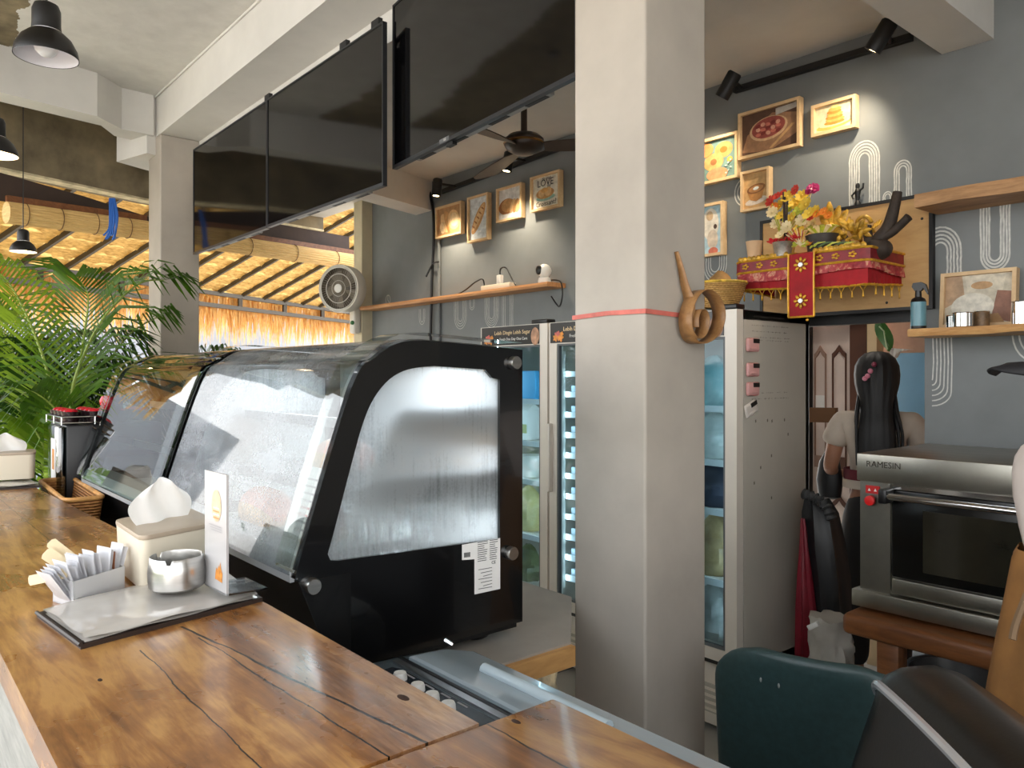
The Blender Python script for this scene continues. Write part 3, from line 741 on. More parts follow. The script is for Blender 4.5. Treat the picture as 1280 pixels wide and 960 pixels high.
for r_ in range(4):
    pts = []; L1 = []; L2 = []
    for q in range(9):
        u = 0.42+0.28*q/8; zz = 0.70-0.028*r_+(0.012 if q % 2 else 0); L1.append(on_sign(u, zz, .0009)); L2.append(on_sign(u, zz-0.009, .0009))
    build('zigzag_motif', MB().grid([L1, L2]), ORG if r_ % 2 else mat('print_white', (240, 236, 228), 0.6), st, False)
for r_ in range(3):
    build('text_line', MB().poly([on_sign(0.22+0.05*r_, 0.545-0.02*r_-0.03*0), on_sign(0.8, 0.545-0.02*r_), on_sign(0.8, 0.552-0.02*r_), on_sign(0.22+.05*r_, 0.552-0.02*r_)]), GRYT, st, False)
mb = MB(); mb.poly([on_sign(u, v_) for u, v_ in ((.50, .10), (.82, .09), (.84, .17), (.78, .20), (.74, .26), (.70, .2), (.66, .23), (.62, .18), (.56, .20), (.52, .15))])
build('cake_motif', mb, ORG, st, False)
# ================================================================== DISPLAY CASES
FRAMEB = mat('black_lacquer', (12, 12, 13), 0.16, 0, 0, 1, 0, (1, 1, 1), Coat_Weight=0.4)
CASEB = mat('black_case_panel', (15, 15, 16), 0.32)
GLF = glass('case_front_glass', (222, 234, 230), 0.07, fog=(0.0, 0.03, 3), rough=0.015)
GLF2 = glass('case_front_misted_glass', (222, 230, 230), 0.05, fogcol=(196, 201, 206), fog=(0.03, 0.60, 2.6), streak=(0.6, 0.6, 3), rough=0.03)
GLE = glass('case_end_misted_glass', (216, 222, 226), 0.04, fog=(0.22, 0.82, 5), streak=(11, 11, 0.6), rough=0.05, ior=1.3, drip=1.1)
outer = smoothpath([(.640, 1.118), (.645, 1.15), (.752, 1.470), (.797, 1.533), (.853, 1.566), (.915, 1.572), (1.19, 1.558)], 5)[0:]
outer = [V((p[0], p[1])) if len(p) == 2 else p for p in outer] if False else outer
def case_profile():
    raw = [(.628, 1.118), (.633, 1.15), (.742, 1.474), (.795, 1.534), (.853, 1.566), (.915, 1.572)]
    P = smoothpath([(0, y, z) for y, z in raw], 5)
    return [(p.y, p.z) for p in P]+[(1.05, 1.566), (1.19, 1.558)]
PROF = case_profile()
OUT = PROF+[(1.19, .918), (.705, .918)]
INN0 = [(p.y, p.z) for p in smoothpath([(0, y, z) for y, z in [(.690, 1.152), (.705, 1.20), (.745, 1.335), (.768, 1.405), (.792, 1.452), (.828, 1.490), (.875, 1.511), (.94, 1.518)]], 4)]
INN = INN0+[(1.078, 1.511), (1.098, 1.492), (1.121, 1.488), (1.121, 1.122), (.712, 1.136), (.696, 1.139)]
def resample(pts, n):
    P = [V((0, a, b)) for a, b in pts]; P.append(P[0]); L = [0]
    for a, b in zip(P, P[1:]): L.append(L[-1]+(b-a).length)
    out = []
    for k in range(n):
        d = L[-1]*k/n; i = max(j for j in range(len(L)) if L[j] <= d+1e-9); i = min(i, len(P)-2)
        f = (d-L[i])/max(L[i+1]-L[i], 1e-9); out.append(P[i].lerp(P[i+1], f))
    return out
def radial_pair(outer_, inner_, n=140):
    """outer and inner loops sampled along the same rays so the border keeps sharp corners"""
    c = V((0, 0.92, 1.30))
    def hit(loop, a):
        d = V((0, cos(a), sin(a))); best = None
        for i in range(len(loop)):
            p = V((0,)+tuple(loop[i])); q = V((0,)+tuple(loop[(i+1) % len(loop)])); e = q-p
            den = d.y*e.z-d.z*e.y
            if abs(den) < 1e-12: continue
            w = p-c; tt = (w.y*e.z-w.z*e.y)/den; uu = (w.y*d.z-w.z*d.y)/den
            if tt > 1e-6 and -1e-6 <= uu <= 1+1e-6 and (best is None or tt > best): best = tt
        return c+d*(best or 0)
    angs = sorted({2*pi*k/n for k in range(n)} | {math.atan2(z-1.30, y-0.92) % (2*pi) for y, z in list(outer_)+list(inner_)})
    return [hit(outer_, a) for a in angs], [hit(inner_, a) for a in angs]
def display_case(x0, x1, label, gfront, misted):
    T = thing('display_case', label, 'display case', ((x0+x1)/2, .9, .885))
    o_, i_ = radial_pair(OUT, INN)
    for x, s in ((x0, 0.02), (x1-0.02, 0.02)):
        sh = lambda L: [V((x, p.y, p.z)) for p in L]
        e = build('end_frame', MB().ring_prism(sh(o_), sh(i_), (s, 0, 0)), FRAMEB, T, False)
        build('end_glass', MB().prism([(x+0.008, y, z) for y, z in INN], (0.004, 0, 0)), GLE if misted else GLF, e, False)
    # curved front pane and its clear overhanging lip
    y = [p for p in PROF]
    rows = [[(xx, a-0.004, b+0.004) for a, b in PROF] for xx in (x0+0.02, x0+(x1-x0)*0.5, x1-0.02)]
    build('curved_front_glass', MB().grid(rows), gfront, T)
    rows = [[(xx, a-0.010, b+0.016) for a, b in PROF] for xx in (x1-0.07, x1+0.012)]
    lip0 = [[(xx, a-0.010, b+0.016) for a, b in PROF] for xx in (x0-.018, x0+.05)]
    if not misted: build('glass_lip', MB().grid(lip0), GLF, T)
    build('glass_lip', MB().grid(rows), GLF, T)
    # steel sill, lower body leaning in under the glass
    build('sill', MB().prism([(x0+.02, .622, 1.122), (x0+.02, .640, 1.150), (x0+.02, .700, 1.150), (x0+.02, .700, 1.110), (x0+.02, .622, 1.104)], (x1-x0-.04, 0, 0)), mat('grey_sill', (196, 200, 202), .3, .4), T, False)
    build('lower_front_panel', MB().prism([(x0, .630, 1.108), (x0, .705, .918), (x0, .74, .918), (x0, .74, 1.108)], (x1-x0, 0, 0)), CASEB, T, False)
    build('floor_pan', MB().bb(x0+.02, x1-.02, .70, 1.17, 1.08, 1.10), mat('white_pan', (196, 196, 194), 0.4), T)
    build('base', MB().bb(x0+.01, x1-.01, .72, 1.18, .905, 1.08), CASEB, T)
    build('back_door', MB().bb(x0+.02, x1-.02, 1.17, 1.19, 1.10, 1.55), GLE if misted else GLF, T)
    build('top_trim', MB().bb(x0+.02, x1-.02, 1.13, 1.19, 1.535, 1.556), CASEB, T)
    if misted:
        build('light_tube', MB().bb(x0+.05, x1-.05, .925, .945, 1.535, 1.55), WHITEP, T)
        lamp('AREA', ((x0+x1)/2, 1.0, 1.53), 4.5, (.90, .95, 1.0), size=(x1-x0-.1, .16), aim=((x0+x1)/2, 1.0, 1.0))
    for z_, y0 in ((1.24, .80), (1.385, .86)):
        s = build('shelf', MB().bb(x0+.025, x1-.025, y0, 1.15, z_-.004, z_+.004), glass('shelf_glass', (205, 220, 216), 0.12), T)
        if misted:
            build('added_shelf_light', MB().bb(x0+.05, x1-.05, 1.07, 1.11, z_-.016, z_-.006), WHITEP, s)  # strips added under the shelves to brighten the misted end window
            lamp('AREA', ((x0+x1)/2, 1.09, z_-.018), 2.1, (.92, .96, 1.0), size=(x1-x0-.1, .05), aim=((x0+x1)/2, 1.06, 1.0))
        for xx in (x0+.03, x1-.05):
            build('shelf_bracket', MB().prism([(xx, 1.165, z_-.045), (xx, 1.165, z_-.004), (xx, y0+.02, z_-.004), (xx, y0+.02, z_-.014)], (.012, 0, 0)), WHITEP, s, False)
        build('shelf_rail', MB().bb(x0+.03, x1-.03, y0-.004, y0+.004, z_-.012, z_+.012), ALU, s)
    for (yy, zz) in ((.655, 1.098), (1.160, 1.527), (1.150, 1.086)):
        build('steel_knob', MB().lathe([(0, .016), (.014, .016), (.0155, .013), (.0155, 0), (0, 0)], (x1, yy, zz), 24, roty(pi/2)), STEEL, T)
    for xx in (x0+.07, x1-.07):
        for yy in (.76, 1.10):
            build('foot', MB().lathe([(.028, 0), (.034, .004), (.040, .022), (0, .022)], (xx, yy, .885), 16), BLACK, T)
    return T
case1 = display_case(-2.25, -1.366, 'nearer black display case with misted curved glass and a taped paper notice', GLF2, True)
case2 = display_case(-3.21, -2.272, 'farther clear curved glass display case next to the palm', GLF, False)
# vent grille and paper label on the near end
nl = [at(577.5, 681, X=-1.3645), at(625, 672.5, X=-1.3645), at(625, 736, X=-1.3645), at(593, 743, X=-1.3645), at(593, 699, X=-1.3645), at(577.5, 700, X=-1.3645)]
note = thing('paper_notice', 'white printed data label stuck on the near end of the display case', 'label', nl[3])
build('paper', MB().prism(nl, (0.0006, 0, 0)), PAPER, note, False)
INK = mat('black_ink', (40, 40, 42), 0.7)
R4 = random.Random(2)
for k in range(10):
    y0 = 678+k*2.6; L = R4.uniform(8, 13)
    build('print_line', MB().prism([at(597, y0, X=-1.3635), at(597+L, y0-L*.18, X=-1.3635), at(597+L, y0-L*.18+.8, X=-1.3635), at(597, y0+.8, X=-1.3635)], (0.0003, 0, 0)), INK, note, False)
    build('print_line', MB().prism([at(612, y0-2.6, X=-1.3635), at(612+L*.8, y0-2.6-L*.14, X=-1.3635), at(612+L*.8, y0-1.8-L*.14, X=-1.3635), at(612, y0-1.8, X=-1.3635)], (0.0003, 0, 0)), INK, note, False)
for k in range(7):
    build('barcode_bar', MB().prism([at(580+k*1.15, 691-.15*k, X=-1.3635), at(580.7+k*1.15, 691-.15*k, X=-1.3635), at(580.7+k*1.15, 697-.15*k, X=-1.3635), at(580+k*1.15, 697-.15*k, X=-1.3635)], (0.0003, 0, 0)), INK, note, False)
p = at(617, 703, X=-1.3632); build('ce_mark', MB().text('CE', 0.010, wallMX(p.y, p.z, p.x), 0.0003), INK, note, False)
for k in range(7):
    y0 = 712+k*4; build('print_line', MB().prism([at(598+3*(k % 3), y0, X=-1.3635), at(615, y0-3, X=-1.3635), at(615, y0-2.3, X=-1.3635), at(598+3*(k % 3), y0+.7, X=-1.3635)], (0.0003, 0, 0)), INK, note, False)
# goods inside the cases
PINKC = mat('salmon_glaze', (214, 138, 116), 0.5, 0, 0.15, 10)
SPONGE = mat('sponge_cake', (206, 156, 92), 0.8, 0, 0.2, 20, 0.3)
def loaf(c, L, w, h, m, label, cat='cake', rz_=0.0):
    T = thing('loaf_cake', label, cat, c, 'cakes inside the glass cases', rz_)
    rows = []
    for i in range(9):
        f = i/8; k = (1-(2*f-1)**4)**0.5*0.98+0.02
        rows.append([W[T.name] @ V((L*(f-.5), w/2*k*cos(a)*(1 if sin(a) > 0 else 1.0), max(0, h*k*(0.35+0.65*sin(a))) if sin(a) > -.3 else 0)) for a in [2*pi*q/18 for q in range(18)]])
    build('crumb', MB().loft(rows), m, T)
    g = [[V(p)+V((0, 0, 0.004)) for p in r[1:9]] for r in rows]
    build('glaze', MB().grid(g), PINKC, T)
tray = thing('cake_tray', 'white tray under the glazed loaf cakes in the nearer display case', 'tray', (-1.85, .88, 1.102))
build('tray', MB().bb(-2.1, -1.55, .74, 1.05, 1.102, 1.112, .004), WHITEP, tray)
loaf((-1.98, .82, 1.112), .20, .11, .085, SPONGE, 'left salmon-glazed loaf on the floor of the nearer display case')
loaf((-1.72, .84, 1.112), .20, .11, .085, SPONGE, 'right salmon-glazed loaf on the floor of the nearer display case')
loaf((-1.85, .98, 1.244), .24, .12, .08, SPONGE, 'glazed loaf on the lower glass shelf of the nearer display case')
PTR = mat('grey_bake_tray', (92, 92, 90), .5)
for z_, ya, yb, lab in ((1.389, .875, 1.13, 'grey bakery tray on the upper shelf, just inside the misted end window'), (1.244, .815, 1.13, 'grey bakery tray on the lower shelf, just inside the misted end window')):
    T = thing('bakery_tray', lab, 'tray', (-1.45, 1.0, z_))
    build('tray_shell', MB().ring_prism([(-1.53, ya, z_), (-1.388, ya, z_), (-1.388, yb, z_), (-1.53, yb, z_)], [(-1.52, ya+.01, z_), (-1.398, ya+.01, z_), (-1.398, yb-.01, z_), (-1.52, yb-.01, z_)], (0, 0, .042)), PTR, T, False)
    build('tray_floor', MB().bb(-1.525, -1.40, ya+.005, yb-.005, z_+.0005, z_+.004), PTR, T)
    for k in range(4):
        yc = ya+.04+(yb-ya-.08)*k/3; build('pastry', MB().ball((-1.46, yc, z_+.03), (.045, .03, .025), 12, 8), SPONGE, T)
gr = thing('wire_rack', 'small wire cooling rack on the floor of the nearer case, by the end window', 'rack', (-1.45, .95, 1.102))
for k in range(7): build('rack_wire', MB().tube([(-1.53+.02*k, .74, 1.112), (-1.53+.02*k, .98, 1.112)], .0022, 5), CHROME, gr)
for yy in (.75, .86, .97): build('cross_wire', MB().tube([(-1.535, yy, 1.109), (-1.405, yy, 1.109)], .0022, 5), CHROME, gr)
pl = thing('price_list', 'printed price sheet leaning inside the near corner of the misted case', 'sheet', (-1.45, .72, 1.11))
build('sheet', MB().prism([(-1.60, .700, 1.155), (-1.41, .700, 1.155), (-1.41, .748, 1.30), (-1.60, .748, 1.30)], (0, .001, 0)), PAPER, pl, False)
for k in range(8): build('text_line', MB().prism([(-1.59, .7045+.0047*k, 1.172+.0145*k), (-1.425-.01*(k % 3), .7045+.0047*k, 1.172+.0145*k), (-1.425-.01*(k % 3), .7058+.0047*k, 1.176+.0145*k), (-1.59, .7058+.0047*k, 1.176+.0145*k)], (0, -.0012, 0)), mat('red_ink', (180, 80, 70), 0.7) if 1 < k < 4 else GRYT, pl, False)
# plywood bench under the cases
tb = thing('plywood_bench', 'grey-topped plywood bench under the two display cases', 'bench', (-2.4, .95, 0))
build('bench_top', MB().prism([(-3.9, .47, .858), (-1.26, .47, .858), (-1.26, 1.245, .858), (-1.515, 1.50, .858), (-3.9, 1.50, .858)], (0, 0, .027)), mat('grey_laminate', (150, 142, 132), 0.55, 0, 0.12, 3, 0.1), tb)
build('front_edge', MB().bb(-1.26, -1.245, .95, 1.245, .835, .880), wood('raw_batten', [(0.3, (150, 104, 56)), (0.7, (206, 160, 100))], (6, 1.2, 6), 3, .6), tb)
for x, y in ((-3.8, .53), (-3.8, 1.44), (-2.5, .53), (-2.5, 1.44), (-1.33, 1.13), (-1.62, 1.44)):
    if 1: build('leg', MB().bb(x-.03, x+.03, y-.03, y+.03, 0, .858), BENCHW, tb)
build('lower_shelf', MB().prism([(-3.85, .63, .5), (-1.28, .63, .5), (-1.28, 1.24, .5), (-1.50, 1.46, .5), (-3.85, 1.46, .5)], (0, 0, .02)), PLYW, tb)
def bag(name, c, size, m, label, cat, seed=1, parent=None, group=None, n=20, k=10, knot=True):
    """crumpled sack"""
    R5 = random.Random(seed); off = V((R5.uniform(0, 50), R5.uniform(0, 50), R5.uniform(0, 50))); rows = []
    for j in range(k+1):
        f = j/k; r = (sin(pi*min(f*0.86+0.12, 1))**0.55)*(1-0.25*f) if knot else (0.92+0.08*sin(f*pi))
        row = []
        for i in range(n):
            a = 2*pi*i/n; d = V((cos(a), sin(a), f*2))
            w = 1+0.30*mnoise.noise(d*1.7+off)+0.22*mnoise.noise(d*4+off)
            row.append(V(c)+V((cos(a)*size[0]/2*r*w, sin(a)*size[1]/2*r*w, size[2]*f*(1+0.05*mnoise.noise(d*3+off)))))
        rows.append(row)
    mb = MB().loft(rows)
    if parent is not None: return build(name, mb, m, parent, angle=180)
    return solo(name, mb, m, label, cat, group)
GREYC = mat('dark_grey_cloth', (84, 82, 80), 0.8, 0, 0.2, 8)
bag('folded_cloth', (-1.36, 1.0, .52), (.14, .3, .26), GREYC, 'dark grey cloth bundle under the plywood bench end', 'cloth', 3, knot=False)
bag('patterned_bag', (-1.47, 1.28, .52), (.14, .2, .28), mat('cow_print', (196, 172, 140), 0.7, 0, 0.6, 14), 'brown and cream patterned bag under the plywood bench, beside the pillar', 'bag', 8, knot=False)
# ================================================================== BLACK COOLER, BERRIES, BASKET
cb = at(73, 600, Y=.575); X0c = cb.x
cool = thing('cooler_box', 'small black countertop cooler with a glass front beyond the left display case', 'cooler', (X0c-.16, .75, .885))
build('cabinet', MB().bb(X0c-.32, X0c, .60, .95, .905, 1.305, .01), mat('cooler_black', (20, 20, 22), 0.4), cool)
build('glass_door', MB().bb(X0c-.31, X0c-.004, .575, .60, .92, 1.30, .006), glass('cooler_glass', (190, 206, 204), .18), cool)
build('price_sticker', MB().bb(X0c-.14, X0c-.05, .5735, .575, .95, 1.25), PAPER, cool, False)
build('sticker_picture', MB().bb(X0c-.115, X0c-.075, .5728, .5735, 1.13, 1.21), ORG, cool, False)
for x in (X0c-.28, X0c-.04):
    for y in (.63, .92): build('foot', MB().lathe([(.018, 0), (.02, .02), (0, .02)], (x, y, .885), 10), BLACK, cool)
rk = thing('wire_tray', 'shallow chrome wire tray of red-topped cups on the small black cooler', 'tray', (X0c-.16, .75, 1.305))
for z_ in (1.312, 1.335): build('wire_rim', MB().tube([(X0c-.31, .585, z_), (X0c, .585, z_), (X0c, .94, z_), (X0c-.31, .94, z_)], .003, 6, closed=True), CHROME, rk)
for x in (X0c-.31, X0c-.15, X0c): build('upright_wire', MB().tube([(x, .585, 1.306), (x, .585, 1.336)], .0025, 5), CHROME, rk)
for y in (.70, .82): build('upright_wire', MB().tube([(X0c, y, 1.306), (X0c, y, 1.336)], .0025, 5), CHROME, rk)
REDF = mat('red_jelly', (190, 20, 40), 0.25, 0, 0.2, 20); DARKC = mat('dark_cup', (34, 20, 22), 0.25)
cup0 = None
for i in range(4):
    for j in range(4):
        loc = (X0c-.045-.075*i, .625+.085*j, 1.307)
        if cup0 is None:
            cup0 = thing('dessert_cup', 'dark cup with a red top in the wire tray on the black cooler', 'cup', loc, 'red-topped cups on the black cooler')
            build('cup_body', MB().lathe([(0, 0), (.026, 0), (.035, .048), (0, .048)], loc, 16), DARKC, cup0)
            build('red_top', MB().lathe([(.027, .046), (.024, .052), (.014, .058), (0, .059)], loc, 16), REDF, cup0)
        elif (i+j) < 6: copy_thing(cup0, loc)
tp = thing('red_apple', 'single round red fruit on top of the cups, nearest the display case', 'fruit', (X0c-.06, .76, 1.362))
build('fruit_body', MB().lathe([(0, .004), (.012, 0), (.028, .014), (.032, .032), (.024, .050), (.010, .054), (0, .048)], (X0c-.06, .76, 1.362), 18), mat('apple_red', (200, 24, 40), .25, 0, .2, 9), tp)
build('stalk', MB().tube([(X0c-.06, .76, 1.41), (X0c-.057, .76, 1.425)], .002, 5), BENCHW, tp)
def wicker(name, c1=(150, 92, 44), c2=(206, 146, 80), s=70):
    t = NT(name); vec = t.coords((1, 1, 1)); w = t.n('ShaderNodeTexWave'); w.wave_type = 'BANDS'; w.bands_direction = 'Z'
    w.inputs['Scale'].default_value = s*0.45; w.inputs['Distortion'].default_value = 1.2; t.l(vec, w.inputs['Vector'])
    ch = t.n('ShaderNodeTexChecker'); ch.inputs['Scale'].default_value = s; t.l(vec, ch.inputs['Vector'])
    f = t.math('ADD', t.math('MULTIPLY', w.outputs['Fac'], .7), t.math('MULTIPLY', ch.outputs['Fac'], .3))
    return t.done(t.pbsdf(t.ramp(f, [(0.2, c1), (0.8, c2)]), .6, 0, t.bump(f, .8, .006)))
WICK = wicker('brown_wicker')
bk = thing('wicker_basket', 'shallow brown wicker basket between the counter and the farther display case', 'basket', (-3.1, .555, .885))
def rrect(cx, cy, w, d, z, r=.03, n=4):
    pts = []
    for qx, qy, a0 in ((1, 1, 0), (-1, 1, pi/2), (-1, -1, pi), (1, -1, 3*pi/2)):
        for k in range(n+1):
            a = a0+pi/2*k/n; pts.append((cx+qx*(w/2-r)+r*cos(a), cy+qy*(d/2-r)+r*sin(a), z))
    return pts
bx, by = -3.10, .566
Rb = Matrix.Translation((bx, by, 0)) @ Matrix.Rotation(radians(-2), 4, 'Z') @ Matrix.Translation((-bx, -by, 0))
rr_ = lambda w, d, z, r=.03: [Rb @ V(p) for p in rrect(bx, by, w, d, z, r)]
build('woven_body', MB().loft([rr_(.48, .08, .887), rr_(.54, .10, .98), rr_(.60, .118, 1.092), rr_(.585, .106, 1.092), rr_(.52, .085, .98), rr_(.46, .065, .90)]), WICK, bk)
build('rim', MB().tube(rr_(.595, .113, 1.095), .008, 8, closed=True), mat('cane_rim', (206, 150, 84), .55, 0, .2, 20), bk)
# ================================================================== TWIN-TUB WASHER
ws = thing('washing_machine', 'grey washer with smoky lid and dark knob panel behind the counter', 'washer', (-.9, .7, 0))
WG = mat('washer_grey', (132, 140, 142), .35, 0, .05, 3)
def washer_out(ins, z):
    pts = smoothpath([(-1.285+ins, .60, z), (-1.285+ins, .74, z), (-1.262+ins, .86-ins*.3, z), (-1.20, .915-ins, z), (-1.10, .925-ins, z), (-.9, .925-ins, z)], 5)
    return [V((-1.285+ins, .48, z))]+pts+[V((-.45, .925-ins, z)), V((-.45, .48, z))]
build('tub_body', MB().loft([washer_out(.012, .02), washer_out(.0, .3), washer_out(.0, .93), washer_out(.012, .952)]), WG, ws)
build('top_rim', MB().loft([washer_out(.012, .952), washer_out(.02, .960), washer_out(.04, .962)]), mat('washer_rim_dark', (70, 82, 88), .3), ws)
lidp = lambda z, i=0: [V((-1.225+i, .785+i, z)), V((-1.215+i, .86-i, z)), V((-1.17+i, .895-i, z)), V((-.5-i, .895-i, z)), V((-.5-i, .785+i, z))]
build('lid', MB().loft([lidp(.962), lidp(.970), lidp(.973, .006)]), mat('smoky_lid', (152, 164, 170), .18, 0, .06, 3, 0, (1, 1, 1), Coat_Weight=.4), ws, angle=25)
build('lid_grip', MB().tube([V((-1.08, .850, .974)), V((-.78, .850, .974))], .011, 10), mat('lid_clear_grip', (178, 192, 198), .12), ws)
build('lid_gasket', MB().tube([V((-1.245, .778, .962)), V((-.5, .778, .962))], .006, 6), BLACK, ws)
build('bright_strip', MB().bb(-1.24, -.5, .758, .772, .960, .966), ALU, ws)
pan = build('knob_panel', MB().prism([(-1.215, .66, .9605), (-1.215, .742, .9605), (-1.195, .750, .9605), (-.5, .750, .9605), (-.5, .66, .9605)], (0, 0, .004)), mat('panel_navy', (26, 34, 42), .25), ws, False)
for px, py in ((500, 848), (522, 862), (540, 874), (560, 886)):
    c = at(px, py, z=.966); build('knob', MB().lathe([(.013, 0), (.012, .010), (.0105, .013), (0, .013)], (c.x, min(c.y, .735), .964), 18), WHITEP, pan)
    build('knob_label', MB().bb(c.x-.012, c.x+.014, .742, .7455, .9645, .9652), GRYT, pan, False)
build('hinge_clip', MB().tube([at(556, 800, z=.985), at(566, 806, z=.978)], .004, 6), CHROME, ws)
# ================================================================== SCREENS
SCR = mat('screen_black', (7, 7, 8), .07, 0, 0, 1, 0, (1, 1, 1), Specular_IOR_Level=.55)
def tv(x0, x1, y, z0, z1, label, yaw=0.0, brackets=()):
    c = V((x0, y, z0)); T = thing('television', label, 'television', c, None, yaw); M = W[T.name]; w = x1-x0; h = z1-z0
    def L(pts): return [M @ V(p) for p in pts]
    def bx(a0, a1, b0, b1, c0, c1): return MB().prism(L([(a0, b0, c0), (a1, b0, c0), (a1, b0, c1), (a0, b0, c1)]), (M.to_3x3() @ V((0, b1-b0, 0))))
    build('panel', bx(.006, w-.006, .004, .012, .012, h-.006), SCR, T, False)
    build('bezel', MB().ring_prism(L([(0, 0, 0), (w, 0, 0), (w, 0, h), (0, 0, h)]), L([(.007, 0, .014), (w-.007, 0, .014), (w-.007, 0, h-.007), (.007, 0, h-.007)]), M.to_3x3() @ V((0, .02, 0))), mat('bezel_dark', (54, 55, 58), .3, .5), T, False)
    bk_ = build('rear_housing', bx(.16, w-.16, .0202, .046, .004, h-.02), mat('tv_rear_grey', (150, 152, 152), .4), T, False)
    for f0 in (.16, .36, .58, .76):
        build('vent_grille', bx(w*f0, w*(f0+.09), .026, .042, .002, .0045), BLACKM, bk_, False)
    for f0 in brackets: build('mount_bracket', bx(w*f0-.03, w*f0+.03, .03, .05, h-.1, h+.055), BLACKM, T, False)
    return T, L, w, h
TVY = 1.60
tv(-5.00, -3.85, TVY, 2.255, 2.918, 'leftmost black wall television, against the far white pillar', 0, (.94,))
tv(-3.846, -2.69, TVY, 2.258, 2.920, 'middle black television, between the leftmost screen and the tilted one', 0, (.66, .9))
T3, L3, w3, h3 = tv(-2.716, -1.527, 1.66, 2.339, 3.01, 'right-hand black television, turned slightly and cut by the near pillar', radians(-6))
p = [(w3*.335+dx, -.001, .003+dz) for dx, dz in ((0, 0), (.07, 0), (.07, .016), (0, .016))]
build('badge_plate', MB().poly(L3(p)), mat('badge_grey', (92, 94, 96), .3), T3, False)
build('badge_lettering', MB().text('LG', .013, W[T3.name] @ Matrix.Translation((w3*.37, -.002, .011)) @ Matrix.Rotation(pi/2, 4, 'X'), .0002), WHITEP, T3, False)
build('sensor_stub', MB().prism(L3([(w3*.36, .01, -.012), (w3*.40, .01, -.012), (w3*.40, .01, 0), (w3*.36, .01, 0)]), (0, .02, 0)), BLACK, T3, False)
# ================================================================== PENDANTS
PBL = mat('pendant_black', (18, 17, 16), .4); PWH = mat('pendant_white_lining', (232, 230, 234), .5)
def pendant(c, r, label, lit):
    c = V(c); T = thing('pendant_lamp', label, 'lamp', c); k = r/.075
    prof = [(.0745, 0), (.0745, .004), (.071, .022), (.058, .047), (.042, .062), (.0345, .068), (.033, .085), (.033, .120), (.028, .134), (.014, .141), (0, .142)]
    build('shade', MB().lathe([(a*k, b*k) for a, b in prof], c, 36), PBL, T)
    build('shade_lining', MB().lathe([(a*k*.975, b*k+.0008) for a, b in prof[:6]]+[(0, .068*k)], c, 36), PWH, T)
    build('socket', MB().lathe([(.014*k, .05*k), (.014*k, .068*k), (0, .068*k)], c, 14), PWH, T)
    build('bulb', MB().lathe([(0, .004), (.014, .006), (.025, .016), (.0285, .03), (.024, .045), (.014, .06), (.012, .066), (0, .066)] if k < 0 else [(0, .002*k), (.015*k, .005*k), (.026*k, .016*k), (.029*k, .03*k), (.024*k, .045*k), (.013*k, .058*k), (0, .058*k)], c, 20), emit('bulb_lit', (255, 214, 150), 14) if lit else mat('bulb_opal', (240, 240, 240), .3), T)
    build('cord', MB().tube([c+V((0, 0, .14*k)), V((c.x, c.y, 3.372))], .003, 6), BLACK, T)
    build('ceiling_cup', MB().lathe([(.035, -.0), (.03, -.02), (0, -.022)], (c.x, c.y, 3.37), 16), PBL, T)
    if lit: lamp('POINT', c+V((0, 0, .015*k)), 4.0, (1, .76, .45), size=.02)
    return T
c = at(58, 72, D=2.0); pendant(c, .076, 'large unlit black pendant lamp nearest the camera at upper left', False)
c = at(-6, 194, D=2.95); pendant(c, .078, 'lit black pendant lamp cut by the left picture edge', True)
c = at(29, 315, D=4.75); pendant(c, .075, 'small lit dark pendant lamp hanging before the bamboo blind', True)
# ================================================================== WALL FAN
fc = at(427, 361, D=6.1)
wf = thing('wall_fan', 'round white wall fan on the cream post beside the grey wall', 'fan', fc)
fd = V((0, 0, 0))-fc; fd.z = 0; fd.normalize(); fd = (fd+V((-.50, -.28, -.02))).normalized(); FR = align_z(fd)
build('shroud', MB().lathe([(.165, .035), (.186, .045), (.192, .02), (.186, -.07), (.15, -.11), (.05, -.12), (0, -.12)], fc, 40, FR), mat('fan_white', (218, 214, 204), .35), wf)
g = MB()
build('fan_cavity', MB().lathe([(.166, .036), (.16, -.04), (0, -.05)], fc, 32, FR), mat('fan_inner', (120, 110, 98), .6), wf)
for r in (.062, .115, .165):
    build('grille_ring', MB().tube([fc+FR @ V((r*cos(a), r*sin(a), .042)) for a in [2*pi*q/36 for q in range(36)]], .0028, 5, closed=True), WHITEP, wf)
for q in range(48):
    a = 2*pi*q/48; build('grille_spoke', MB().tube([fc+FR @ V((.04*cos(a), .04*sin(a), .046)), fc+FR @ V((.165*cos(a+.25), .165*sin(a+.25), .040))], .0016, 4), mat('grille_grey', (168, 160, 146), .4), wf)
build('hub_badge', MB().lathe([(.036, .046), (.034, .052), (0, .054)], fc, 24, FR), WHITEP, wf)
for q in range(5):
    a = 2*pi*q/5; rows = []
    for f in (0.0, .5, 1.0):
        r = .03+.12*f; rows.append([fc+FR @ V((r*cos(a+s), r*sin(a+s), -.01+.05*s)) for s in (-.35, 0, .35)])
    build('blade', MB().grid(rows), mat('fan_blade_grey', (150, 140, 126), .4), wf)
pst = V((-5.79, YW-.105, 2.0))
build('wall_mount', MB().box((-5.76, YW-.14, 1.99), (.085, .07, .30), None, .02, 3), mat('fan_white', (218, 214, 204), .35), wf)
build('tilt_arm', MB().tube([V((-5.76, YW-.16, 2.06)), fc-fd*.10], [.03, .035], 12), mat('fan_arm_grey', (150, 148, 140), .4), wf)
build('control_knob', MB().ball((-5.735, YW-.18, 1.93), .018), mat('green_led_knob', (50, 110, 60), .3), wf)
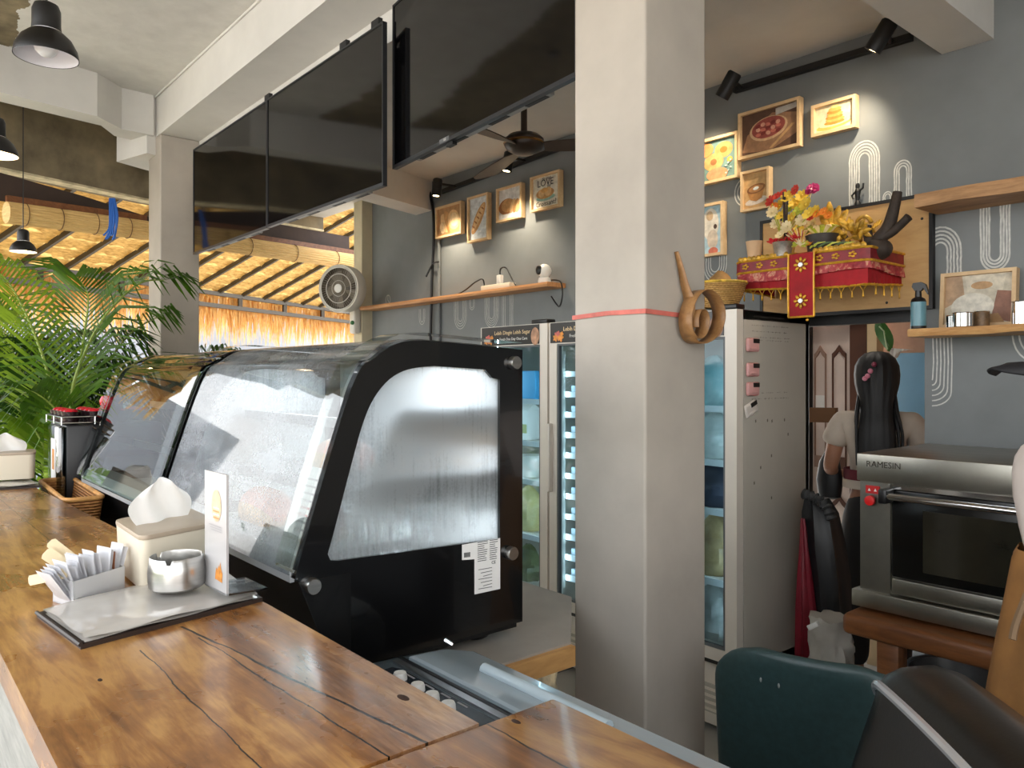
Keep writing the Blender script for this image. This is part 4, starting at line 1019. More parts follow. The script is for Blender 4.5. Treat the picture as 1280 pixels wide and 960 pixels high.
# ================================================================== BACK WALL, LEFT PART
YP = 3.27
def shelf_board(name, x0, x1, z0, z1, y0, m, label, wob=0.0, seed=1, brk=(.12, .5, .88)):
    c = V(((x0+x1)/2, YW-.06, z0)); T = thing('wall_shelf', label, 'shelf', c)
    R6 = random.Random(seed); n = 40; rows = []
    for i in range(n+1):
        x = x0+(x1-x0)*i/n; dy = wob*mnoise.noise(V((x*4, seed, 0))); dz = wob*.6*mnoise.noise(V((x*5, 3, seed)))
        rows.append([(x, y0+dy, z0+dz), (x, YW-.001, z0), (x, YW-.001, z1), (x, y0+dy*.8, z1+dz*.4), (x, y0+dy-.004, (z0+z1)/2)])
    build('plank', MB().loft(rows), m, T, angle=25)
    for f in brk:
        x = x0+(x1-x0)*f
        build('shelf_bracket', MB().tube([V((x, YW-.002, z0-.05)), V((x, YW-.03, z0-.004)), V((x, y0+.03, z0-.004))], .005, 6), BLACKM, T)
    return T
zs = 2.03
shelf_board('wall_shelf', -5.66, -3.385, zs, zs+.028, 3.15, SHELFW, 'long narrow wooden shelf on the grey wall above the left fridges', brk=())
# power strip, plug, camera, cables
p = at(622, 361, Y=3.2)
ps = thing('power_strip', 'cream power strip lying on the long narrow shelf', 'power strip', (p.x, 3.21, zs+.028))
build('strip_body', MB().bb(p.x-.17, p.x+.13, 3.19, 3.25, zs+.028, zs+.066, .006), CREAM, ps)
build('plug', MB().bb(p.x-.015, p.x+.02, 3.2, 3.235, zs+.066, zs+.125, .005), WHITEP, ps)
build('plug_cord', MB().tube(smoothpath([(p.x, 3.22, zs+.12), (p.x+.02, 3.21, zs+.165), (p.x+.09, 3.2, zs+.16), (p.x+.15, 3.2, zs+.08), (p.x+.19, 3.2, zs+.034)], 6), .005, 6), BLACK, ps)
build('supply_cord', MB().tube(smoothpath([(p.x-.14, 3.2, zs+.06), (p.x-.16, 3.2, zs+.11), (p.x-.24, 3.2, zs+.10), (p.x-.45, 3.2, zs+.033), (p.x-.9, 3.23, zs+.034), (p.x-1.3, 3.25, zs+.033)], 6), .005, 6), BLACK, ps)
p = at(679, 352, Y=3.2)
cm = thing('security_camera', 'small white ball security camera standing on the long narrow shelf', 'camera', (p.x, 3.21, zs+.028))
build('camera_base', MB().lathe([(0, 0), (.036, 0), (.042, .012), (.038, .034), (.020, .044), (0, .044)], (p.x, 3.21, zs+.028), 20), WHITEP, cm)
build('camera_head', MB().ball((p.x, 3.21, zs+.028+.078), .044), WHITEP, cm)
build('lens_window', MB().ball((p.x-.010, 3.172, zs+.028+.082), (.026, .012, .030)), BLACK, cm)
build('camera_cord', MB().tube(smoothpath([(p.x+.03, 3.24, zs+.05), (p.x+.13, 3.22, zs+.03), (p.x+.17, 3.2, zs-.05), (p.x+.12, 3.22, zs-.12), (p.x+.02, 3.25, zs-.05)], 6), .005, 6), BLACK, cm)
q = smoothpath([at(536, 236, Y=3.28), at(541, 262, Y=3.28), at(542, 300, Y=3.28), at(540, 345, Y=3.28), at(539, 380, Y=3.28), at(538, 430, Y=3.28), at(538, 470, Y=3.28)], 6)
wc = solo('wall_cable', MB().tube(q, .011, 8), BLACK, 'black cable bundle running down the grey wall left of the framed bread prints', 'cable')
wt = at(541, 330, Y=3.27)
build('cable_tie', MB().tube([wt, wt+V((.04, 0, .01)), wt+V((.09, -.01, .005))], .006, 5), BLACK, wc)
build('cable_tail', MB().tube(smoothpath([wt, wt+V((-.02, -.01, -.03)), wt+V((-.06, -.02, -.09))], 5), .007, 5), BLACK, wc)
solo('conduit_pipe', MB().tube([at(549, 300, Y=3.285), at(549, 470, Y=3.285)], .012, 8), GREYW, 'thin grey conduit pipe running down the wall beside the black cable', 'pipe')
# ------------------------------------------------------------------ framed prints
def ell(cx, cy, rx, ry, rot=0, n=26):
    return [(cx+rx*cos(a)*cos(rot)-ry*sin(a)*sin(rot), cy+rx*cos(a)*sin(rot)+ry*sin(a)*cos(rot)) for a in [2*pi*q/n for q in range(n)]]
PM = {}
def pm(c):
    if c not in PM: PM[c] = mat('print_%d_%d_%d' % c, c, .55, 0, .14, 30)
    return PM[c]
def picture(x0, x1, z0, z1, label, bgc, shapes, texts=(), y=YP, tilt=0.0, fw=.014, group=None):
    c = V(((x0+x1)/2, y, z0)); T = thing('framed_print', label, 'picture', c); w, h = x1-x0, z1-z0
    Rt = Matrix.Translation(c) @ Matrix.Rotation(tilt, 4, 'X') @ Matrix.Translation(-c)
    tr = lambda pts: [Rt @ V(p) for p in pts]
    o = [(x0, y-.012, z0), (x1, y-.012, z0), (x1, y-.012, z1), (x0, y-.012, z1)]; i = [(x0+fw, y-.012, z0+fw), (x1-fw, y-.012, z0+fw), (x1-fw, y-.012, z1-fw), (x0+fw, y-.012, z1-fw)]
    build('frame', MB().ring_prism(tr(o), tr(i), Rt.to_3x3() @ V((0, .036, 0))), FRAMEW, T, False)
    ms = [pm(bgc)]; mb = MB().prism(tr([(x0+fw, y+.004, z0+fw), (x1-fw, y+.004, z0+fw), (x1-fw, y+.004, z1-fw), (x0+fw, y+.004, z1-fw)]), Rt.to_3x3() @ V((0, .01, 0)))
    W_, H_ = w-2*fw, h-2*fw
    for k, (pts, col) in enumerate(shapes):
        if pm(col) not in ms: ms.append(pm(col))
        mb.mi = ms.index(pm(col))
        cl = [(min(max(u, 0), 1), min(max(v_, 0), 1)) for u, v_ in pts]
        mb.poly(tr([(x0+fw+u*W_, y+.0035-.0003*k, z0+fw+v_*H_) for u, v_ in cl]))
    build('print', mb, ms, T, False)
    for body, size, u, v_, col in texts:
        build('lettering', MB().text(body, size, Rt @ wallM(x0+fw+u*W_, z0+fw+v_*H_, y-.003), .0004), pm(col), T, False)
    return T
CRUST = (200, 148, 92); CRUSTD = (166, 108, 60); CRUSTL = (226, 186, 134)
picture(-4.728, -4.408, 2.505, 2.737, 'framed sepia print of sliced loaves, leftmost of the four above the long shelf', (176, 132, 88),
  [(ell(.3, .45, .16, .36, .3), CRUSTL), (ell(.45, .5, .14, .40, .35), CRUST), (ell(.68, .5, .24, .36, .2), CRUSTL), (ell(.7, .5, .17, .25, .2), (238, 208, 164)), (ell(.2, .28, .10, .2, .2), (236, 204, 160)), (ell(.45, .2, .04, .18, .3), CRUSTD)])
picture(-4.335, -4.103, 2.424, 2.743, 'tall framed print of one scored loaf on a pale blue ground', (214, 220, 226),
  [(ell(.48, .5, .50, .17, .72), CRUST), (ell(.48, .53, .44, .10, .72), CRUSTL)]+[(ell(.2+.13*k, .32+.11*k*.9, .09, .022, -.4), CRUSTD) for k in range(5)]+[(ell(.55, .18, .12, .02), (240, 240, 240))])
picture(-4.012, -3.754, 2.517, 2.744, 'framed print of bread slices on white, next to the LOVE poster', (222, 222, 222),
  [(ell(.35, .42, .36, .26, .1), CRUSTD), (ell(.4, .45, .28, .22, .1), CRUST), (ell(.62, .40, .10, .24, -.4), CRUSTL), (ell(.76, .38, .10, .24, -.4), CRUST), (ell(.88, .36, .10, .24, -.4), CRUSTL), ([(0, 0), (1, 0), (1, .14), (0, .18)], (238, 238, 238))])
picture(-3.668, -3.398, 2.532, 2.755, 'framed LOVE croissant poster, rightmost of the four above the long shelf', (234, 228, 214),
  [(ell(.48, .32, .36, .10), (150, 190, 180)), (ell(.46, .46, .34, .17), CRUST), (ell(.32, .48, .12, .14, .5), CRUSTL), (ell(.58, .5, .12, .15, -.3), CRUSTL), (ell(.44, .56, .14, .08), (222, 170, 104))],
  [('do you', .03, .55, .92, (60, 58, 56)), ('LOVE', .062, .5, .78, (48, 46, 46)), ('my', .03, .64, .67, (60, 58, 56)), ('Croissant?', .045, .52, .12, (70, 56, 48))])
picture(-2.44, -2.148, 2.462, 2.689, 'framed doughnut print half hidden by the near pillar', (112, 140, 132),
  [(ell(.72, .72, .2, .2), (206, 150, 90)), (ell(.72, .72, .08, .08), (176, 108, 44)), (ell(.5, .46, .22, .22), (212, 158, 98)), (ell(.5, .46, .07, .08), (150, 100, 60)), (ell(.58, .14, .24, .16), (204, 146, 104)), (ell(.3, .8, .2, .18), (216, 140, 84)), (ell(.86, .44, .06, .07), (236, 166, 72))]+[(ell(.78+.05*(k % 3), .12+.06*k, .03, .02, k), (170, 190, 178)) for k in range(6)])
picture(-2.144, -1.822, 2.542, 2.767, 'large framed print of a red pizza on a board', (92, 66, 52),
  [([(0, .1), (.5, 0), (1, .3), (1, .75), (.55, .9), (.1, .5)], (150, 112, 84)), (ell(.48, .55, .34, .28, .2), (196, 160, 124)), (ell(.48, .57, .30, .24, .2), (150, 74, 66))]+[(ell(.3+.09*(k % 5), .44+.10*(k//5)+.02*(k % 2), .05, .04, k), ((196, 112, 96), (122, 48, 46), (206, 150, 128))[k % 3]) for k in range(15)]+[([(.5, .05), (.56, .05), (.95, .5), (.9, .52)], (186, 146, 100)), ([(.62, .8), (.98, .86), (.98, .98), (.62, .96)], (170, 164, 156))])
picture(-1.767, -1.565, 2.564, 2.706, 'small framed pancake stack print beside the spotlight, right of the pizza print', (220, 206, 170),
  [(ell(.48, .2, .46, .14, .1), (206, 182, 96)), (ell(.5, .26, .40, .10, .05), (232, 220, 170))]+[(ell(.5+.02*(k % 2), .30+.10*k, .27-.02*k, .085), ((206, 138, 62), (228, 170, 92))[k % 2]) for k in range(6)]+[(ell(.52, .9, .10, .06), (240, 220, 130))])
picture(-2.131, -1.977, 2.286, 2.481, 'framed coffee cup print just left of the yellow flowers', (196, 156, 104),
  [(ell(.5, .20, .46, .10, .1), (214, 200, 184)), ([(.12, .5), (.86, .56), (.74, .26), (.5, .18), (.26, .24)], (184, 128, 70)), (ell(.5, .54, .38, .13, .1), (140, 92, 52)), (ell(.5, .54, .30, .09, .1), (186, 132, 80)), (ell(.5, .55, .12, .045, .1), (240, 234, 226))], fw=.012)
picture(-2.46, -2.23, 2.095, 2.362, 'framed pale blue print at the near pillar edge, lowest of the right wall frames', (176, 204, 216),
  [(ell(.66, .62, .24, .34), (232, 222, 206)), (ell(.72, .3, .16, .2), (214, 196, 176)), (ell(.8, .56, .05, .05), (80, 60, 48)), (ell(.74, .05, .14, .08), (200, 110, 84)), (ell(.64, .8, .1, .1), (206, 176, 140))])
# ------------------------------------------------------------------ track lights
def track(P, Q, heads, label, pw=22):
    P, Q = V(P), V(Q); T = thing('track_light', label, 'light', (P+Q)/2)
    build('rail', barbox(P, Q, .032, .026), BLACKM, T, False)
    for h, d in heads:
        h = V(h); d = V(d).normalized(); R = align_z(-d)
        k = build('spot_head', MB().lathe([(.022, 0), (.0335, .0), (.0335, .115), (.028, .122), (0, .122)], h, 24, R), BLACKM, T)
        build('spot_lens', MB().lathe([(.0275, .004), (0, .004)], h, 20, R), emit('spot_led', (255, 226, 170), 9), k)
        near = min((P.lerp(Q, s/20) for s in range(21)), key=lambda v_: (v_-h).length)
        build('swivel_stem', MB().tube([near, h-d*.09], .009, 8), BLACKM, k)
        lamp('SPOT', h+d*.02, pw, (1, .84, .62), size=.02, aim=h+d+V((0, .22, 0)), spot=105, blend=.9)
h1, h2 = at(545, 245, Y=3.1), at(633, 214, Y=3.1)
track(at(552, 240, Y=3.28), at(700, 185, Y=3.28), [(h1, (-.02, -.12, -1)), (h2, (-.08, -.15, -1))], 'black two-headed track light above the four framed bread prints')
h3, h4 = at(902, 122, Y=3.1), at(1090, 64, Y=3.1)
track(at(918, 113, Y=3.28), at(1140, 46, Y=3.28), [(h3, (-.62, -.05, -.85)), (h4, (-.62, -.05, -.85))], 'black two-headed track light on the right, below the white cross beam', 13)
# ------------------------------------------------------------------ ceiling fan
fh = at(655, 182, Y=2.5)
cf = thing('ceiling_fan', 'dark brown ceiling fan half hidden behind the right television', 'fan', fh)
FANB = mat('fan_dark_brown', (56, 44, 36), .35, .2)
build('motor_housing', MB().lathe([(0, -.045), (.05, -.04), (.085, -.02), (.098, 0), (.098, .03), (.075, .05), (.04, .06), (0, .06)], fh, 30), FANB, cf)
build('trim_ring', MB().lathe([(.099, .004), (.103, .010), (.099, .016)], fh, 30), mat('fan_brass', (150, 110, 60), .3, .9), cf)
build('downrod', MB().tube([fh+V((0, 0, .05)), V((fh.x, fh.y, 2.965))], .016, 10), FANB, cf)
build('ceiling_canopy', MB().lathe([(.06, 0), (.05, -.04), (.02, -.05)], (fh.x, fh.y, 2.96), 20), FANB, cf)
for q in range(3):
    a = q*2*pi/3+radians(41); d = V((cos(a), sin(a), 0)); s = V((-sin(a), cos(a), 0))
    rows = []
    for f, w in ((.10, .03), (.16, .045), (.3, .058), (.5, .066), (.60, .062), (.63, .04)):
        c = fh+d*f+V((0, 0, -.005)); rows.append([c-s*w+V((0, 0, .012)), c+s*w-V((0, 0, .012)), c+s*w-V((0, 0, .018)), c-s*w+V((0, 0, .006))])
    build('fan_blade', MB().loft(rows), mat('blade_brown', (66, 52, 42), .45, 0, .15, 6), cf)
# ================================================================== PILLAR STRAP AND RATTAN COIL
sx0, sx1, sy0, sy1 = -1.527, -1.267, 1.517, 1.777
stp = thing('plastic_strap', 'faded red plastic strap tied round the near white pillar', 'strap', (-1.4, 1.65, 1.65))
zz = lambda x, y: 1.657+.006*sin(x*9+y*5)
ring = [(sx0, sy0), (-1.4, sy0), (sx1, sy0), (sx1, 1.65), (sx1, sy1), (-1.4, sy1), (sx0, sy1), (sx0, 1.65)]
def sring(o, dz): 
    return [V((x+(o if x > -1.4 else -o if x < -1.4 else 0), y+(o if y > 1.65 else -o if y < 1.65 else 0), zz(x, y)+dz)) for x, y in ring]
build('band', MB().loft([sring(0, -.006), sring(.0015, -.006), sring(.0015, .006), sring(0, .006)], False), mat('faded_red_strap', (196, 104, 92), .6, 0, .15, 20), stp, False)
RATT = wood('rattan_strip', [(.3, (120, 82, 44)), (.7, (176, 132, 84))], (9, 9, 9), 3, .45)
rc = thing('rattan_coil', 'curled rattan strip tucked behind the red strap on the near pillar', 'coil', at(868, 396, X=-1.25))
px_pts = [(843, 315), (847, 335), (851, 358), (854, 372)]
loop = [(853, 385), (849, 400), (850, 416), (856, 427), (866, 430), (878, 424), (887, 412), (891, 396), (888, 380), (879, 367), (868, 363), (858, 370), (851, 384), (848, 402), (852, 418), (860, 424), (868, 417), (871, 402), (868, 390), (861, 388), (857, 398), (857, 410)]
path = smoothpath([at(x, y, X=-1.263+.0006*i) for i, (x, y) in enumerate(px_pts+loop)], 5)
A = [p for p in path]; N_ = len(path)
Bq = [p+V((min(.012+.035*i/25, .042), 0, 0)) for i, p in enumerate(path)]
sol = build('strip', MB().grid([A, Bq]), RATT, rc); md = sol.modifiers.new('thickness', 'SOLIDIFY'); md.thickness = .002
# ================================================================== FRIDGES
FRW = mat('fridge_white', (226, 218, 206), .35, 0, .04, 2); FRS = mat('fridge_side_grey', (186, 180, 168), .4, 0, .05, 2)
FRI = mat('fridge_inside', (226, 230, 232), .5); FRB = mat('fridge_black_trim', (18, 18, 20), .35)
FRG = glass('fridge_door_glass', (226, 238, 242), .02, ior=1.22)
FLOW1 = mat('flower_print_orange', (232, 150, 66), .5, 0, .2, 40); FLOW2 = mat('flower_print_pink', (226, 116, 110), .5, 0, .2, 40)
def fridge(x0, x1, label, header=True, zb=.0, cyan=1.0, dense=False):
    T = thing('display_fridge', label, 'fridge', ((x0+x1)/2, 3.0, 0)); y0, y1, zt = 2.70, 3.27, 1.765
    build('back_panel', MB().bb(x0, x1, y1-.03, y1, .05, zt), FRI, T)
    build('side_panel', MB().bb(x0, x0+.03, y0+.05, y1, .05, zt), FRS, T)
    build('side_panel', MB().bb(x1-.03, x1, y0+.05, y1, .05, zt, .004), FRS, T)
    build('top_panel', MB().bb(x0, x1, y0+.05, y1, zt-.04, zt), FRB, T)
    build('plinth', MB().bb(x0, x1, y0+.03, y1, .03, .30), FRW, T)
    gr = build('vent_grille', MB().bb(x0+.03, x1-.03, y0+.024, y0+.032, .08, .2), FRS, T)
    for k in range(4): build('grille_slat', MB().bb(x0+.05, x1-.05, y0+.018, y0+.026, .09+.028*k, .10+.028*k), FRW, gr)
    for xx in (x0+.05, x1-.05):
        for yy in (y0+.1, y1-.06): build('castor', MB().lathe([(0, -.02), (.025, -.02), (.025, .02), (0, .02)], (xx, yy, .0255), 12, rotx(pi/2)), BLACK, T)
    zd0, zd1 = .315, 1.765
    zg1 = 1.655 if header else zd1-.05
    f = build('door_frame', MB().ring_prism([(x0, y0, zd0), (x1, y0, zd0), (x1, y0, zd1), (x0, y0, zd1)], [(x0+.055, y0, zd0+.05), (x1-.055, y0, zd0+.05), (x1-.055, y0, zg1), (x0+.055, y0, zg1)], (0, .045, 0)), FRW, T, False)
    build('door_seal', MB().bb(x0, x1, y0+.004, y0+.05, .298, .332), FRB, f)
    build('door_glass', MB().bb(x0+.05, x1-.05, y0+.014, y0+.022, zd0+.04, zg1+.01), FRG, f, False)
    build('gasket', MB().ring_prism([(x0+.05, y0+.004, zd0+.045), (x1-.05, y0+.004, zd0+.045), (x1-.05, y0+.004, zg1+.005), (x0+.05, y0+.004, zg1+.005)], [(x0+.066, y0+.004, zd0+.062), (x1-.066, y0+.004, zd0+.062), (x1-.066, y0+.004, zg1-.01), (x0+.066, y0+.004, zg1-.01)], (0, .02, 0)), mat('gasket_grey', (96, 100, 102), .5), f, False)
    build('door_handle', MB().bb(x0+.015, x0+.03, y0-.03, y0, .9, 1.25, .006), FRW, f)
    build('hinge', MB().bb(x1-.12, x1-.0, y0-.004, y0+.06, zt, zt+.022, .005), BLACK, T)
    if header:
        hd = build('header_sign', MB().bb(x0+.012, x1-.06, y0-.004, y0+.002, 1.66, 1.762), mat('header_black', (30, 26, 24), .3), T)
        w = x1-x0
        for k, (u, v_, r, m_) in enumerate(((.13, .3, .022, FLOW2), (.10, .2, .016, FLOW1), (.17, .22, .020, FLOW1), (.14, .42, .012, FLOW2), (.19, .38, .012, FLOW1))):
            build('flower_print', MB().poly([(x0+u*w+r*(1+.22*cos(5*a))*cos(a), y0-.0048-.0003*k, 1.665+v_*.1+r*(1+.22*cos(5*a))*sin(a)) for a in [2*pi*q/40 for q in range(40)]]), m_, hd, False)
        build('header_lettering', MB().text('Lebih Dingin Lebih Segar', .030, wallM(x0+w*.50, 1.727, y0-.0045), .0003), mat('header_cream', (236, 208, 160), .5), hd, False)
        build('header_lettering', MB().text('Fresh One Day One Care', .022, wallM(x0+w*.52, 1.692, y0-.0045), .0003), WHITEP, hd, False)
        build('header_portrait', MB().poly([(x0+w*.84+r*cos(a)*.9, y0-.0047, 1.70+r*sin(a)*1.3) for r in (.036,) for a in [2*pi*q/20 for q in range(20)]]), mat('face_print', (190, 146, 116), .6, 0, .3, 30), hd, False)
    for xs, ax_ in ((x0+.036, x1), (x1-.036, x0)):      # upright light strips beside the door
        build('light_strip', MB().bb(xs-.004, xs+.004, y0+.06, y0+.075, .4, 1.62), WHITEP, T)
        lo = lamp('AREA', (xs+(.006 if ax_ > xs else -.006), y0+.068, 1.0), 2.2*cyan, (.70, .90, 1.0), size=(.012, 1.2), aim=(ax_, y0+.25, 1.0))
        lo.rotation_euler = (V((ax_, y0+.3, 1.0))-V((xs, y0+.068, 1.0))).to_track_quat('-Z', 'Y').to_euler()
    zsh = (.62, .92, 1.13, 1.36) if not dense else [.46+.105*k for k in range(11)]
    for z_ in zsh:
        s = build('shelf', MB().bb(x0+.035, x1-.035, y0+.09, y1-.04, z_-.006, z_), WHITEP, T)
        build('shelf_lip', MB().bb(x0+.035, x1-.035, y0+.08, y0+.09, z_-.022, z_+.006), FRI, s)
    return T, x0, x1, y0
fridge(-3.46, -2.905, 'left white glass-door fridge with a black flower header, behind the display case', True, cyan=.8)
fridge(-2.89, -2.375, 'middle glass-door fridge with many close shelves, just left of the near pillar', True, cyan=.5, dense=True)
FT, fx0, fx1, fy0 = fridge(-2.36, -1.782, 'right glass-door fridge whose grey side faces us, covered in handwriting', True, cyan=.42)
# writing on the side of the right fridge
R7 = random.Random(9)
PENC = mat('marker_grey', (128, 122, 114), .8)
for k in range(46):
    z_ = 1.74-.0098*k*1.25; mb = MB(); y = 2.80+R7.uniform(0, .02); end = 3.09 if k < 30 else 3.0
    while y < end:
        L = R7.uniform(.004, .022); h = R7.uniform(.0025, .006)
        if R7.random() < .82-.006*k:
            mb.poly([(-1.7812, y, z_), (-1.7812, y+L, z_+R7.uniform(-.001, .001)), (-1.7812, y+L, z_+h*.35), (-1.7812, y, z_+h*.3)])
            mb.poly([(-1.7812, y+L*.3, z_-h*.6), (-1.7812, y+L*.42, z_-h*.6), (-1.7812, y+L*.5, z_+h*.8), (-1.7812, y+L*.36, z_+h*.8)])
        y += L+R7.uniform(.002, .008)
    if len(mb.bm.faces) > 24: build('handwriting_row', mb, PENC, FT, False)
for k in range(9):
    y, z_ = R7.uniform(2.82, 3.15), R7.uniform(.95, 1.3)
    build('scuff_mark', MB().poly([(-1.7812, y, z_), (-1.7812, y+.008, z_+.004), (-1.7812, y+.006, z_+.016), (-1.7812, y-.002, z_+.012)]), mat('scuff', (112, 106, 94), .8), FT, False)
# timers stuck on the fridge side
TIMP = mat('timer_pink', (226, 170, 166), .4); TIMW = mat('timer_white', (220, 212, 204), .4)
for (px, py, m_, rot, label) in ((941, 431, TIMP, 0, 'topmost pink kitchen timer on the grey fridge side'), (941, 462, TIMP, 0, 'middle pink kitchen timer on the grey fridge side'), (941, 486, TIMP, 0, 'lowest pink kitchen timer on the grey fridge side'), (939, 511, TIMW, .35, 'tilted white kitchen timer below the three pink ones on the fridge side')):
    c = at(px, py, X=-1.772); T = thing('kitchen_timer', label, 'timer', c); R = rotx(rot); w = .036
    build('timer_case', MB().box(c, (.014, .088, .056), R, .010, 3), m_, T)
    d = R @ V((0, .016, .016)); build('timer_display', MB().box(c+d+V((.0075, 0, 0)), (.002, .044, .018), R), BLACK, T, False)
    d = R @ V((0, -.006, -.014)); build('timer_button', MB().box(c+d+V((.0075, 0, 0)), (.003, .04, .009), R, .001), m_, T)
# goods on the fridge shelves
CLB = leafy('clear_bag', (196, 206, 204), (236, 238, 236), .5, 12, .25)
def goods(kind, c, size, m, label, cat, seed=1): return bag(kind, c, size, m, label, cat, seed)
bx0 = at(661, 480, Y=2.9).x
solo('blue_carton', MB().bb(bx0-.07, bx0+.12, 2.84, 3.0, 1.362, 1.52, .004), mat('sky_blue_card', (74, 160, 208), .5), 'sky blue carton on the top shelf of the left fridge', 'carton', None, False)
mc = thing('milk_carton', 'white printed milk carton on the second shelf of the left fridge', 'carton', (bx0, 2.9, 1.132))
build('carton_body', MB().bb(bx0-.04, bx0+.06, 2.84, 2.94, 1.132, 1.30, .003), PAPER, mc)
build('gable_top', MB().prism([(bx0-.04, 2.84, 1.30), (bx0-.04, 2.94, 1.30), (bx0-.04, 2.89, 1.335)], (.1, 0, 0)), PAPER, mc, False)
build('carton_print', MB().bb(bx0-.0, bx0+.05, 2.8385, 2.84, 1.17, 1.22), mat('olive_print', (176, 176, 110), .5), mc, False)
tubt = thing('food_tub', 'round white tub on the third shelf of the left fridge', 'tub', (bx0, 2.9, .922))
build('tub_body', MB().lathe([(0, 0), (.06, 0), (.075, .11), (0, .11)], (bx0+.02, 2.9, .922), 20), WHITEP, tubt); build('tub_lid', MB().lathe([(.078, .11), (.078, .122), (0, .124)], (bx0+.02, 2.9, .922), 20), WHITEP, tubt)
goods('food_bag', (bx0+.02, 2.88, .622), (.2, .16, .25), leafy('yellow_produce_bag', (196, 180, 110), (226, 218, 170), .3, 9, .4), 'clear bag of yellow produce in the lower part of the left fridge', 'bag', 4)
goods('food_bag', (bx0+.02, 2.88, .34), (.2, .16, .2), leafy('green_veg', (54, 66, 36), (120, 130, 84), .2, 9, .4), 'dark bag of green vegetables at the bottom of the left fridge', 'bag', 6)
mx = at(708, 500, Y=2.95).x; tray0 = None
for k in range(10):
    loc = (-2.63, 2.98, .462+.105*k)
    if tray0 is None:
        tray0 = thing('dough_tray', 'shallow white dough tray on a close-set shelf of the middle fridge', 'tray', loc, 'dough trays in the middle fridge')
        build('tray_shell', MB().ring_prism([(-2.83, 2.80, loc[2]), (-2.43, 2.80, loc[2]), (-2.43, 3.16, loc[2]), (-2.83, 3.16, loc[2])], [(-2.81, 2.82, loc[2]), (-2.45, 2.82, loc[2]), (-2.45, 3.14, loc[2]), (-2.81, 3.14, loc[2])], (0, 0, .035)), mat('tray_blue_white', (130, 146, 156), .4), tray0, False)
        build('dough_slab', MB().bb(-2.81, -2.45, 2.82, 3.14, loc[2]+.002, loc[2]+.028, .006), mat('grey_dough', (120, 126, 130), .6, 0, .2, 9), tray0)
    else: copy_thing(tray0, loc)
rx = at(894, 600, Y=2.88).x
goods('food_bag', (rx, 2.88, 1.132), (.24, .18, .20), CLB, 'clear plastic bag of pale rolls in the right fridge, just above the second shelf', 'bag', 11)
goods('food_bag', (rx, 2.88, 1.362), (.24, .18, .22), leafy('ice_blue_bag', (150, 200, 206), (214, 234, 236), .5, 9, .3), 'icy blue plastic bag on the top shelf of the right fridge', 'bag', 12)
goods('dark_pouch', (rx, 2.88, .922), (.26, .18, .19), mat('navy_cloth', (34, 40, 56), .7, 0, .3, 6), 'navy dark pouch on the third shelf of the right fridge', 'pouch', 13)
goods('bread_bag', (rx, 2.88, .622), (.24, .18, .26), leafy('bread_brown_bag', (130, 104, 64), (196, 172, 128), .25, 8, .35), 'clear bag of brown bread rolls on the fourth shelf of the right fridge', 'bag', 14)
goods('grey_bag', (rx, 2.88, .34), (.24, .18, .24), leafy('greyish_bag', (130, 134, 134), (190, 190, 186), .3, 8, .35), 'greyish plastic sack at the bottom of the right fridge', 'bag', 15)
# basket on top of the right fridge
bc = at(905, 378, Y=2.86)
bsk = thing('wicker_bowl', 'round tan wicker basket with a yellow rim on top of the right fridge', 'basket', (bc.x-.02, 2.86, 1.79))
bl = V((bc.x-.02, 2.86, 1.788)); TANW = wicker('tan_wicker', (170, 122, 60), (216, 172, 104), 90)
build('woven_bowl', MB().lathe([(0, 0), (.07, 0), (.095, .05), (.112, .105), (.108, .105), (.09, .05), (.062, .008), (0, .008)], bl, 32), TANW, bsk)
build('rim', MB().tube([bl+V((.112*cos(a), .112*sin(a), .108)) for a in [2*pi*q/32 for q in range(32)]], .006, 6, closed=True), mat('yellow_rim', (214, 176, 70), .5, 0, .3, 40), bsk)
bag('paper_bundle', bl+V((0, 0, .012)), (.14, .14, .15), mat('kraft_wrap', (176, 132, 76), .7, 0, .3, 10), 'crumpled kraft wrap sticking out of the wicker bowl on the fridge', 'wrap', 21, knot=True)
# ================================================================== ALTAR SHELF ON THE RIGHT WALL
AX0, AX1, AY = -1.948, -1.383, 2.972
bdp = thing('plywood_board', 'large plywood board with a black edge behind the red altar, above the doorway', 'board', (-1.65, 3.28, 1.775))
build('board', MB().bb(-2.02, -1.27, 3.275, 3.298, 1.775, 2.218), PLYW, bdp, False)
build('black_edge', MB().ring_prism([(-2.032, 3.27, 1.764), (-1.258, 3.27, 1.764), (-1.258, 3.27, 2.23), (-2.032, 3.27, 2.23)], [(-2.018, 3.27, 1.777), (-1.272, 3.27, 1.777), (-1.272, 3.27, 2.216), (-2.018, 3.27, 2.216)], (0, .028, 0)), BLACKM, bdp, False)
for x, z_ in ((-1.30, 2.13), (-1.31, 1.83), (-1.44, 1.80)): build('screw_head', MB().lathe([(.006, 0), (0, .003)], (x, 3.275, z_), 8, rotx(pi/2)), BLACKM, bdp)
alt = thing('altar_shelf', 'red and gold cloth-draped altar shelf mounted on the plywood board', 'altar', ((AX0+AX1)/2, 3.12, 1.85))
ZA = 1.992
build('shelf_board', MB().bb(AX0+.012, AX1-.012, AY+.012, 3.272, ZA-.03, ZA-.004), PLYW, alt)
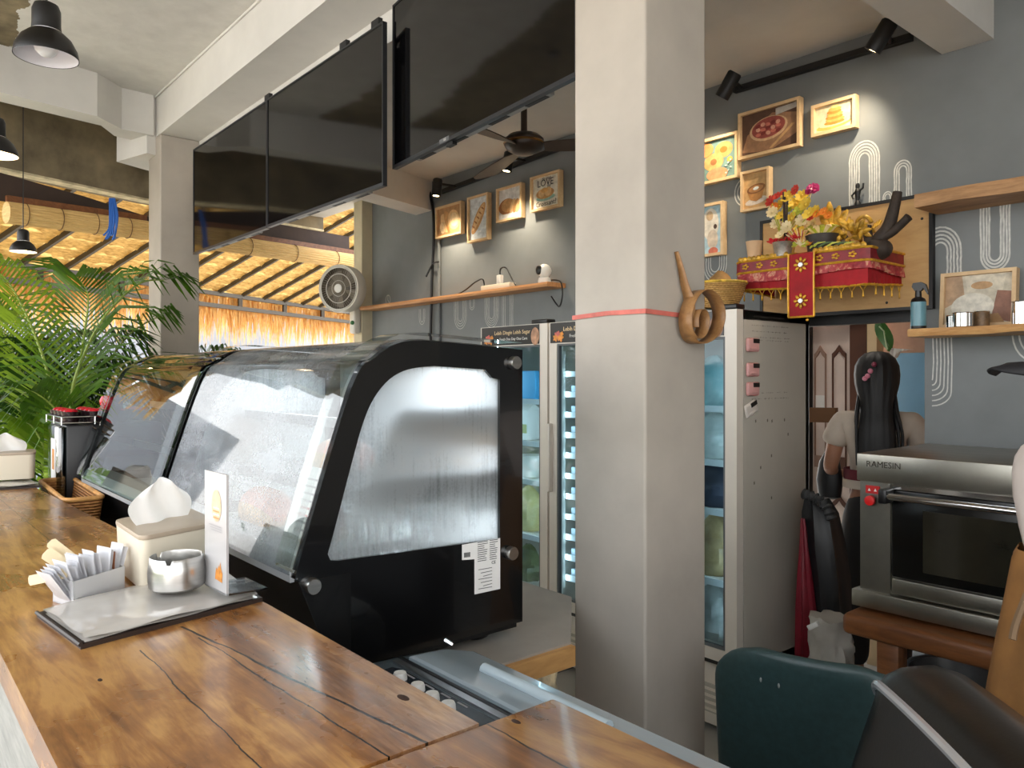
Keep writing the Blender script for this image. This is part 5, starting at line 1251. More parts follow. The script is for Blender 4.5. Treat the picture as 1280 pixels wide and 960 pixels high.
def skirt(z0, z1, out, amp, n=90, freq=34, flare=.0, sag=None):
    """cloth hanging round three sides of the shelf, with folds"""
    pts = []
    per = [(AX0, 3.27), (AX0, AY), (AX1, AY), (AX1, 3.27)]
    segs = [(V((a[0], a[1], 0)), V((b[0], b[1], 0))) for a, b in zip(per, per[1:])]; tot = sum((b-a).length for a, b in segs)
    cen = V(((AX0+AX1)/2, 3.3, 0)); rows = [[], [], []]
    for i in range(n+1):
        d = tot*i/n; 
        for a, b in segs:
            L = (b-a).length
            if d <= L+1e-9: p = a.lerp(b, min(d/L, 1)); nn = V(((b-a).y, -(b-a).x, 0)).normalized(); break
            d -= L
        if nn.dot(p-cen) < 0: nn = -nn
        f = sin(i*freq*.07)+.5*sin(i*freq*.17+1)
        for r, k in ((0, 0.0), (1, .5), (2, 1.0)):
            zz_ = z1+(z0-z1)*k + (sag(i/n)*k if sag else 0)
            rows[r].append(p+nn*(out+amp*f*k+flare*k)+V((0, 0, zz_)))
    return rows
t = NT('brocade'); vec = t.coords((1, 1, 1)); f = t.noise(vec, 26, 4, .6, 1.0); f2 = t.noise(vec, 60, 2)
BROC = t.done(t.pbsdf(t.ramp(t.math('ADD', t.math('MULTIPLY', f, .8), t.math('MULTIPLY', f2, .2)), [(.40, (140, 34, 44)), (.52, (176, 62, 62)), (.60, (206, 150, 120)), (.68, (150, 44, 50))]), .55))
build('lower_cloth', MB().grid(skirt(1.862, ZA-.06, .004, .004, sag=lambda u: .012*sin(u*7))), RED, alt)
build('brocade_ruffle', MB().grid(skirt(1.905, ZA-.045, .012, .007, flare=.006, sag=lambda u: .008*sin(u*11))), BROC, alt)
build('upper_band', MB().grid(skirt(ZA-.048, ZA+.002, .014, .0)), mat('dark_red_band', (132, 18, 30), .5, 0, .2, 20), alt)
for z_ in (ZA-.048, ZA+.002):
    build('gold_braid', MB().tube([p for p in skirt(z_, z_, .016, 0, 60)[0]], .0055, 6), GOLD, alt)
build('hem_braid', MB().tube(skirt(1.860, 1.860, .006, .003, 80, sag=lambda u: .012*sin(u*7))[2], .005, 6), GOLD, alt)
for i in range(26):     # gold leaf fringe standing along the front edge
    x = AX0+.01+(AX1-AX0-.02)*i/25
    if -1.70 < x < -1.60: continue
    build('fringe_leaf', MB().ball((x, AY-.006, ZA+.012), (.013, .005, .012), 8, 6, roty(.5)), GOLDLEAF, alt)
for i in range(13):
    u = i/12; x = AX0+.03+(AX1-AX0-.04)*u
    if -1.70 < x < -1.58: continue
    z_ = 1.858+.012*sin((.28+.42*u)*7); y = AY-.008
    tb_ = build('tassel', MB().tube([V((x-.014, y, z_)), V((x, y, z_-.022)), V((x+.014, y, z_))], .0022, 5), GOLD, alt)
    build('tassel_drop', MB().lathe([(0, -.05), (.0045, -.044), (.003, -.03), (.0025, -.022), (0, -.02)], (x, y, z_), 8), GOLD, tb_)
for i in range(4):
    y = AY+.06+.07*i; z_ = 1.858; x = AX1+.008
    tb_ = build('tassel', MB().tube([V((x, y-.012, z_)), V((x, y, z_-.022)), V((x, y+.012, z_))], .0022, 5), GOLD, alt)
    build('tassel_drop', MB().lathe([(0, -.05), (.0045, -.044), (.003, -.03), (.0025, -.022), (0, -.02)], (x, y, z_), 8), GOLD, tb_)
for i in range(8):
    x = AX0+.04+.068*i
    if -1.71 < x < -1.58: continue
    for k in range(5):
        a = 2*pi*k/5; build('gold_motif', MB().ball((x+.011*cos(a), AY-.016, ZA-.022+.009*sin(a)), (.007, .003, .005), 8, 6), GOLD, alt)
# banner hanging over the front edge
bxa, bxb = at(986, 350, Y=AY-.03).x, at(1018, 350, Y=AY-.03).x
bzt, bzb = at(1002, 308, Y=AY-.03).z, at(1002, 396, Y=AY-.03).z
bn = thing('altar_banner', 'narrow red banner with two gold flowers hanging over the front of the altar', 'banner', ((bxa+bxb)/2, AY-.03, bzb))
def brow(x): return [(x, AY+.10, ZA+.012), (x, AY+.02, ZA+.016), (x, AY-.02, ZA+.006), (x, AY-.030, bzt-.03), (x, AY-.033, (bzt+bzb)/2), (x, AY-.030, bzb)]
m_ = build('cloth', MB().grid([brow(bxa+(bxb-bxa)*k/4) for k in range(5)]), RED, bn)
for x in (bxa, bxb): build('gold_edge', MB().tube([V(p)+V((0, -.002, 0)) for p in brow(x)], .0045, 6), GOLD, bn)
build('gold_edge', MB().tube([V((bxa, AY-.032, bzb)), V((bxb, AY-.032, bzb))], .0045, 6), GOLD, bn)
for zc in (bzt-.075, bzb+.065):
    c = V(((bxa+bxb)/2, AY-.036, zc)); fl_ = build('flower_centre', MB().lathe([(.011, 0), (.009, .005), (0, .006)], c, 16, rotx(pi/2)), mat('silver_disc', (214, 212, 206), .3, .5), bn)
    for k in range(8):
        a = 2*pi*k/8; build('gold_petal', MB().ball(c+V((.022*cos(a), 0, .022*sin(a))), (.010, .004, .0062), 10, 6, roty(-a)), GOLD, fl_)
build('hanging_bead', MB().ball(((bxa+bxb)/2+.028, AY-.034, bzb-.014), .007, 10, 8), GOLD, bn)
# things standing on the altar -----------------------------------------------------------
def petal_flower(T, c, r, m, n=7, axis=(0, -1, .3), name='blossom'):
    R = align_z(V(axis)); mb = MB()
    for k in range(n):
        a = 2*pi*k/n; d = R @ V((cos(a), sin(a), .35)).normalized(); s = R @ V((-sin(a), cos(a), 0))
        c0 = V(c); mb.grid([[c0-s*r*.1, c0+s*r*.1], [c0+d*r*.5-s*r*.34, c0+d*r*.5+s*r*.34], [c0+d*r*.95-s*r*.18, c0+d*r*.95+s*r*.18]])
    mb.ball(V(c)+R @ V((0, 0, r*.12)), r*.22, 8, 6)
    return build(name, mb, m, T)
YEL = leafy('petal_yellow', (226, 186, 48), (246, 222, 100), .3, 12); LIM = leafy('petal_lime', (170, 186, 50), (214, 214, 90), .3, 12)
CRM = leafy('petal_cream', (236, 216, 160), (248, 236, 200), .3, 12); PNK = leafy('petal_magenta', (190, 36, 110), (226, 84, 150), .3, 12); REDP = leafy('petal_red', (190, 40, 40), (224, 90, 70), .3, 12); ORP = leafy('petal_orange', (226, 120, 40), (240, 160, 60), .3, 12)
def AP(px, py, y=3.05): return at(px, py, Y=y)
fb_ = AP(980, 305); fb_.z = ZA
fo = thing('flower_offering', 'tall bunch of yellow, cream and pink flowers on the left half of the altar', 'flowers', fb_)
build('vase', MB().lathe([(0, .0), (.035, .002), (.045, .05), (.038, .10), (.04, .115), (.034, .115), (.03, .05), (0, .01)], fb_, 20), mat('pale_gold_vase', (222, 190, 110), .35, .3, .2, 20), fo)
R8 = random.Random(4)
for px, py, m_, r in ((964, 252, REDP, .030), (972, 246, REDP, .024), (980, 242, REDP, .022), (995, 238, REDP, .026), (1003, 246, YEL, .034), (985, 247, YEL, .034), (975, 258, YEL, .034), (1008, 256, YEL, .036), (995, 255, YEL, .034), (986, 262, LIM, .03), (999, 264, LIM, .03), (1012, 268, YEL, .034), (966, 266, CRM, .03), (978, 270, YEL, .032), (990, 273, YEL, .030), (1003, 276, CRM, .032), (1016, 280, CRM, .030), (970, 280, CRM, .028), (984, 284, CRM, .030), (998, 288, YEL, .028), (976, 294, CRM, .026), (990, 298, CRM, .028), (1020, 264, YEL, .028), (968, 258, ORP, .02)):
    y = 3.03+R8.uniform(-.05, .05); p = AP(px, py, y); petal_flower(fo, p, r, m_, 8, (R8.uniform(-.4, .4), -1, R8.uniform(.1, .7)))
    if R8.random() < .6: build('stem', MB().tube([fb_+V((0, 0, .1)), fb_.lerp(p, .6)+V((0, 0, .03)), p], .002, 5), LIM, fo)
p = AP(1015, 238, 3.03)
for k in range(14): 
    a = 2*pi*k/7; petal_flower(fo, p+V((.012*cos(a), 0, .007*(k//7)+.005*sin(a))), .022, PNK, 6, (cos(a)*.6, -1, .6), 'pink_blossom')
build('stem', MB().tube([fb_+V((0, 0, .1)), AP(1008, 262, 3.03), p], .003, 5), CRM, fo)
cupp = AP(943, 320, 3.0); cupp.z = ZA+.004
solo('paper_cup', MB().lathe([(0, 0), (.026, 0), (.036, .085), (.0375, .088), (.0345, .088), (.025, .004), (0, .004)], cupp, 24), mat('beige_paper_cup', (214, 176, 136), .7, 0, .06, 6), 'plain beige paper cup at the left end of the altar', 'cup')
sc_ = AP(979, 313, 2.99); sc_.z = ZA+.004
sv = thing('silver_bowl', 'crinkled silver cup holding red petals at the front of the altar', 'bowl', sc_)
build('bowl', MB().lathe([(0, 0), (.030, 0), (.044, .062), (.046, .064), (.041, .062), (.028, .006), (0, .006)], sc_, 28), mat('foil_silver', (188, 180, 170), .35, .7, .2, 30, .3), sv)
for k in range(7): petal_flower(sv, sc_+V((-.045+.018*k, R8.uniform(-.01, .01), .072+R8.uniform(-.006, .016))), .026, leafy('petal_scarlet', (186, 14, 34), (222, 40, 50), .2, 12), 5, (R8.uniform(-.6, .6), -.7, .8), 'red_petals')
inc = thing('incense_holder', 'black incense sticks standing upright in front of the yellow flowers', 'incense', AP(981, 300, 3.0))
for k, (xt, yt) in enumerate(((979, 240), (981, 246), (984, 250))): build('incense_stick', MB().tube([AP(981+k, 300, 3.0), AP(xt, yt, 3.0)], .0035, 6), mat('incense_dark', (46, 30, 22), .7), inc)
build('stick_base', MB().lathe([(0, 0), (.014, 0), (.01, .02), (0, .02)], AP(982, 302, 3.0), 12), BENCHW, inc)
of = thing('woven_offering', 'small palm-leaf offering fan of straw sticks behind the top of the banner', 'offering', AP(1000, 305, 2.99))
for k in range(12):
    a = -1.0+2.0*k/11; b0 = AP(1001, 308, 2.99); build('straw_stick', MB().tube([b0, b0+V((sin(a)*.05-.02, -.01, .03+.05*cos(a)))], .002, 5), (CRM, mat('straw_red', (170, 60, 40), .6), YEL)[k % 3], of)
for k in range(5): petal_flower(of, AP(995+6*k, 306-2*(k % 2), 2.985), .02, (LIM, CRM, LIM, ORP, LIM)[k], 5, (R8.uniform(-.5, .5), -1, .6), 'leaf_curl')
bp = AP(1028, 302, 3.04); bp.z = ZA+.004
pot = thing('offering_pot', 'ribbed dark pot with leaf strips and orange petals, middle of the altar', 'pot', bp)
rows = []
for z_, r in ((0, .045), (.01, .055), (.075, .064), (.08, .066), (.08, .06), (.01, .05)):
    rows.append([bp+V(((r+.0022*(q % 2))*cos(2*pi*q/48), (r+.0022*(q % 2))*sin(2*pi*q/48), z_)) for q in range(48)])
build('pot_body', MB().loft(rows), mat('dark_ribbed_pot', (62, 56, 52), .4, 0, .1, 9), pot)
for k in range(16):
    a = 2*pi*k/16; d = V((cos(a), sin(a)*.8, 0)); b0 = bp+V((0, 0, .085))+d*.03; s = V((-sin(a), cos(a), 0))*.010
    build('leaf_strip', MB().grid([[b0-s, b0+s], [b0+d*.035+V((0, 0, .03))-s, b0+d*.035+V((0, 0, .03))+s], [b0+d*.065+V((0, 0, .015))-s*.3, b0+d*.065+V((0, 0, .015))+s*.3]]), (CRM, LIM)[k % 2], pot)
for px, py, m_ in ((1014, 272, REDP), (1022, 268, ORP), (1030, 265, ORP), (1036, 270, ORP)): petal_flower(pot, AP(px, py, 3.0), .022, m_, 8, (0, -1, .5))
for k in range(5): 
    a_ = AP(1012+9*k, 310, 2.985); build('long_leaf', MB().grid([[a_-V((0, 0, .004)), a_+V((0, 0, .004))], [a_+V((.04, -.01, .010)), a_+V((.04, -.01, .018))], [a_+V((.075, -.012, .014)), a_+V((.075, -.012, .016))]]), (LIM, leafy('dark_leaf', (40, 70, 40), (80, 110, 60), .2, 9))[k % 2], pot)
gl = thing('carved_ornament', 'gilded carved leaf-and-scroll ornament on the right half of the altar', 'ornament', (AP(1058, 300, 3.08).x, 3.08, ZA))
def gleaf(c, d, L, w, bend=.3):
    c = V(c); d = V(d).normalized(); s = d.cross(V((0, -1, 0))).normalized(); f = V((0, -1, 0)); rows = []
    for q in range(6):
        t_ = q/5; ww = w*sin(pi*(0.08+.86*t_))**.8; p = c+d*L*t_+f*bend*L*sin(pi*t_*.9)*.4
        rows.append([p-s*ww+f*.0, p-s*ww*.4+f*.006, p+s*ww*.4+f*.006, p+s*ww, p-f*.004])
    build('leaf', MB().loft(rows), GOLDLEAF, gl, angle=60)
R10 = random.Random(14)
for px, py, dx, dz, L, w in ((1040, 282, -.1, 1, .10, .020), (1044, 283, .25, 1, .085, .018), (1048, 285, .6, 1, .08, .017), (1036, 284, -.5, 1, .075, .017)):
    gleaf(AP(px, py, 3.08), (dx, 0, dz), L, w)
for k in range(44):
    px, py = R10.uniform(1034, 1078), R10.uniform(276, 310)
    if py < 284-(px-1034)*.0 and px > 1058 and py < 282: py += 8
    a_ = R10.uniform(-.5, 2.4); gleaf(AP(px, py, 3.07+R10.uniform(-.02, .04)), (cos(a_), -.3, sin(a_)), R10.uniform(.030, .055), R10.uniform(.008, .013), R10.uniform(.2, .8))
petal_flower(gl, AP(1043, 294, 3.06), .04, GOLDLEAF, 9, (0, -1, .1), 'carved_rosette')
for (px, py, r0) in ((1078, 280, .035), (1070, 288, .028), (1084, 292, .026)):
    c = AP(px, py, 3.1); build('scroll', MB().tube([c+V((r0*(1-q/26)*cos(q*.38), 0, r0*(1-q/26)*sin(q*.38))) for q in range(22)], [.009*(1-q/30) for q in range(22)], 7), GOLDLEAF, gl)
build('ornament_back', MB().tube([AP(1050, 312, 3.12), AP(1050, 290, 3.12)], [.06, .02], 10), mat('ornament_dark_wood', (70, 50, 30), .6, 0, .3, 20), gl)
dk = thing('driftwood_branch', 'dark forked driftwood branch with gold bands at the right end of the altar', 'branch', AP(1100, 318, 3.08))
DRIFT = wood('driftwood', [(.3, (30, 24, 20)), (.7, (66, 52, 42))], (5, 5, 5), 5, .7, .4)
build('trunk', MB().tube(smoothpath([AP(1098, 322, 3.07), AP(1098, 302, 3.07), AP(1110, 285, 3.08), AP(1117, 262, 3.09), AP(1122, 240, 3.1)], 6), [.034-.0007*i for i in range(25)], 10), DRIFT, dk)
build('fork', MB().tube(smoothpath([AP(1104, 296, 3.07), AP(1118, 288, 3.07), AP(1136, 271, 3.06)], 6), [.02, .02, .019, .018, .018, .017, .017, .016, .016, .016, .016, .016, .017], 10), DRIFT, dk)
build('fork', MB().tube(smoothpath([AP(1090, 318, 3.07), AP(1086, 300, 3.08), AP(1084, 284, 3.1)], 6), .018, 9), DRIFT, dk)
build('root_knot', MB().ball(AP(1096, 312, 3.07), (.06, .05, .045), 14, 10), DRIFT, dk)
for px, py in ((1093, 281), (1096, 279), (1099, 277)): build('gold_band', MB().tube([AP(px-1, py+4, 3.05), AP(px+2, py-2, 3.05)], .007, 7), GOLD, dk)
fg = thing('figurine', 'tiny black standing figurine on the top edge of the plywood board', 'figurine', AP(1071, 262, 3.27))
fz = 2.23; fx = AP(1071, 262, 3.275).x
build('figure_body', MB().lathe([(0, 0), (.014, 0), (.012, .012), (.006, .02), (.010, .045), (.013, .06), (.006, .072), (.009, .082), (.006, .094), (0, .096)], (fx, 3.283, fz), 14), BLACKM, fg)
build('raised_arm', MB().tube([V((fx+.008, 3.283, fz+.062)), V((fx+.024, 3.28, fz+.07)), V((fx+.026, 3.28, fz+.09))], .004, 6), BLACKM, fg)
build('bent_arm', MB().tube([V((fx-.008, 3.283, fz+.06)), V((fx-.024, 3.28, fz+.045)), V((fx-.018, 3.28, fz+.03))], .004, 6), BLACKM, fg)
# ================================================================== RIGHT SHELVES
shelf_board('wall_shelf', -1.25, -.35, 2.140, 2.190, 3.08, LOGW, 'upper rough live-edge shelf on the right wall, empty', .018, 2, ())
shelf_board('wall_shelf', -1.275, -.35, 1.646, 1.675, 3.08, mat('x', (1, 1, 1)) if False else wood('live_edge_light', [(.3, (160, 108, 58)), (.6, (206, 160, 102)), (.85, (130, 80, 40))], (2, 7, 7), 3, .5, .3), 'lower live-edge shelf on the right wall holding a spray bottle and tins', .02, 5, ())
ZS = 1.676
pb_ = at(1148, 410, Y=3.14); sx_, sy_ = pb_.x, 3.14
sb_ = thing('spray_bottle', 'teal spray bottle with a black trigger head on the lower live-edge shelf', 'bottle', (sx_, sy_, ZS))
build('bottle_base', MB().lathe([(0, 0), (.027, 0), (.028, .004), (.028, .012), (0, .012)], (sx_, sy_, ZS), 20), BLACK, sb_)
build('bottle_body', MB().lathe([(.028, .012), (.028, .105), (0, .105)], (sx_, sy_, ZS), 24), mat('teal_label', (96, 140, 152), .3, 0, .12, 30, 0, (1, 1, .2)), sb_)
build('bottle_shoulder', MB().lathe([(.028, .105), (.024, .117), (.012, .125), (.011, .150), (0, .150)], (sx_, sy_, ZS), 20), BLACK, sb_)
build('trigger_head', MB().prism([(sx_-.022, sy_-.008, ZS+.165), (sx_-.010, sy_-.008, ZS+.148), (sx_+.012, sy_-.008, ZS+.148), (sx_+.020, sy_-.008, ZS+.160), (sx_+.036, sy_-.008, ZS+.132), (sx_+.040, sy_-.008, ZS+.134), (sx_+.028, sy_-.008, ZS+.172), (sx_+.012, sy_-.008, ZS+.182), (sx_-.018, sy_-.008, ZS+.180)], (0, .016, 0)), BLACK, sb_)
picture(-1.215, -.955, ZS+.003, 1.895, 'framed brown flour-and-bread print leaning on the lower live-edge shelf', (196, 186, 166),
  [([(0, .35), (.3, .55), (.25, 1), (0, 1)], (176, 146, 116)), ([(.35, .6), (.6, .8), (.85, .6), (.9, 1), (.3, 1)], (206, 196, 176)), (ell(.55, .78, .16, .08), (184, 146, 104)), ([(.7, .1), (1, .0), (1, .62), (.78, .66)], (140, 98, 80)), (ell(.42, .35, .32, .28), (212, 206, 192)), ([(.5, 0), (.9, 0), (.8, .2), (.55, .16)], (160, 124, 84))], y=3.23, tilt=radians(-5), fw=.014)
def tin(px, y, r, h, m, label, name='steel_tin', cat='tin'):
    p = at(px, 403, Y=y); c = V((p.x, y, ZS+.002)); T = thing(name, label, cat, c)
    build('tin_body', MB().lathe([(0, 0), (r, 0), (r, h), (r*.96, h), (r*.94, .004), (0, .004)], c, 28), m, T)
    build('rolled_rim', MB().tube([c+V((r*cos(a), r*sin(a), h)) for a in [2*pi*q/28 for q in range(28)]], .0018, 5, closed=True), CHROME, T); return T
tin(1204, 3.12, .034, .050, CHROME, 'shiny low steel tin in front of the leaning print')
tin(1190, 3.19, .020, .046, glass('tumbler_glass', (226, 232, 232), .12), 'small clear tumbler just left of the shiny tin', 'glass_tumbler', 'glass')
tin(1227, 3.17, .026, .054, mat('brown_wrap', (112, 86, 58), .5, 0, .35, 40), 'brown patterned jar right of the shiny steel tin', 'patterned_jar', 'jar')
tin(1277, 3.12, .030, .078, CHROME, 'taller steel tin at the right picture edge on the lower live-edge shelf')
# ================================================================== OVEN ON ITS BENCH
ov = thing('oven', 'stainless steel deck oven with a black glass door on the timber bench', 'oven', (-.72, 2.8, .728))
OX0, OX1, OY = -1.22, -.22, 2.55
build('carcass', MB().bb(OX0+.006, OX1-.006, OY+.03, 3.1, .78, 1.20), STEELD, ov)
build('hood', MB().bb(OX0, OX1, OY, 3.12, 1.146, 1.236, .003), STEELD, ov)
build('hood_lettering', MB().text('RAMESIN', .028, wallM(OX0+.088, 1.203, OY-.001), .0004), mat('letter_dark', (60, 54, 44), .5), ov, False)
build('side_column', MB().bb(OX0+.006, OX0+.105, OY+.012, OY+.05, .78, 1.146), STEELD, ov)
build('side_column', MB().bb(OX1-.105, OX1-.006, OY+.012, OY+.05, .78, 1.146), STEELD, ov)
build('bottom_ledge', MB().bb(OX0-.012, OX1+.012, OY-.012, 3.1, .728, .782, .003), STEELD, ov)
dr_ = build('door', MB().bb(OX0+.112, OX1-.112, OY+.004, OY+.04, .845, 1.125, .004), mat('oven_door_black', (14, 14, 13), .2), ov)
build('door_window', MB().bb(OX0+.21, OX1-.21, OY+.001, OY+.005, .875, 1.07), mat('oven_window', (42, 40, 32), .08, 0, .25, 4), dr_, False)
build('door_handle', MB().tube([V((OX0+.112, OY-.035, 1.108)), V((OX1-.112, OY-.035, 1.108))], .011, 12), CHROME, dr_)
for x in (OX0+.108, OX1-.108): build('handle_end', MB().bb(x-.016, x+.010, OY-.05, OY+.02, 1.085, 1.130, .004), BLACK, dr_)
build('vent_slot', MB().bb(OX0+.112, OX1-.112, OY+.008, OY+.03, 1.128, 1.142), CHROME, ov)
build('lower_strip', MB().bb(OX0+.112, OX1-.112, OY+.006, OY+.03, .79, .838, .003), STEELD, ov)
sp_ = build('switch_plate', MB().bb(OX0+.026, OX0+.072, OY+.0085, OY+.012, 1.105, 1.131), mat('red_plate', (186, 32, 32), .4), ov, False)
for dx in (.038, .058): build('plate_symbol', MB().poly([(OX0+dx-.005, OY+.0082, 1.113), (OX0+dx+.005, OY+.0082, 1.113), (OX0+dx, OY+.0082, 1.123)]), PAPER, sp_, False)
build('red_button', MB().lathe([(.008, 0), (.008, .01), (.017, .012), (.016, .022), (0, .026)], (OX0+.046, OY+.012, 1.083), 20, rotx(pi/2)), mat('button_red', (206, 30, 30), .35), ov)
for x in (OX0+.06, OX1-.06):
    for y in (2.62, 3.0): build('foot', MB().lathe([(.02, 0), (.024, .012), (0, .012)], (x, y, .716), 12), BLACK, ov)
bn2 = thing('timber_bench', 'rough reddish timber bench carrying the steel oven', 'bench', (-.72, 2.8, 0))
build('bench_top', MB().bb(-1.235, -.2, 2.47, 3.12, .645, .715, .02, 3), BENCHW, bn2)
for x in (-1.10, -.3):
    for y in (2.54, 3.04): build('leg', MB().bb(x-.035, x+.035, y-.035, y+.035, 0, .645, .006), BENCHW, bn2)
build('stretcher', MB().bb(-1.1, -.3, 2.53, 2.57, .25, .30), BENCHW, bn2)
bkp = at(1195, 815, Y=2.72)
bkt = thing('metal_bucket', 'grey metal bucket standing under the timber bench', 'bucket', (bkp.x, 2.75, 0))
build('pail', MB().lathe([(0, .30), (.11, .30), (.15, .52), (.155, .52), (.152, .505), (.115, .31), (0, .31)], (bkp.x, 2.75, 0), 30), mat('galvanised_grey', (112, 112, 112), .4, .5), bkt)
build('rim', MB().tube([V((bkp.x+.155*cos(a), 2.75+.155*sin(a), .52)) for a in [2*pi*q/30 for q in range(30)]], .007, 6, closed=True), ALU, bkt)
build('stand', MB().bb(bkp.x-.16, bkp.x+.16, 2.6, 2.9, 0, .30), mat('dark_crate', (38, 34, 32), .7), bkt)
# ================================================================== BACK ROOM THROUGH THE DOORWAY
struct('wall_back_room', MB().bb(-3.6, -.2, 6.2, 6.3, 0, 2.8), mat('back_room_plaster', (206, 178, 158), .8, 0, .12, 2))
struct('ceiling_back_room', MB().bb(-3.6, -.2, 3.42, 6.3, 2.5, 2.6), mat('back_room_roof', (60, 52, 46), .8))
struct('wall_back_room_right', MB().bb(-.75, -.65, 3.42, 6.3, 0, 2.6), mat('back_room_plaster', (206, 178, 158), .8, 0, .12, 2))
DOORP = mat('pinkish_door_paint', (212, 194, 184), .5, 0, .06, 4); DOORB = mat('door_brown', (84, 48, 30), .55, 0, .15, 4)
DY = 4.35
def DP(px, py): return at(px, py, Y=DY)
x0, x1 = DP(1015, 500).x, DP(1061, 500).x; zt_, zb2 = DP(1030, 402).z, 0.0
d1 = MB().bb(x0, x1+.02, DY, DY+.04, zb2, zt_+.02)
door = struct('door_1', d1, DOORP)
def dshape(xa, xb, z0, z1):
    w = xb-xa; return [(xa, DY-.012, z0), (xb, DY-.012, z0), (xb, DY-.012, z1-.05), (xa+w*.75, DY-.012, z1-.03), (xa+w*.5, DY-.012, z1), (xa+w*.25, DY-.012, z1-.03), (xa, DY-.012, z1-.05)]
def inset(pts, k):
    c = sum((V(p) for p in pts), V())/len(pts); return [c+(V(p)-c)*k for p in pts]
for z0, z1 in ((.95, DP(1030, 432).z), (.1, .80)):
    for xa, xb in ((x0+.02, DP(1033, 500).x), (DP(1041, 500).x, x1-.012)):
        o_ = dshape(xa, xb, z0, z1); build('panel_moulding', MB().ring_prism(o_, inset(o_, .86), (0, .014, 0)), DOORB if xa > x0+.05 else mat('moulding_shadow_brown', (150, 120, 104), .5), door, False)  # brown outlines paint in the shading of the recessed door panels
a_, b2 = DP(1020, 494), DP(1031, 512); build('door_notice', MB().bb(a_.x, b2.x, DY-.004, DY-.001, b2.z, a_.z), PAPER, door, False)
struct('trim_3', MB().bb(DP(1003, 500).x, DP(1016, 500).x, DY-.06, DY+.05, 0, 2.2), mat('door_post_black', (24, 18, 14), .6))
struct('trim_4', MB().bb(x1+.015, DP(1085, 500).x, DY-.02, DY+.06, 0, 2.2), DOORB)
struct('trim_5', MB().bb(DP(1002, 500).x, DP(1066, 500).x, DY-.09, DY-.03, DP(1040, 408).z, DP(1040, 397).z), DOORP)
struct('trim_6', MB().bb(DP(1000, 500).x-.3, DP(1090, 500).x, DY-.12, DY-.04, DP(1040, 392).z, 2.2), DOORB)
struct('pillar_door', MB().bb(at(1086, 450, Y=4.0).x, at(1098, 450, Y=4.0).x, 3.98, 4.06, 0, 2.5), mat('cream_post', (214, 188, 148), .6, 0, .06, 4))
struct('trim_7', MB().bb(-2.3, -1.28, 3.36, 3.42, at(1100, 404, Y=3.4).z, at(1100, 384, Y=3.4).z), BLACKM)
bxA, bxB = at(1100, 500, Y=4.6).x, at(1165, 500, Y=4.6).x
struct('wall_partition', MB().bb(bxA, -.7, 4.6, 4.66, 0, 2.5), mat('pinkish_plaster', (206, 172, 150), .8, 0, .15, 3))
solo('blue_board', MB().bb(at(1118, 500, Y=4.57).x, at(1164, 500, Y=4.57).x, 4.56, 4.585, 0.005, at(1140, 441, Y=4.57).z, .004), mat('sky_blue_panel', (130, 186, 224), .5, 0, .04, 3), 'tall sky blue panel behind the person in the back room', 'panel')
BANL = leafy('banana_leaf', (40, 92, 34), (86, 140, 60), .3, 6, .4)
pf = at(1104, 420, Y=3.9)
bl_ = thing('green_leaf_bundle', 'dark green leaf bundle hanging by the cream post, over the head of the person', 'leaves', pf)
for k in range(3):
    rows = []
    for q in range(7):
        t_ = q/6; c = at(1097+14*t_+k*1.5, 403+36*t_-k*2, Y=3.9-.01*k); w = .035*sin(pi*(.1+.85*t_)); rows.append([c+V((-w, 0, w*.3)), c+V((0, -.012, 0)), c+V((w, 0, -w*.3))])
    build('leaf', MB().grid(rows), BANL, bl_)
build('pale_vein', MB().tube([at(1099, 408, Y=3.87), at(1105, 414, Y=3.87), at(1109, 437, Y=3.87)], .004, 5), mat('pale_green', (180, 200, 150), .5), bl_)
rows = []
for q in range(7):
    t_ = q/6; row = []
    for j in range(9):
        u = j/8; top = at(1112+29*u, 434+2*u, Y=4.0); row.append(top+V((-.05*t_*u, .02*sin(j*1.9), -.10*t_*(1-u)**1.2-.004)))
    rows.append(row)
solo('white_cloth', MB().grid(rows), leafy('white_rag', (226, 226, 222), (238, 238, 236), .2, 5, .8), 'white cloth hung up by its corner right of the green leaf bundle', 'cloth')
solo('brown_rail', barbox(at(985, 518, Y=3.75), at(1046, 519, Y=3.75), .03, .075), mat('rail_brown', (110, 74, 42), .6, 0, .15, 4), 'brown timber rail across the doorway, left of the person', 'rail')
bw = struct('window_3', MB().ring_prism([at(1000, 402, D=4.9), at(1012, 402, D=4.9), at(1012, 512, D=4.9), at(1000, 512, D=4.9)], [at(1001, 405, D=4.9), at(1010, 405, D=4.9), at(1010, 509, D=4.9), at(1001, 509, D=4.9)], (-.02, .05, 0)), DOORB)
build('window_pane', MB().poly([at(1001, 405, D=4.95), at(1010, 405, D=4.95), at(1010, 509, D=4.95), at(1001, 509, D=4.95)]), emit('daylit_window', (226, 236, 240), 1.3), bw, False)
lm = at(1005, 570, D=4.8)
wl = thing('wall_lamp', 'glowing warm yellow lamp low in the back room, beside the fridge edge', 'lamp', lm)
build('lamp_glass', MB().lathe([(0, -.05), (.035, -.045), (.038, .04), (.02, .055), (0, .055)], lm, 16), emit('lamp_warm', (255, 216, 130), 3.0), wl)
build('lamp_back', MB().box(lm+V((.0, .05, 0)), (.06, .03, .14), None, .006), DOORB, wl)
lamp('POINT', (-1.9, 3.75, 2.35), 7, (1, .92, .82), size=.08)
build('bulb_glass', MB().ball((-1.9, 3.75, 2.40), .05), mat('opal_bulb', (240, 236, 226), .4), solo('pendant_bulb_cord', MB().tube([V((-1.9, 3.75, 2.45)), V((-1.9, 3.75, 2.5))], .006, 6), BLACK, 'bare opal bulb on the back room ceiling', 'bulb'))
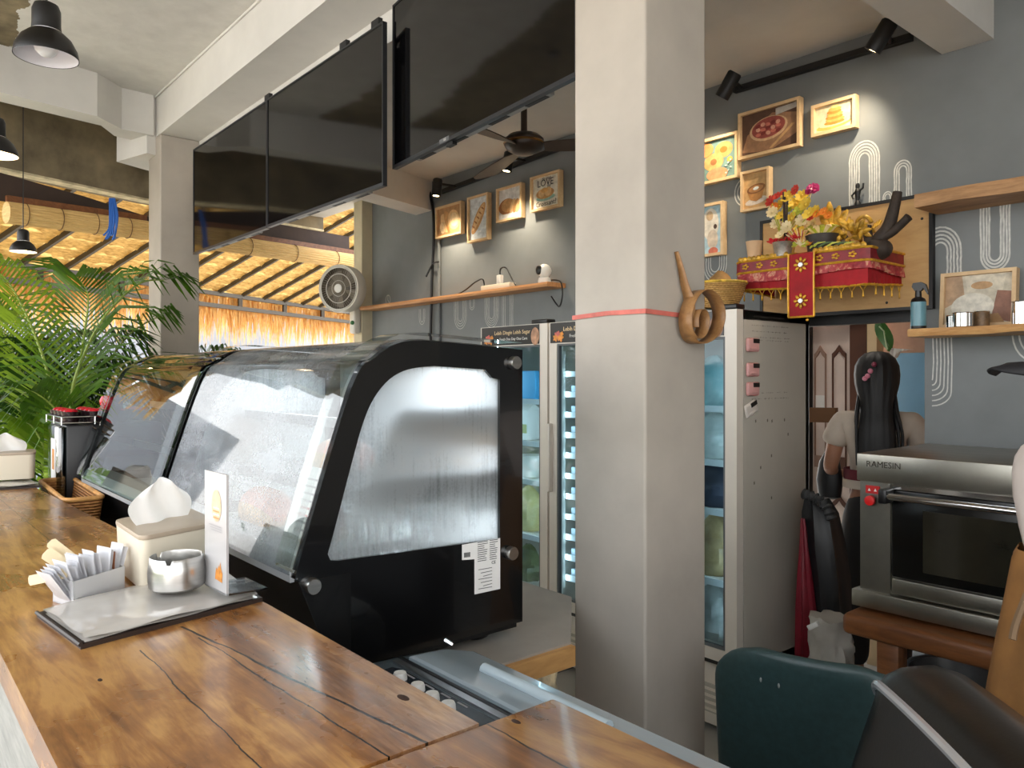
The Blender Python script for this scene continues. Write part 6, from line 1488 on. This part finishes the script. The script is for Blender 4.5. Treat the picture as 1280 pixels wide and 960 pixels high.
lamp('AREA', (-1.55, 5.0, 2.46), 150, (1, .93, .85), size=(.9, .6), aim=(-1.55, 5.0, 0))  # added daylight fill for the back room, no fixture behind it
# bags and coats in front of the doorway -------------------------------------------------
def drape(name, pts, depth, m, label, cat, seed=1, parent=None):
    """hanging cloth: pts are (left px, right px, y px) down its length at plane depth Y"""
    R9 = random.Random(seed); rows = []; n = 22
    for k, (xl, xr, y) in enumerate(pts):
        a, b = at(xl, y, Y=depth), at(xr, y, Y=depth); c = (a+b)/2; w = (b-a).length/2; row = []
        for i in range(n):
            ang = 2*pi*i/n; fold = 1+.13*sin(i*2.1+k*.35+seed)+.06*sin(i*4.7+seed*2)
            row.append(c+V((cos(ang)*w*fold*.95, sin(ang)*min(.09, w)*fold, 0)))
        rows.append(row)
    mb = MB().loft(rows)
    return solo(name, mb, m, label, cat) if parent is None else build(name, mb, m, parent)
drape('red_coat', [(1001, 1006, 648), (1000, 1010, 680), (998, 1016, 720), (997, 1022, 760), (997, 1024, 800), (997, 1024, 900)], 3.06, mat('maroon_nylon', (132, 28, 44), .45, 0, .2, 6), 'maroon nylon coat hanging against the fridge side', 'coat', 2)
ct = thing('black_coat', 'black coat with a fur-trimmed hood hanging beside the maroon coat', 'coat', at(1032, 780, Y=3.14))
drape('coat_body', [(1008, 1034, 622), (1006, 1044, 640), (1006, 1052, 680), (1010, 1058, 720), (1014, 1060, 770), (1014, 1060, 860), (1014, 1060, 930)], 3.14, mat('black_nylon', (24, 24, 26), .4, 0, .2, 8), '', 'coat', 3, ct)
FURM = mat('grey_fur', (70, 70, 70), .9, 0, .4, 30); fm = MB()
fp = smoothpath([at(1004, 617, Y=3.05), at(1018, 622, Y=3.05), at(1032, 632, Y=3.05), at(1040, 650, Y=3.05)], 8)
build('fur_trim', MB().tube(fp, [.02+.006*sin(i*2.3) for i in range(len(fp))], 9), FURM, ct)
bag('plastic_sack', at(1038, 812, Y=2.92)+V((0, 0, -.17)), (.17, .14, .30), leafy('white_sack', (196, 190, 180), (226, 222, 212), .25, 6, .5), 'crumpled white plastic sack below the hanging coats', 'sack', 31, None, None, 32, 16, False)
solo('white_packet', MB().box(at(1017, 782, Y=2.85), (.05, .02, .02), roty(-.6), .003), PAPER, 'small white packet lying against the crumpled sack', 'packet')
bag('black_bag', at(1018, 900, Y=3.02)+V((0, 0, -.18)), (.3, .2, .38), mat('bin_bag_black', (22, 22, 24), .35, 0, .2, 8), 'black rubbish sack on the floor under the coats', 'sack', 33)
# ================================================================== CHAIRS AT THE FRONT RIGHT
TEAL = mat('teal_leatherette', (40, 60, 60), .42, 0, .12, 60, .12)
e2 = V((.953, .303, 0)); n2 = V((-.303, .953, 0)); C2 = V((-.905, 1.682, 0))
gc = thing('side_chair', 'dark teal leatherette chair with a curved backrest in front of the fridge side', 'chair', C2+n2*.2)
rows = []; NU = 26
for i in range(NU+1):
    u = -1+2*i/NU
    row = []
    for j in range(13):
        v_ = j/12
        # rounded top corners: the edge draws in near the top
        hw = .232*(1-max(0, (v_-.78)/.22)**2.6*.30)*(1.0-.04*v_)
        z_ = .43+.440*v_-.035*max(0, abs(u)-.55)**2*4*v_**6
        bow = -.055*u*u+.05*v_*0
        row.append(C2+e2*(hw*u)+n2*(-.02-.085*(v_-.3)-bow*.9)+V((0, 0, z_)))
    rows.append(row)
bk3 = build('backrest', MB().grid(rows), TEAL, gc, angle=180); md = bk3.modifiers.new('padding', 'SOLIDIFY'); md.thickness = .03; md.offset = 0
sb2 = bk3.modifiers.new('soft', 'SUBSURF'); sb2.levels = 1; sb2.render_levels = 1
st_ = [C2+e2*x+n2*y for x, y in ((-.21, .03), (.21, .03), (.22, .40), (.12, .44), (-.12, .44), (-.22, .40))]
build('seat', MB().loft([[p+V((0, 0, .40)) for p in st_], [p+V((0, 0, .455)) for p in st_], [p*1.0+(C2+n2*.22-p)*.06+V((0, 0, .475)) for p in st_]]), TEAL, gc)
for x, y in ((-.18, .05), (.18, .05), (-.19, .38), (.19, .38)):
    a = C2+e2*x+n2*y; build('leg', MB().tube([a+V((0, 0, .41)), a+e2*x*.12+n2*(y-.2)*.12+V((0, 0, .0))], [.017, .012], 8), BLACKM, gc)
for (u0, z_) in ((-.10, .80), (-.06, .795)): build('scuff_mark', MB().ball(C2+e2*u0+n2*(-.02-.085*.55+.0)+n2*(-.015)+V((0, 0, z_)), (.003, .001, .006), 8, 6), mat('scuff_pale', (120, 124, 120), .7), gc)
BVIN = mat('black_vinyl', (11, 11, 12), .33, 0, .15, 30, .06)
e3 = V((.707, -.707, 0)); n3 = V((-.707, -.707, 0)); C3 = V((-.655, 1.505, 0))
bcx = thing('padded_chair', 'black glossy padded chair with a chrome trim line, nearest the camera at lower right', 'chair', C3+e3*.3)
prof3 = [(-.105, .938), (-.088, .960), (-.045, .972), (.005, .966), (.034, .952), (.048, .932), (.062, .89), (.100, .78), (.128, .68), (.12, .61), (.0, .585), (-.11, .60), (-.115, .75), (-.112, .88)]
rows = []
for i in range(31):
    s_ = .31*(1-cos(pi*i/30)); k = min(1, math.sqrt(max(0, 1-(1-min(s_/.11, 1))**2))+.02); k2 = min(1, math.sqrt(max(0, 1-(1-min((.62-s_)/.11, 1))**2))+.02); k *= k2
    rows.append([C3+e3*s_+n3*(n_*k)+V((0, 0, .76+(z_-.76)*(.55+.45*k)+.012*sin(s_*5))) for n_, z_ in prof3])
build('backrest', MB().loft(rows), BVIN, bcx, angle=50)
build('chrome_trim', MB().tube([V(r[5])+n3*.004 for r in rows[3:-3]], .0085, 8), mat('silver_trim', (206, 208, 212), .22, .55), bcx)
sc3 = C3+e3*.31-n3*.30
build('seat', MB().loft([[sc3+e3*(x*k)-n3*(y*k)+V((0, 0, z_)) for x, y in ((-.24, -.2), (.24, -.2), (.26, .15), (.15, .22), (-.15, .22), (-.26, .15))] for k, z_ in ((.96, .42), (1, .44), (1, .49), (.94, .505))]), BVIN, bcx)
for x in (-.2, .2):
    for y in (-.16, .16): 
        a = sc3+e3*x-n3*y; build('leg', MB().tube([a+V((0, 0, .43)), a+V((0, 0, .0))], .014, 8), CHROME, bcx)
    a = C3+e3*(.31+x); build('back_support', MB().tube([a+V((0, 0, .60)), a-n3*.14+V((0, 0, .47))], .014, 8), CHROME, bcx)
# ================================================================== PEOPLE
SKIN = mat('skin_tan', (156, 108, 82), .5, 0, .06, 12)
HAIR = mat('black_hair', (11, 9, 9), .6, 0, .3, 60, .25, (1, 1, .08))
def skinmesh(name, J, E, m, parent, sub=2, root=None):
    """continuous limb surface grown over a skeleton: J = {joint: (point, radius)}"""
    keys = list(J); idx = {k: i for i, k in enumerate(keys)}; inv = W[parent.name].inverted()
    me = bpy.data.meshes.new(name); me.from_pydata([inv @ V(J[k][0]) for k in keys], [(idx[a], idx[b]) for a, b in E], [])
    o = bpy.data.objects.new(name, me); COL.objects.link(o); o.parent = parent; W[o.name] = W[parent.name]
    me.materials.append(m)
    o.modifiers.new('skin', 'SKIN'); 
    if not me.skin_vertices: me.attributes
    sv = me.skin_vertices[0].data
    for k in keys:
        r = J[k][1]; r = (r, r) if isinstance(r, (int, float)) else r
        sv[idx[k]].radius = r; sv[idx[k]].use_root = (k == (root or keys[0]))
    o.modifiers['skin'].use_smooth_shade = True; o.modifiers['skin'].branch_smoothing = .4
    ss = o.modifiers.new('sub', 'SUBSURF'); ss.levels = sub; ss.render_levels = sub
    return o
def hand(J, E, wrist, tag_, d, nrm, curl=.5):
    """palm, four unequal bent fingers and a thumb off the side of the palm"""
    w = V(J[wrist][0]); d = V(d).normalized(); nrm = V(nrm).normalized(); s = d.cross(nrm).normalized()
    J[tag_+'palm'] = (w+d*.045, .024); E.append((wrist, tag_+'palm'))
    for i, (off, L) in enumerate(((-.027, .070), (-.009, .080), (.009, .075), (.026, .058))):
        k = w+d*.082+s*off; a = tag_+'f%d' % i
        J[a+'a'] = (k, .0105); J[a+'b'] = (k+(d*cos(curl)-nrm*sin(curl))*L*.5, .0092); J[a+'c'] = (k+(d*cos(curl)-nrm*sin(curl))*L*.5+(d*cos(curl*2)-nrm*sin(curl*2))*L*.5, .0078)
        E += [(tag_+'palm', a+'a'), (a+'a', a+'b'), (a+'b', a+'c')]
    J[tag_+'t0'] = (w+d*.035-s*.03-nrm*.008, .0125); J[tag_+'t1'] = (w+d*.062-s*.048-nrm*.018, .0108); J[tag_+'t2'] = (w+d*.085-s*.050-nrm*.030, .009)
    E += [(tag_+'palm', tag_+'t0'), (tag_+'t0', tag_+'t1'), (tag_+'t1', tag_+'t2')]
def face(T, hc, fwd, right):
    """eyes, brows, mouth and ears on a head centred at hc"""
    f, r = V(fwd), V(right); WH = mat('eye_white', (230, 226, 220), .3); IR = mat('iris_brown', (40, 24, 16), .2); LIP = mat('lip', (150, 82, 74), .45)
    for s_ in (-1, 1):
        e = build('eye', MB().ball(hc+f*.078+r*s_*.031+V((0, 0, .004)), .0115, 12, 8), WH, T)
        build('iris', MB().ball(hc+f*.087+r*s_*.031+V((0, 0, .004)), .0050, 8, 6), IR, e)
        build('eyebrow', MB().tube([hc+f*.090+r*s_*.016+V((0, 0, .024)), hc+f*.088+r*s_*.034+V((0, 0, .029)), hc+f*.078+r*s_*.048+V((0, 0, .023))], .0035, 6), HAIR, T)
        build('ear', MB().ball(hc-f*.005+r*s_*.080-V((0, 0, .006)), (.012, .02, .03) if abs(f.y) > .7 else (.02, .012, .03), 10, 8), SKIN, T)
    build('mouth', MB().tube([hc+f*.082-r*.022-V((0, 0, .052)), hc+f*.090-V((0, 0, .050)), hc+f*.082+r*.022-V((0, 0, .052))], [.003, .006, .003], 8), LIP, T)
def person(label, base, f, H=1.6):
    f = V((f[0], f[1], 0)).normalized(); r = V((f.y, -f.x, 0)); base = V((base[0], base[1], 0)); k = H/1.6
    T = thing('person', label, 'person', base)
    P = lambda a, b, z: base+r*(a*k)+f*(b*k)+V((0, 0, z*k))
    return T, P, f, r
def head_joints(J, E, P, neck='neck'):
    J.update({'jaw': (P(0, .035, 1.43), .060), 'mid': (P(0, .015, 1.50), (.078, .088)), 'crown': (P(0, .0, 1.56), .062), 'nose': (P(0, .098, 1.485), .010), 'chin': (P(0, .070, 1.415), .026)})
    E += [(neck, 'jaw'), ('jaw', 'mid'), ('mid', 'crown'), ('mid', 'nose'), ('jaw', 'chin')]
# -- the person seen from behind in the doorway
T1, P, f, r = person('person seen from behind in the doorway, long black hair, pale T-shirt and dark trousers', (-1.655, 3.66), (-.41, .91), 1.6)
J = {'pelvis': (P(0, 0, .88), (.125, .095)), 'waist': (P(0, 0, 1.02), (.105, .08)), 'chest': (P(0, .0, 1.20), (.125, .09)), 'nb': (P(0, -.01, 1.325), .055), 'neck': (P(0, 0, 1.38), .045),
     'shL': (P(-.155, -.01, 1.285), .048), 'elL': (P(-.205, -.02, 1.045), .036), 'wrL': (P(-.17, .20, 1.00), .025), 'shR': (P(.155, -.01, 1.285), .048), 'elR': (P(.225, .01, 1.06), .036), 'wrR': (P(.13, .22, 1.06), .025),
     'hipL': (P(-.085, 0, .82), .085), 'knL': (P(-.09, .01, .46), .056), 'anL': (P(-.09, -.01, .08), .036), 'toL': (P(-.095, .13, .032), .030), 'hipR': (P(.085, 0, .82), .085), 'knR': (P(.09, .01, .46), .056), 'anR': (P(.09, -.01, .08), .036), 'toR': (P(.095, .13, .032), .030)}
E = [('pelvis', 'waist'), ('waist', 'chest'), ('chest', 'nb'), ('nb', 'neck'), ('chest', 'shL'), ('shL', 'elL'), ('elL', 'wrL'), ('chest', 'shR'), ('shR', 'elR'), ('elR', 'wrR'), ('pelvis', 'hipL'), ('hipL', 'knL'), ('knL', 'anL'), ('anL', 'toL'), ('pelvis', 'hipR'), ('hipR', 'knR'), ('knR', 'anR'), ('anR', 'toR')]
head_joints(J, E, P); hand(J, E, 'wrL', 'L', f*1.0+r*.3, (0, 0, 1)); hand(J, E, 'wrR', 'R', f*1.0-r*.3, (0, 0, 1))
skinmesh('body', J, E, SKIN, T1)
SHIRT = mat('pale_tshirt', (188, 174, 158), .8, 0, .06, 8, .1)
Js = {'c': (P(0, 0, .955), (.138, .110)), 'w': (P(0, 0, 1.05), (.130, .108)), 'ch': (P(0, -.004, 1.20), (.150, .118)), 'nb': (P(0, -.012, 1.315), .082), 'sL': (P(-.150, -.012, 1.285), .072), 'eL': (P(-.192, -.015, 1.15), .064), 'sR': (P(.150, -.012, 1.285), .072), 'eR': (P(.202, 0, 1.15), .064)}
skinmesh('tshirt', Js, [('c', 'w'), ('w', 'ch'), ('ch', 'nb'), ('ch', 'sL'), ('sL', 'eL'), ('ch', 'sR'), ('sR', 'eR')], SHIRT, T1)
DKT = mat('dark_trousers', (26, 24, 24), .8, 0, .1, 10)
Jt = {'p': (P(0, 0, .90), (.14, .112)), 'w': (P(0, 0, .985), (.125, .10)), 'hL': (P(-.085, 0, .80), .10), 'kL': (P(-.09, .01, .46), .075), 'aL': (P(-.09, -.01, .11), .060), 'hR': (P(.085, 0, .80), .10), 'kR': (P(.09, .01, .46), .075), 'aR': (P(.09, -.01, .11), .060)}
skinmesh('trousers', Jt, [('p', 'w'), ('p', 'hL'), ('hL', 'kL'), ('kL', 'aL'), ('p', 'hR'), ('hR', 'kR'), ('kR', 'aR')], DKT, T1)
def band(z, a, b, h, name, m):
    rows = [[P(a*s_*cos(q), b*s_*sin(q), z+dz) for q in [2*pi*i/32 for i in range(32)]] for dz, s_ in ((-h, 1), (-h, 1.04), (h, 1.04), (h, 1))]
    build(name, MB().loft(rows, False), m, T1)
band(1.03, .140, .118, .024, 'maroon_sash', mat('maroon_sash', (92, 18, 30), .7, 0, .1, 10)); band(.985, .144, .120, .020, 'pale_hem', SHIRT)
rows = []
for z_, a, b, c in ((1.608, .025, .03, .0), (1.600, .052, .06, -.005), (1.575, .078, .088, -.01), (1.54, .094, .102, -.012), (1.50, .098, .104, -.016), (1.46, .095, .090, -.030), (1.42, .086, .066, -.050), (1.37, .074, .050, -.068), (1.31, .070, .040, -.096), (1.25, .076, .034, -.122), (1.17, .080, .030, -.130), (1.09, .078, .026, -.132), (1.02, .066, .022, -.128), (.985, .04, .014, -.124)):
    rows.append([P(a*cos(q)*(1+.03*sin(9*q)), c+b*sin(q)*(1+.05*sin(13*q)), z_) for q in [2*pi*i/48 for i in range(48)]])
build('long_hair', MB().loft(list(reversed(rows))), HAIR, T1)
for a0, z0, a1 in ((.080, 1.42, .105), (.075, 1.40, .09), (-.08, 1.42, -.085)):
    build('hair_strand', MB().tube(smoothpath([P(a0*.9, -.04, z0), P(a0*1.05, -.10, z0-.1), P(a1, -.12, z0-.2), P(a1*.95, -.125, z0-.34)], 5), [.010]*8+[.007]*8, 6), HAIR, T1)
for k, (px, py, m_) in enumerate(((1093, 456, 'm'), (1089, 464, 'p'), (1086, 470, 'p'), (1083, 473, 'p'))):
    c = P((px-1096)*.0038, -.122, 1.5+(468-py)*.0038); build('hair_clip', MB().ball(c, .012, 10, 8), mat('clip_pink', (200, 120, 140), .4) if m_ == 'p' else mat('clip_maroon', (120, 40, 60), .4), T1)
face(T1, P(0, .015, 1.50), f, r)
hb = at(1037, 590, Y=3.62)
bg2 = thing('shoulder_bag', 'black shoulder bag hanging at the left side of the person in the doorway', 'bag', hb)
rows = []
for z_, a, b in ((-.13, .03, .02), (-.12, .055, .035), (-.04, .065, .045), (.05, .05, .035), (.10, .022, .02)):
    rows.append([hb+V((a*cos(q), b*sin(q), z_)) for q in [2*pi*i/20 for i in range(20)]])
build('pouch', MB().loft(rows), mat('bag_black', (20, 20, 22), .5, 0, .2, 9), bg2)
build('strap', MB().tube(smoothpath([hb+V((-.02, 0, .08)), hb+V((.03, -.02, .22)), hb+V((.07, -.03, .29))], 6), .008, 6), BLACK, bg2)
# -- the person at the right picture edge, facing left
T2, P, f, r = person('person in a black cap and brown apron, cut off by the right picture edge', (-.468, 2.075), (-.647, -.763), 1.62)
J = {'pelvis': (P(0, 0, .88), (.125, .10)), 'waist': (P(0, 0, 1.02), (.105, .085)), 'chest': (P(0, .02, 1.20), (.125, .10)), 'nb': (P(0, 0, 1.325), .055), 'neck': (P(0, .01, 1.38), .046),
     'shL': (P(-.155, 0, 1.285), .048), 'elL': (P(-.215, -.10, 1.06), .036), 'wrL': (P(-.10, -.20, .92), .025), 'shR': (P(.155, 0, 1.285), .048), 'elR': (P(.215, -.10, 1.06), .036), 'wrR': (P(.10, -.21, .97), .025),
     'hipL': (P(-.085, 0, .82), .085), 'knL': (P(-.09, .01, .46), .056), 'anL': (P(-.09, -.01, .08), .036), 'toL': (P(-.095, .13, .032), .030), 'hipR': (P(.085, 0, .82), .085), 'knR': (P(.09, .01, .46), .056), 'anR': (P(.09, -.01, .08), .036), 'toR': (P(.095, .13, .032), .030)}
E = [('pelvis', 'waist'), ('waist', 'chest'), ('chest', 'nb'), ('nb', 'neck'), ('chest', 'shL'), ('shL', 'elL'), ('elL', 'wrL'), ('chest', 'shR'), ('shR', 'elR'), ('elR', 'wrR'), ('pelvis', 'hipL'), ('hipL', 'knL'), ('knL', 'anL'), ('anL', 'toL'), ('pelvis', 'hipR'), ('hipR', 'knR'), ('knR', 'anR'), ('anR', 'toR')]
head_joints(J, E, P); hand(J, E, 'wrL', 'L', r-V((0, 0, .3)), -f); hand(J, E, 'wrR', 'R', -r-V((0, 0, .3)), -f)
skinmesh('body', J, E, SKIN, T2)
WTOP = mat('white_top', (226, 214, 206), .8, 0, .05, 8, .1)
Js = {'c': (P(0, .02, 1.04), (.115, .105)), 'w': (P(0, .035, 1.10), (.125, .115)), 'ch': (P(0, .045, 1.22), (.148, .138)), 'nb': (P(0, .0, 1.335), .084), 'sL': (P(-.150, 0, 1.285), .074), 'eL': (P(-.195, -.05, 1.14), .062), 'sR': (P(.150, 0, 1.285), .074), 'eR': (P(.200, -.05, 1.14), .066)}
skinmesh('white_top', Js, [('c', 'w'), ('w', 'ch'), ('ch', 'nb'), ('ch', 'sL'), ('sL', 'eL'), ('ch', 'sR'), ('sR', 'eR')], WTOP, T2)
APR = mat('brown_apron', (150, 104, 54), .8, 0, .15, 7, .2)
rows = []
for z_, a, b, c in ((1.09, .13, .115, .02), (1.07, .14, .125, .02), (1.0, .15, .138, .02), (.92, .165, .150, .02), (.80, .18, .165, .025), (.65, .195, .18, .03), (.45, .205, .19, .03), (.30, .21, .195, .03)):
    rows.append([P(a*cos(q)*(1+.03*sin(7*q+z_*4)), c+b*sin(q)*(1+.035*sin(9*q+z_*3)), z_) for q in [2*pi*i/56 for i in range(56)]])
build('apron_skirt', MB().loft(rows, False), APR, T2)
build('apron_string', MB().tube(smoothpath([P(-.05, .15, 1.07), P(-.05, .18, 1.0), P(-.045, .195, .95), P(-.05, .205, .92)], 5), .008, 6), mat('string_tan', (120, 96, 70), .8), T2)
build('cuff', MB().tube([P(-.198+.064*cos(q), -.055+.064*sin(q), 1.125) for q in [2*pi*i/20 for i in range(20)]], .007, 6, closed=True), mat('pale_blue_cuff', (186, 212, 214), .7), T2)
rows = []
for z_, a, b, c in ((1.49, .084, .098, .004), (1.52, .088, .104, .0), (1.56, .084, .098, -.002), (1.595, .066, .075, -.004), (1.615, .03, .034, -.004), (1.618, .006, .006, -.004)):
    rows.append([P(a*cos(q), c+b*sin(q), z_) for q in [2*pi*i/36 for i in range(36)]])
cp = build('cap', MB().loft(rows), mat('black_cap', (18, 18, 22), .7, 0, .1, 20), T2)
n = 12; L0 = []; L1 = []; L2 = []
for i in range(n+1):
    a = -.85+1.7*i/n; L0.append(P(.086*sin(a), .100*cos(a), 1.512)); L1.append(P(.092*sin(a), .055+.115*cos(a), 1.508)); L2.append(P(.082*sin(a), .085+.135*cos(a), 1.497-.02*abs(a)))
br_ = build('cap_brim', MB().grid([L0, L1, L2]), mat('black_cap', (18, 18, 22), .7), T2); md = br_.modifiers.new('thick', 'SOLIDIFY'); md.thickness = .005
rows = []
for z_, a, b, c in ((1.52, .086, .09, -.02), (1.46, .086, .07, -.045), (1.40, .075, .055, -.06), (1.36, .05, .035, -.06)):
    rows.append([P(a*cos(q), c+b*sin(q) if sin(q) < .3 else c+b*.3, z_) for q in [2*pi*i/30 for i in range(30)]])
build('hair', MB().loft(rows), HAIR, T2)
face(T2, P(0, .015, 1.50), f, r)
